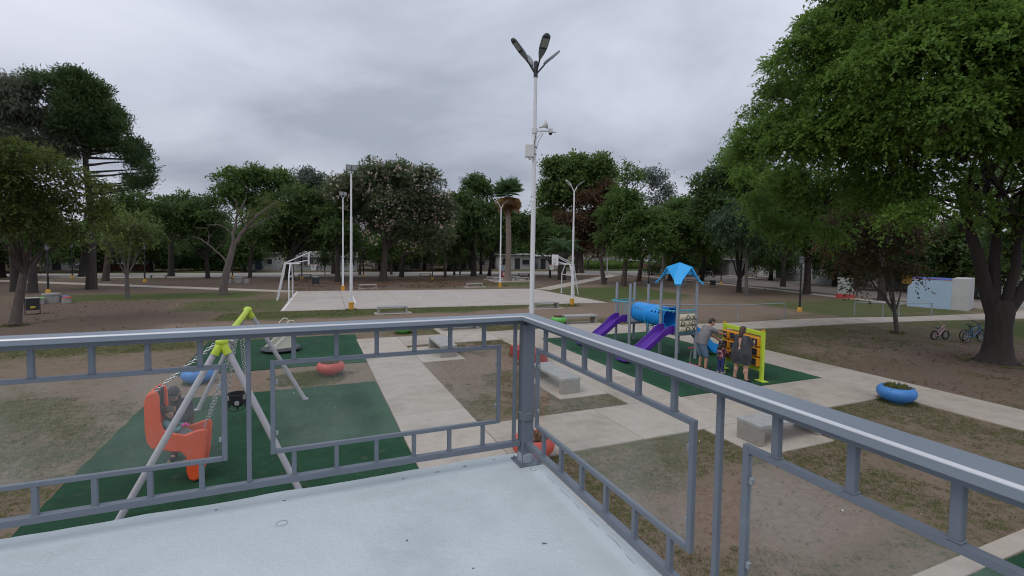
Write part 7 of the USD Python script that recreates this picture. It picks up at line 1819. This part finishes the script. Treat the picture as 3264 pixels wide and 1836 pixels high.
child('small girl in pink-patterned dark top and blue leggings between the man and woman', (10.74, 8.42, 0.022), 6, 1.05, 'top_pattern', 'leggings_blue', 'shoe_grey', 'hair_dark')
child('smaller child in dark clothes and lime shoes hidden in front of the girl', (11.00, 8.62, 0.022), -20, 0.88, 'top_navy', 'pants_teal', 'shoe_lime', 'hair_dark')

# --- grown-up beside the swing: dark jacket and hat, bending towards the child
t = person('person in dark jacket and dark hat bending over behind the orange swing', (-3.60, 7.16, 0.022), -100)
H = dict(hipL=V(-.16, .09, .74), hipR=V(-.16, -.09, .74), kneeL=V(.0, .10, .40), kneeR=V(-.02, -.10, .40), ankL=V(-.08, .11, .07), ankR=V(-.10, -.11, .07), toeL=V(.09, .13, .028), toeR=V(.07, -.13, .028), pel=V(-.16, 0, .78), chest=V(.02, 0, 1.03), neck=V(.10, 0, 1.15), headb=V(.13, 0, 1.2), shL=V(.04, .165, 1.08), shR=V(.04, -.165, 1.08), elL=V(.16, .22, .86), wrL=V(.30, .12, .80), elR=V(.16, -.22, .86), wrR=V(.30, -.12, .82))
hs, eyes, brows, lips, hp = head_solid((.17, 0, 1.265), (0.9, 0.25, -0.35), (0.3, 0, 0.95), .95)
body = limbs(H, [('hipL', .1, 'kneeL', .065), ('hipR', .1, 'kneeR', .065), ('kneeL', .06, 'ankL', .04), ('kneeR', .06, 'ankR', .04), ('ankL', .04, 'toeL', .028), ('ankR', .04, 'toeR', .028), ('pel', .12, 'chest', .125), ('chest', .12, 'neck', .052), ('neck', .05, 'headb', .05), ('shL', .055, 'elL', .045), ('elL', .042, 'wrL', .028), ('shR', .055, 'elR', .045), ('elR', .042, 'wrR', .028), ('shL', .055, 'shR', .055)])
body += hand(H['wrL'], H['wrL'] - H['elL'], (0, -.2, 1), .9) + hand(H['wrR'], H['wrR'] - H['elR'], (0, .2, 1), .9) + hs
bd = part(t, 'body', soft(union(body), 0.022, 6), 'skin_light', smooth=True)
part(bd, 'eyes', cat(*eyes), 'eye_dark'); part(bd, 'lips', cat(*lips), 'lip')
jk = [bone(V(-.17, s * .05, .72), .145, V(-.07, s * .05, .92), .145) for s in (-1, 1)] + [bone(V(-.07, s * .05, .92), .145, V(.03, s * .08, 1.03), .13) for s in (-1, 1)] + [bone(V(.03, s * .08, 1.03), .12, V(.09, 0, 1.13), .075) for s in (-1, 1)]
for x_ in 'LR':
    jk += [bone(H['sh' + x_], .085, H['el' + x_], .068), bone(H['el' + x_], .066, H['el' + x_] + (H['wr' + x_] - H['el' + x_]) * .9, .048)]
part(t, 'jacket', soft(union(jk).trim_by_plane([0, 0, 1], .64), 0.028, 5), 'jacket_dark', smooth=True)
lg = []
for x_ in 'LR':
    lg += [bone(H['hip' + x_], .115, H['knee' + x_], .078), bone(H['knee' + x_], .076, H['ank' + x_] + V(0, 0, .02), .058)]
part(t, 'trousers', soft(union(lg + [bone(H['hipL'], .115, H['hipR'], .115)]).trim_by_plane([0, 0, 1], .06), 0.028, 5), 'pants_maroon', smooth=True)
ht = part(t, 'hat', soft(union([bone(hp(-.03, 0, .055), .095, hp(.01, 0, .06), .09)]).trim_by_plane(list(map(float, (hp(0, 0, 1) - hp(0, 0, 0)) / .95)), float((hp(0, 0, 1) - hp(0, 0, 0)) @ hp(0, 0, .035) / .95)), 0.02, 3), 'jacket_dark', smooth=True)
part(ht, 'brim', hull(np.array([hp(x, y, z) for x, y in ((.06, .085), (.06, -.085), (.15, .06), (.15, -.06), (.165, 0)) for z in (.032, .042)])), 'jacket_dark')
part(t, 'hair', soft(union([bone(hp(-.06, .04, 0), .06, hp(-.05, .05, -.10), .045), bone(hp(-.06, -.04, 0), .06, hp(-.05, -.05, -.10), .045), bone(hp(-.07, 0, 0), .07, hp(-.07, 0, -.09), .055)]), 0.02, 3), 'hair_brown', smooth=True)
for s_ in 'LR':
    a, tt = H['ank' + s_], H['toe' + s_]
    part(t, 'shoe', soft(union([bone(a + V(-.03, 0, -.03), .044, tt + V(-.02, 0, .014), .04)]).trim_by_plane([0, 0, 1], 0.0), 0.02, 3), 'shoe_black', smooth=True)

# --- toddler strapped into the orange swing (faces +x)
t = person('toddler in teal jacket sitting strapped in the orange swing', (-3.56, 6.36, 0.0), 0)
J = dict(hip=V(.02, 0, .80), chest=V(-.02, 0, .97), neck=V(-.02, 0, 1.06), shL=V(-.02, .10, 1.02), shR=V(-.02, -.10, 1.02), elL=V(.06, .15, .90), wrL=V(.20, .08, .90), elR=V(.06, -.15, .88), wrR=V(.20, -.10, .93), hL=V(.03, .06, .79), hR=V(.03, -.06, .79), kL=V(.22, .08, .79), kR=V(.22, -.08, .79), aL=V(.40, .08, .66), aR=V(.38, -.09, .64), tL=V(.46, .09, .70), tR=V(.45, -.10, .68))
hs, eyes, brows, lips, hp = head_solid((-.01, -.01, 1.155), (0.75, -0.55, -0.15), (0.1, 0, 1), .9)
body = [bone(J['hip'], .085, J['chest'], .085), bone(J['chest'], .075, J['neck'], .038), bone(J['neck'], .036, V(-.015, 0, 1.10), .036), bone(J['shL'], .04, J['elL'], .033), bone(J['elL'], .031, J['wrL'], .022), bone(J['shR'], .04, J['elR'], .033), bone(J['elR'], .031, J['wrR'], .022), bone(J['hL'], .062, J['kL'], .046), bone(J['hR'], .062, J['kR'], .046), bone(J['kL'], .045, J['aL'], .03), bone(J['kR'], .045, J['aR'], .03), bone(J['aL'], .03, J['tL'], .024), bone(J['aR'], .03, J['tR'], .024)]
body += hand(J['wrL'], J['wrL'] - J['elL'], (0, -.3, 1), .62) + hand(J['wrR'], J['wrR'] - J['elR'], (0, .3, 1), .62, 0.9) + hs
bd = part(t, 'body', soft(union(body), 0.015, 5), 'skin_light', smooth=True)
part(bd, 'eyes', cat(*eyes), 'eye_dark'); part(bd, 'lips', cat(*lips), 'lip')
jk = [bone(V(0, .03, .86), .092, V(-.02, .035, .98), .085), bone(V(0, -.03, .86), .092, V(-.02, -.035, .98), .085), bone(J['chest'], .085, V(-.02, 0, 1.045), .05)]
for x_ in 'LR':
    jk += [bone(J['sh' + x_], .056, J['el' + x_], .048), bone(J['el' + x_], .048, J['el' + x_] + (J['wr' + x_] - J['el' + x_]) * .82, .036)]
part(t, 'jacket', soft(union(jk).trim_by_plane([0, 0, 1], .80), 0.02, 4), 'jacket_teal', smooth=True)
part(t, 'vest', cat(tube([(.085, .05, 1.02), (.105, .04, .92), (.10, .03, .82)], .022, 8), tube([(.085, -.05, 1.02), (.105, -.04, .92), (.10, -.03, .82)], .022, 8), tube([(.05, .10, .80), (.10, 0, .80), (.05, -.10, .80)], .026, 8)), 'vest_maroon', smooth=True)
lg = []
for x_ in 'LR':
    lg += [bone(J['h' + x_], .074, J['k' + x_], .058), bone(J['k' + x_], .056, J['a' + x_], .042)]
part(t, 'trousers', soft(union(lg), 0.02, 4), 'pants_grey', smooth=True)
part(t, 'hair', soft(union([bone(hp(-.028, 0, .04), .09 * .95, hp(.0, 0, .055), .085 * .95)]), 0.018, 4), 'hair_light', smooth=True)
for x_ in 'LR':
    part(t, 'shoe', soft(union([bone(J['a' + x_] + V(.01, 0, -.02), .042, J['t' + x_] + V(.03, 0, .03), .034)]), 0.015, 3), 'shoe_teal', smooth=True)
top('toy', soft(union([bone(V(-3.345, 6.25, .96), .026, V(-3.30, 6.24, .985), .022), bone(V(-3.30, 6.24, .985), .02, V(-3.27, 6.24, .95), .016)]), 0.012, 2), 'toy_pink', 'small bright pink toy held in the hand of the toddler on the swing', 'toy', smooth=True)

# --- kick scooter leaning by the tower post
t = thing('kick_scooter', 'pink child kick scooter standing behind the man by the tower post', 'scooter', (10.50, 9.34, 0.022), 100)
part(t, 'deck', box((0, 0, 0.075), (0.34, 0.10, 0.025), 0.008), 'scooter_pink')
part(t, 'stem', cyl((0.17, 0, 0.08), (0.10, 0, 0.64), 0.016, n=10), 'scooter_silver', smooth=40)
part(t, 'handlebar', cyl((0.10, -0.16, 0.64), (0.10, 0.16, 0.64), 0.02, n=10), 'scooter_pink', smooth=40)
for x_, y_ in ((0.18, 0.07), (0.18, -0.07), (-0.18, 0)):
    part(t, 'wheel', move(lathe([(0, -0.018), (0.045, -0.018), (0.055, -0.008), (0.055, 0.008), (0.045, 0.018), (0, 0.018)], 18), (x_, y_, 0.056), R=np.array([[1, 0, 0], [0, 0, -1], [0, 1, 0]])), 'scooter_pink', smooth=40)
part(t, 'front_fork', tube([(0.18, -0.065, 0.056), (0.172, 0, 0.10), (0.18, 0.065, 0.056)], 0.014, 6), 'scooter_pink')


# ================================================================== bicycles
def bicycle(label, loc, rz, R, base, paint, hbar, seat_h, lean=0.0, small=False):
    t = thing('bicycle', label, 'bicycle', loc, rz, None)
    turn = lambda m, x: move(m, (x, 0, R), R=np.array([[1, 0, 0], [0, 0, -1], [0, 1, 0]]))
    for x_ in (0, base):
        w = part(t, 'wheel', turn(_torus(R - 0.022, 0.034 if small else 0.022, 30, 8), x_), 'tyre', smooth=True)
        part(w, 'rim', turn(_torus(R - 0.05, 0.009, 30, 6), x_), 'rim', smooth=True)
        part(w, 'spokes', cat(*[turn(tube([(0, 0, 0), ((R - 0.05) * math.cos(a), (R - 0.05) * math.sin(a), 0)], 0.0025, 4), x_) for a in np.linspace(0, 6.283, 15)[:-1]], turn(move(lathe([(0, -0.03), (0.02, -0.03), (0.02, 0.03), (0, 0.03)], 10), (0, 0, 0)), x_)), 'rim', kind='stuff')
    bb, hd, st_ = V(base * 0.42, 0, R * 0.95), V(base * 0.84, 0, hbar * 0.82), V(base * 0.30, 0, seat_h - 0.06)
    hb = hd + V(0.04, 0, -0.14)
    part(t, 'frame', cat(tube([bb, st_], 0.02, 8), tube([bb, hb], 0.027 if small else 0.022, 8), tube([st_ + (bb - st_) * 0.2, hd], 0.025 if small else 0.02, 8), tube([hb, hd + V(-0.02, 0, 0.05)], 0.02, 8), *[tube([bb + V(0, s * .03, 0), V(0, s * .05, R)], 0.011, 6) for s in (-1, 1)], *[tube([st_ + (bb - st_) * 0.25, V(0, s * .05, R)], 0.010, 6) for s in (-1, 1)]), paint, smooth=40)
    part(t, 'fork', cat(*[tube([hb + V(0, s * .02, 0), hb + V(0.03, s * .05, -.08), V(base, s * .05, R)], 0.012, 6) for s in (-1, 1)]), paint, smooth=40)
    part(t, 'handlebar', tube([V(*(hd + V(-0.06, 0.27, hbar - hd[2]))), V(*(hd + V(0.0, 0.2, hbar - hd[2]))), V(*(hd + V(0.0, 0.05, 0.06))), V(*(hd + V(0.0, -0.05, 0.06))), V(*(hd + V(0.0, -0.2, hbar - hd[2]))), V(*(hd + V(-0.06, -0.27, hbar - hd[2])))], 0.013, 8), paint if small else 'bike_dark', smooth=40)
    part(t, 'saddle', hull(np.array([st_ + V(x, y, z) for x, y in ((-.12, .07), (-.12, -.07), (.0, .035), (.0, -.035), (.14, .018), (.14, -.018)) for z in (0.03, 0.075)])), 'bike_seat')
    part(t, 'chainring', cat(turn(move(lathe([(0, -.006), (.07, -.006), (.07, .006), (0, .006)], 16), (0, 0, 0)), bb[0]), tube([bb + V(0, -.07, 0), bb + V(.12, -.07, -.06)], 0.01, 6), tube([bb + V(0, .07, 0), bb + V(-.12, .07, .06)], 0.01, 6), box(bb + V(.12, -.12, -.06), (.08, .09, .02)), box(bb + V(-.12, .12, .06), (.08, .09, .02))), 'bike_dark')
    return t


bicycle('small pale pink child bicycle standing on the lawn left of the blue one', (25.0, 9.62, 0), -10, 0.21, 0.66, 'bike_pink', 0.80, 0.55, small=True)
bicycle('blue bicycle leaning behind the huge tree trunk, nearer of the two', (25.6, 8.70, 0), -8, 0.27, 0.92, 'bike_blue', 0.88, 0.74)
bicycle('dark bicycle behind the blue one at the huge tree', (26.0, 8.98, 0), -12, 0.27, 0.95, 'bike_dark', 0.9, 0.75)
bicycle('dark bicycle showing its front wheel right of the huge trunk', (27.1, 8.62, 0), -5, 0.28, 0.85, 'bike_dark', 0.9, 0.72)
nb = thing('nest_box', 'yellow wooden box hung in the small red-leaved tree', 'box', (25.35, 11.02, 2.46), 20)
part(nb, 'box', box((0, 0, 0.19), (0.42, 0.34, 0.38), 0.01), 'box_yellow')
part(nb, 'lid', box((0, 0, 0.395), (0.48, 0.40, 0.03), 0.006), 'box_yellow')
part(nb, 'hanger', tube([(0, 0, 0.41), (-0.02, 0.02, 0.62)], 0.012, 6), 'bolt_steel')

# ================================================================== cabinet, blue wall, shrine
cb = thing('utility_cabinet', 'grey utility cabinet on red base behind the pipe rail', 'cabinet', (40.75, 23.65, 0), -56)
part(cb, 'base', box((0, 0, 0.17), (1.30, 0.75, 0.36), 0.012), 'red_paint')
c2 = part(cb, 'housing', box((0, 0, 1.01), (1.14, 0.6, 1.32), 0.02), 'cabinet_grey')
part(c2, 'roof', box((0, 0, 1.69), (1.22, 0.68, 0.05), 0.01), 'cabinet_light')
part(c2, 'door', box((-0.28, -0.302, 1.0), (0.52, 0.012, 1.2), 0.003), 'cabinet_grey'); part(c2, 'door', box((0.28, -0.302, 1.0), (0.52, 0.012, 1.2), 0.003), 'cabinet_grey')
part(c2, 'handle', box((0.05, -0.315, 1.0), (0.03, 0.02, 0.14), 0.003), 'bolt_steel')
wl = thing('kiosk_building', 'pale blue walled low building with coloured stripe behind the pipe rail', 'building', (39.47, 18.35, 0), -71.6)
part(wl, 'wall', box((1.2, 1.5, 1.02), (2.42, 3.0, 2.04)), 'blue_wall')
part(wl, 'stripe', box((1.2, 1.5, 2.056), (2.44, 3.02, 0.03)), 'stripe_red'); part(wl, 'stripe', box((1.2, 1.5, 2.086), (2.44, 3.02, 0.028)), 'stripe_blue')
part(wl, 'end_wall', box((2.86, 1.5, 1.1), (0.9, 2.98, 2.2)), 'white_wall')
bxr = thing('street_kiosk', 'white metal box at the far end of the long right path', 'kiosk', (46.9, 15.5, 0), -20)
part(bxr, 'body', box((0, 0, 0.62), (1.3, 1.0, 1.2), 0.02), 'white_wall'); part(bxr, 'roof', box((0, 0, 1.25), (1.4, 1.1, 0.06), 0.01), 'roof_sheet'); part(bxr, 'door', box((-0.656, 0, 0.6), (0.012, 0.6, 1.0)), 'cabinet_light')

sh_ = thing('shrine', 'small red shrine cabinet with glass case and white plates at the fan palm', 'shrine', (21.6, 54.5, 0), -6)
part(sh_, 'cabinet', box((0, 0, 0.36), (1.0, 0.55, 0.72), 0.012), 'shrine_red')
part(sh_, 'plate', box((0.05, -0.28, 0.50), (0.42, 0.012, 0.16), 0.003), 'paper_white'); part(sh_, 'plate', box((0.05, -0.28, 0.27), (0.42, 0.012, 0.13), 0.003), 'paper_white')
gc = part(sh_, 'glass_case', box((0, 0, 1.16), (0.86, 0.46, 0.84)), 'case_glass')
part(gc, 'corner_bar', cat(*[box((sx * 0.43, sy * 0.23, 1.16), (0.03, 0.03, 0.86)) for sx in (-1, 1) for sy in (-1, 1)]), 'door_dark')
part(gc, 'lid', box((0, 0, 1.60), (0.95, 0.54, 0.05), 0.01), 'door_dark')
part(sh_, 'figure', lathe([(0, 0.74), (0.13, 0.74), (0.11, 0.95), (0.13, 1.15), (0.09, 1.25), (0.05, 1.29), (0.07, 1.36), (0.05, 1.42), (0, 1.44)], 14), 'figure_blue', smooth=True)


# ================================================================== houses across the streets
def window(parent, x, z, w, h, y, bars=0, frame='window_bar'):
    f_ = part(parent, 'window', cat(box((x, y - 0.02, z + h / 2 + 0.03), (w + 0.12, 0.06, 0.06)), box((x, y - 0.02, z - h / 2 - 0.03), (w + 0.12, 0.08, 0.06)), box((x - w / 2 - 0.03, y - 0.02, z), (0.06, 0.06, h)), box((x + w / 2 + 0.03, y - 0.02, z), (0.06, 0.06, h))), frame)
    part(f_, 'pane', box((x, y - 0.012, z), (w, 0.02, h)), 'window_dark')
    for k in range(bars):
        part(f_, 'bar', box((x - w / 2 + (k + 0.5) * w / bars, y - 0.06, z), (0.03, 0.03, h)), frame)


def house(label, loc, rz, w, d, h, wall='white_wall', roof='flat', fascia=None, windows=(), doors=(), rooft='roof_dark', overhang=0.35):
    t = thing('house', label, 'house', loc, rz, None)
    part(t, 'wall', box((0, d / 2, h / 2 - 0.05), (w, d, h + 0.1)), wall)
    if roof == 'flat':
        part(t, 'roof', box((0, d / 2, h + 0.06), (w + 2 * overhang, d + 2 * overhang, 0.12), 0.01), rooft)
        if fascia:
            part(t, 'fascia', box((0, -overhang / 2 - 0.1, h - fascia / 2 + 0.2), (w + overhang, 0.2 + overhang, fascia), 0.03), 'white_wall')
    else:
        rise = 0.28 * d
        pv = np.array([(-w / 2 - overhang, -overhang, h), (w / 2 + overhang, -overhang, h), (w / 2 + overhang, d + overhang, h), (-w / 2 - overhang, d + overhang, h), (-w / 2 + d * 0.35, d / 2, h + rise), (w / 2 - d * 0.35, d / 2, h + rise)])
        part(t, 'roof', hull(np.vstack([pv, pv[:4] - V(0, 0, 0.12)])), rooft)
    for wd in windows:
        window(t, *wd[:4], 0.0, wd[4] if len(wd) > 4 else 0)
    for x, w_, h_, m in doors:
        dd = part(t, 'door', box((x, -0.02, h_ / 2), (w_, 0.06, h_)), m)
        part(dd, 'handle', box((x + w_ * 0.36, -0.07, h_ * 0.5), (0.05, 0.04, 0.14)), 'bolt_steel')
    return t


hw = house('white house with barred windows and lettering on its front across the far street', (0.75, 71.6, 0), -6, 8.6, 7, 2.55, 'white_wall', 'flat', 0.8, [(-3.4, 1.25, 0.55, 1.0, 4), (-2.65, 1.25, 0.55, 1.0, 4), (-1.95, 1.25, 0.5, 1.0, 4), (0.0, 1.35, 1.15, 1.1, 8), (1.72, 1.3, 0.42, 1.1, 3), (2.35, 1.3, 0.42, 1.1, 3), (3.8, 1.3, 0.4, 1.0, 2)], [(-0.95, 0.5, 1.6, 'white_wall')], 'roof_sheet')
part(hw, 'porch_column', box((-1.35, -0.18, 1.05), (0.16, 0.16, 2.1), 0.01), 'white_wall')


def lettering(parent, text, h, x, y, z):
    m = meshkit.text_mesh(text, h, 0.02, bold=True)
    v = np.array(m.vertices); f = np.array(m.faces)
    v = np.stack([v[:, 0] + x, y - v[:, 2], v[:, 1] + z], 1)
    return part(parent, 'lettering', (v, f), 'letter_dark')


lettering(hw, 'VECINAL VILLA', 0.27, -0.45, -0.03, 2.0)
house('whitish house with dark blue door left of the left hoop', (-8.1, 75.2, 0), -4, 4.6, 6, 2.3, 'white_wall', 'flat', None, [(1.3, 1.2, 0.7, 0.7, 0)], [(-0.1, 0.85, 1.75, 'door_blue')])
house('brick house with white framed window behind the low red wall on the left', (-23.5, 77.5, 0), 6, 7.5, 7, 2.5, 'cream_wall', 'hip', None, [(1.6, 1.35, 0.8, 1.2, 0), (-1.8, 1.35, 0.8, 1.0, 0)], [(-0.6, 0.95, 1.9, 'door_dark')])
house('pale shed seen between trunks at the far left street', (-30.5, 76.5, 0), 8, 4, 5, 2.2, 'white_wall', 'flat', None, [(0.6, 1.2, 0.7, 0.7, 0)], [(-0.8, 0.85, 1.8, 'door_dark')])
house('long house with dark openings behind the blossoming tree', (13.0, 76.6, 0), -5, 9.5, 7, 2.4, 'grey_wall', 'hip', None, [(-3.2, 1.2, 0.9, 1.0, 5), (-0.2, 1.2, 0.9, 1.0, 5), (3.4, 1.2, 0.9, 1.0, 5)], [(-1.8, 1.3, 2.0, 'door_dark'), (1.6, 1.6, 2.0, 'door_dark')])
house('house with dark hipped roof right of the red shrine', (23.6, 74.5, 0), -7, 6.6, 7, 1.9, 'cream_wall', 'hip', None, [(2.0, 1.1, 1.0, 0.8, 0)], [(-1.2, 0.9, 1.7, 'door_dark'), (0.2, 0.9, 1.7, 'door_dark')])
house('white house with dark carport window right of the central lamp mast', (31.5, 73.0, 0), -8, 6.5, 7, 2.5, 'white_wall', 'flat', None, [(-1.9, 1.35, 1.4, 1.0, 0), (1.6, 1.25, 1.3, 0.9, 0)], [(0.1, 0.9, 1.9, 'door_dark')], 'roof_sheet')
house('low white house partly behind the date palm', (38.5, 73.5, 0), -8, 5, 6, 2.2, 'white_wall', 'flat', None, [(0, 1.2, 1.0, 0.9, 0)], [(-1.6, 0.9, 1.8, 'door_dark')], 'roof_sheet')
house('grey street house left of the V-shaped trunk', (57.5, 56.5, 0), -84, 9, 6, 2.3, 'grey_wall', 'flat', None, [(-2.6, 1.2, 1.0, 0.9, 3), (2.8, 1.2, 1.0, 0.9, 3)], [(0, 2.0, 2.0, 'door_dark')])
house('whitish street house with tall window behind the black lamp on the right', (60.5, 45.5, 0), -88, 7.5, 6, 2.9, 'white_wall', 'flat', None, [(1.6, 1.5, 1.2, 1.2, 5), (-1.8, 1.4, 1.0, 1.0, 4)], [(0, 0.9, 2.0, 'door_dark')])
house('white street house behind the utility cabinet', (58.0, 36.5, 0), -92, 7, 6, 2.6, 'white_wall', 'flat', None, [(-1.8, 1.4, 1.1, 1.0, 4), (2.0, 1.4, 1.0, 1.0, 4)], [(0.2, 0.9, 1.95, 'door_dark')])
house('white building beyond the blue wall at the right street', (55.5, 25.0, 0), -92, 8, 7, 3.0, 'white_wall', 'flat', None, [(-1.8, 1.5, 1.1, 1.0, 4), (2.0, 1.5, 1.0, 1.0, 4)], [(0.2, 0.9, 1.95, 'door_dark')])
house('cream building at the far right end of the street', (57.0, 14.0, 0), -92, 8, 7, 2.8, 'cream_wall', 'flat', None, [(-1.8, 1.5, 1.1, 1.0, 4), (2.0, 1.5, 1.0, 1.0, 4)], [(0.2, 0.9, 1.95, 'door_dark')])


def wall(label, a, b, h, m, th=0.18, cope='grey_wall'):
    t = thing('boundary_wall', label, 'wall', (0, 0, 0))
    part(t, 'wall', barbox((*a, h / 2 - 0.02), (*b, h / 2 - 0.02), th, h + 0.04), m)
    part(t, 'coping', barbox((*a, h + 0.025), (*b, h + 0.025), th + 0.08, 0.05), cope)
    return t


wall('long grey boundary wall beyond the vacant lot', (58, 101), (77, 98), 1.35, 'grey_wall')
wall('white boundary wall beyond the vacant lot, right part', (69.5, 94.5), (84, 86), 1.55, 'white_wall', cope='white_wall')
wall('low brownish wall along the right edge of the vacant lot', (56.5, 72.3), (66, 66), 0.95, 'brick_red')
wall('pale fence wall in front of the street house by the cabinet', (56.5, 42.0), (56.2, 31.0), 1.0, 'white_wall')

# low red brick wall laid in courses
bw = thing('brick_wall', 'low red brick garden wall left of the hedge', 'wall', (0, 0, 0))
part(bw, 'mortar_core', box((-24.3, 74.0, 0.42), (7.7, 0.17, 0.86)), 'mortar')
q = np.random.RandomState(3)
for r_ in range(8):
    for c_ in range(20):
        w_ = 7.7 / 20
        x_ = -28.15 + (c_ + 0.5 + (0.5 if r_ % 2 else 0)) * w_
        if x_ > -20.5:
            continue
        part(bw, 'brick', box((x_, 73.91, 0.055 + r_ * 0.105), (w_ - 0.02, 0.05 + q.uniform(0, 0.012), 0.09)), ('brick_red', 'brick_red_b', 'brick_red_c')[q.randint(3)])
part(bw, 'coping', box((-24.3, 74.0, 0.875), (7.8, 0.28, 0.05), 0.01), 'mortar')


# ================================================================== vehicles and poles far off
def car(label, loc, rz, s=1.0):
    t = thing('parked_car', label, 'car', loc, rz, None, s)
    prof = Polygon([(-2.05, 0.28), (-2.08, 0.62), (-2.0, 0.84), (-1.75, 0.90), (-1.35, 0.93), (-0.75, 1.36), (-0.3, 1.43), (0.55, 1.42), (1.0, 1.32), (1.45, 0.98), (1.95, 0.90), (2.06, 0.80), (2.08, 0.5), (2.05, 0.28)]).buffer(0.03).buffer(-0.03)
    low_ = to_man(extrude(prof, 1.66, 'xz', -0.83))
    arches = [to_man(cyl((x_, -1, 0.31), (x_, 1, 0.31), 0.37, n=24)) for x_ in (-1.28, 1.28)]
    b_ = low_ - arches[0] - arches[1]
    v, f = man(b_.refine_to_length(0.25))
    v = v.copy(); v[:, 1] *= 1 - 0.16 * np.clip((v[:, 2] - 0.9) / 0.5, 0, 1)
    bd = part(t, 'body', (v, f), 'car_white', smooth=30)
    for s_ in (-1, 1):
        wv = [(-1.18, 0.96), (-0.72, 1.32), (-0.08, 1.36), (-0.08, 0.96)], [(0.0, 0.96), (0.0, 1.36), (0.55, 1.35), (0.92, 1.26), (1.2, 0.98)]
        for w_ in wv:
            y_ = lambda z: s_ * (0.835 * (1 - 0.16 * max(0, min(1, (z - 0.9) / 0.5))))
            pts = [(x, y_(z) + d_, z) for x, z in w_ for d_ in (-0.01, 0.01)]
            part(bd, 'side_window', hull(np.array(pts)), 'car_glass')
    for pts in ([(-1.36, -0.70, 0.95), (-1.36, 0.70, 0.95), (-0.80, 0.60, 1.345), (-0.80, -0.60, 1.345)], [(1.44, -0.70, 1.0), (1.44, 0.70, 1.0), (1.04, 0.60, 1.30), (1.04, -0.60, 1.30)]):
        p = np.array(pts); n_ = np.cross(p[1] - p[0], p[2] - p[0]); n_ /= np.linalg.norm(n_); n_ = n_ if n_[2] > 0 else -n_
        part(bd, 'windscreen', hull(np.vstack([p - n_ * 0.01, p + n_ * 0.014])), 'car_glass')
    for x_ in (-1.28, 1.28):
        for s_ in (-1, 1):
            w_ = part(t, 'wheel', cyl((x_, s_ * 0.62, 0.31), (x_, s_ * 0.82, 0.31), 0.31, n=20), 'tyre', smooth=40)
            part(w_, 'rim', cyl((x_, s_ * 0.80, 0.31), (x_, s_ * 0.828, 0.31), 0.19, n=16), 'rim', smooth=40)
    for s_ in (-1, 1):
        part(bd, 'headlight', box((-2.03, s_ * 0.6, 0.70), (0.10, 0.32, 0.13), 0.02), 'lamp_globe')
        part(bd, 'tail_light', box((2.04, s_ * 0.62, 0.74), (0.08, 0.26, 0.14), 0.02), 'stripe_red')
    return t


car0 = car('white car parked under a carport behind the half-bare tree', (-11.5, 77.6, 0), 8, 0.9)
copy(car0, 'white car parked left of the brick house at the far left', (-27.2, 75.3, 0), 20, 0.9)
cp = thing('carport', 'flat white carport roof over the car behind the half-bare tree', 'carport', (-11.2, 77.8, 0), 0)
part(cp, 'roof', box((0, 0, 1.95), (5.2, 3.6, 0.10), 0.01), 'white_wall')
for x_ in (-2.4, 2.4):
    for y_ in (-1.6, 1.6):
        part(cp, 'post', box((x_, y_, 0.95), (0.09, 0.09, 1.9)), 'window_bar')

mb = thing('motorcycle', 'dark motorcycle parked on the right street beyond the bin', 'motorcycle', (51.0, 49.1, 0), -60)
for x_ in (-0.55, 0.6):
    w_ = part(mb, 'wheel', move(_torus(0.25, 0.06, 20, 8), (x_, 0, 0.31), R=np.array([[1, 0, 0], [0, 0, -1], [0, 1, 0]])), 'tyre', smooth=True)
part(mb, 'engine', box((0, 0, 0.40), (0.42, 0.26, 0.30), 0.05), 'bike_dark')
part(mb, 'tank', soft(union([bone((0.02, 0, 0.74), 0.13, (0.28, 0, 0.76), 0.11)]), 0.05, 2), 'bike_dark', smooth=True)
part(mb, 'seat', soft(union([bone((-0.5, 0, 0.76), 0.08, (-0.05, 0, 0.72), 0.09)]), 0.05, 2), 'bike_seat', smooth=True)
part(mb, 'fork', cat(*[tube([(0.32, s_ * 0.08, 0.86), (0.6, s_ * 0.09, 0.31)], 0.025, 6) for s_ in (-1, 1)]), 'bolt_steel')
part(mb, 'handlebar', tube([(0.25, -0.36, 0.98), (0.33, -0.1, 0.95), (0.33, 0.1, 0.95), (0.25, 0.36, 0.98)], 0.018, 6), 'bike_dark')
part(mb, 'swing_arm', cat(*[tube([(-0.05, s_ * 0.1, 0.40), (-0.55, s_ * 0.1, 0.31)], 0.025, 6) for s_ in (-1, 1)]), 'bike_dark')


def utility_pole(label, loc, h, m, r=0.12):
    t = thing('utility_pole', label, 'utility pole', loc)
    part(t, 'pole', cyl((0, 0, -0.05), (0, 0, h), r, r * 0.7, 12), m, smooth=40)
    part(t, 'cross_arm', box((0, 0, h - 0.3), (1.3, 0.08, 0.08)), m)
    for x_ in (-0.55, 0, 0.55):
        part(t, 'insulator', lathe([(0, h - 0.26), (0.04, h - 0.26), (0.05, h - 0.2), (0.03, h - 0.14), (0, h - 0.13)], 8), 'lamp_globe')
    return t


utility_pole('white street pole beside the leaning trunk on the right', (42.9, 62.6, 0), 6.2, 'pole_white')
utility_pole('brown wooden pole beyond the vacant lot wall', (57.5, 73.5, 0), 6.5, 'bark')
utility_pole('grey pole at the street houses behind the right sidewalk', (58.5, 41.5, 0), 6.5, 'grey_wall')
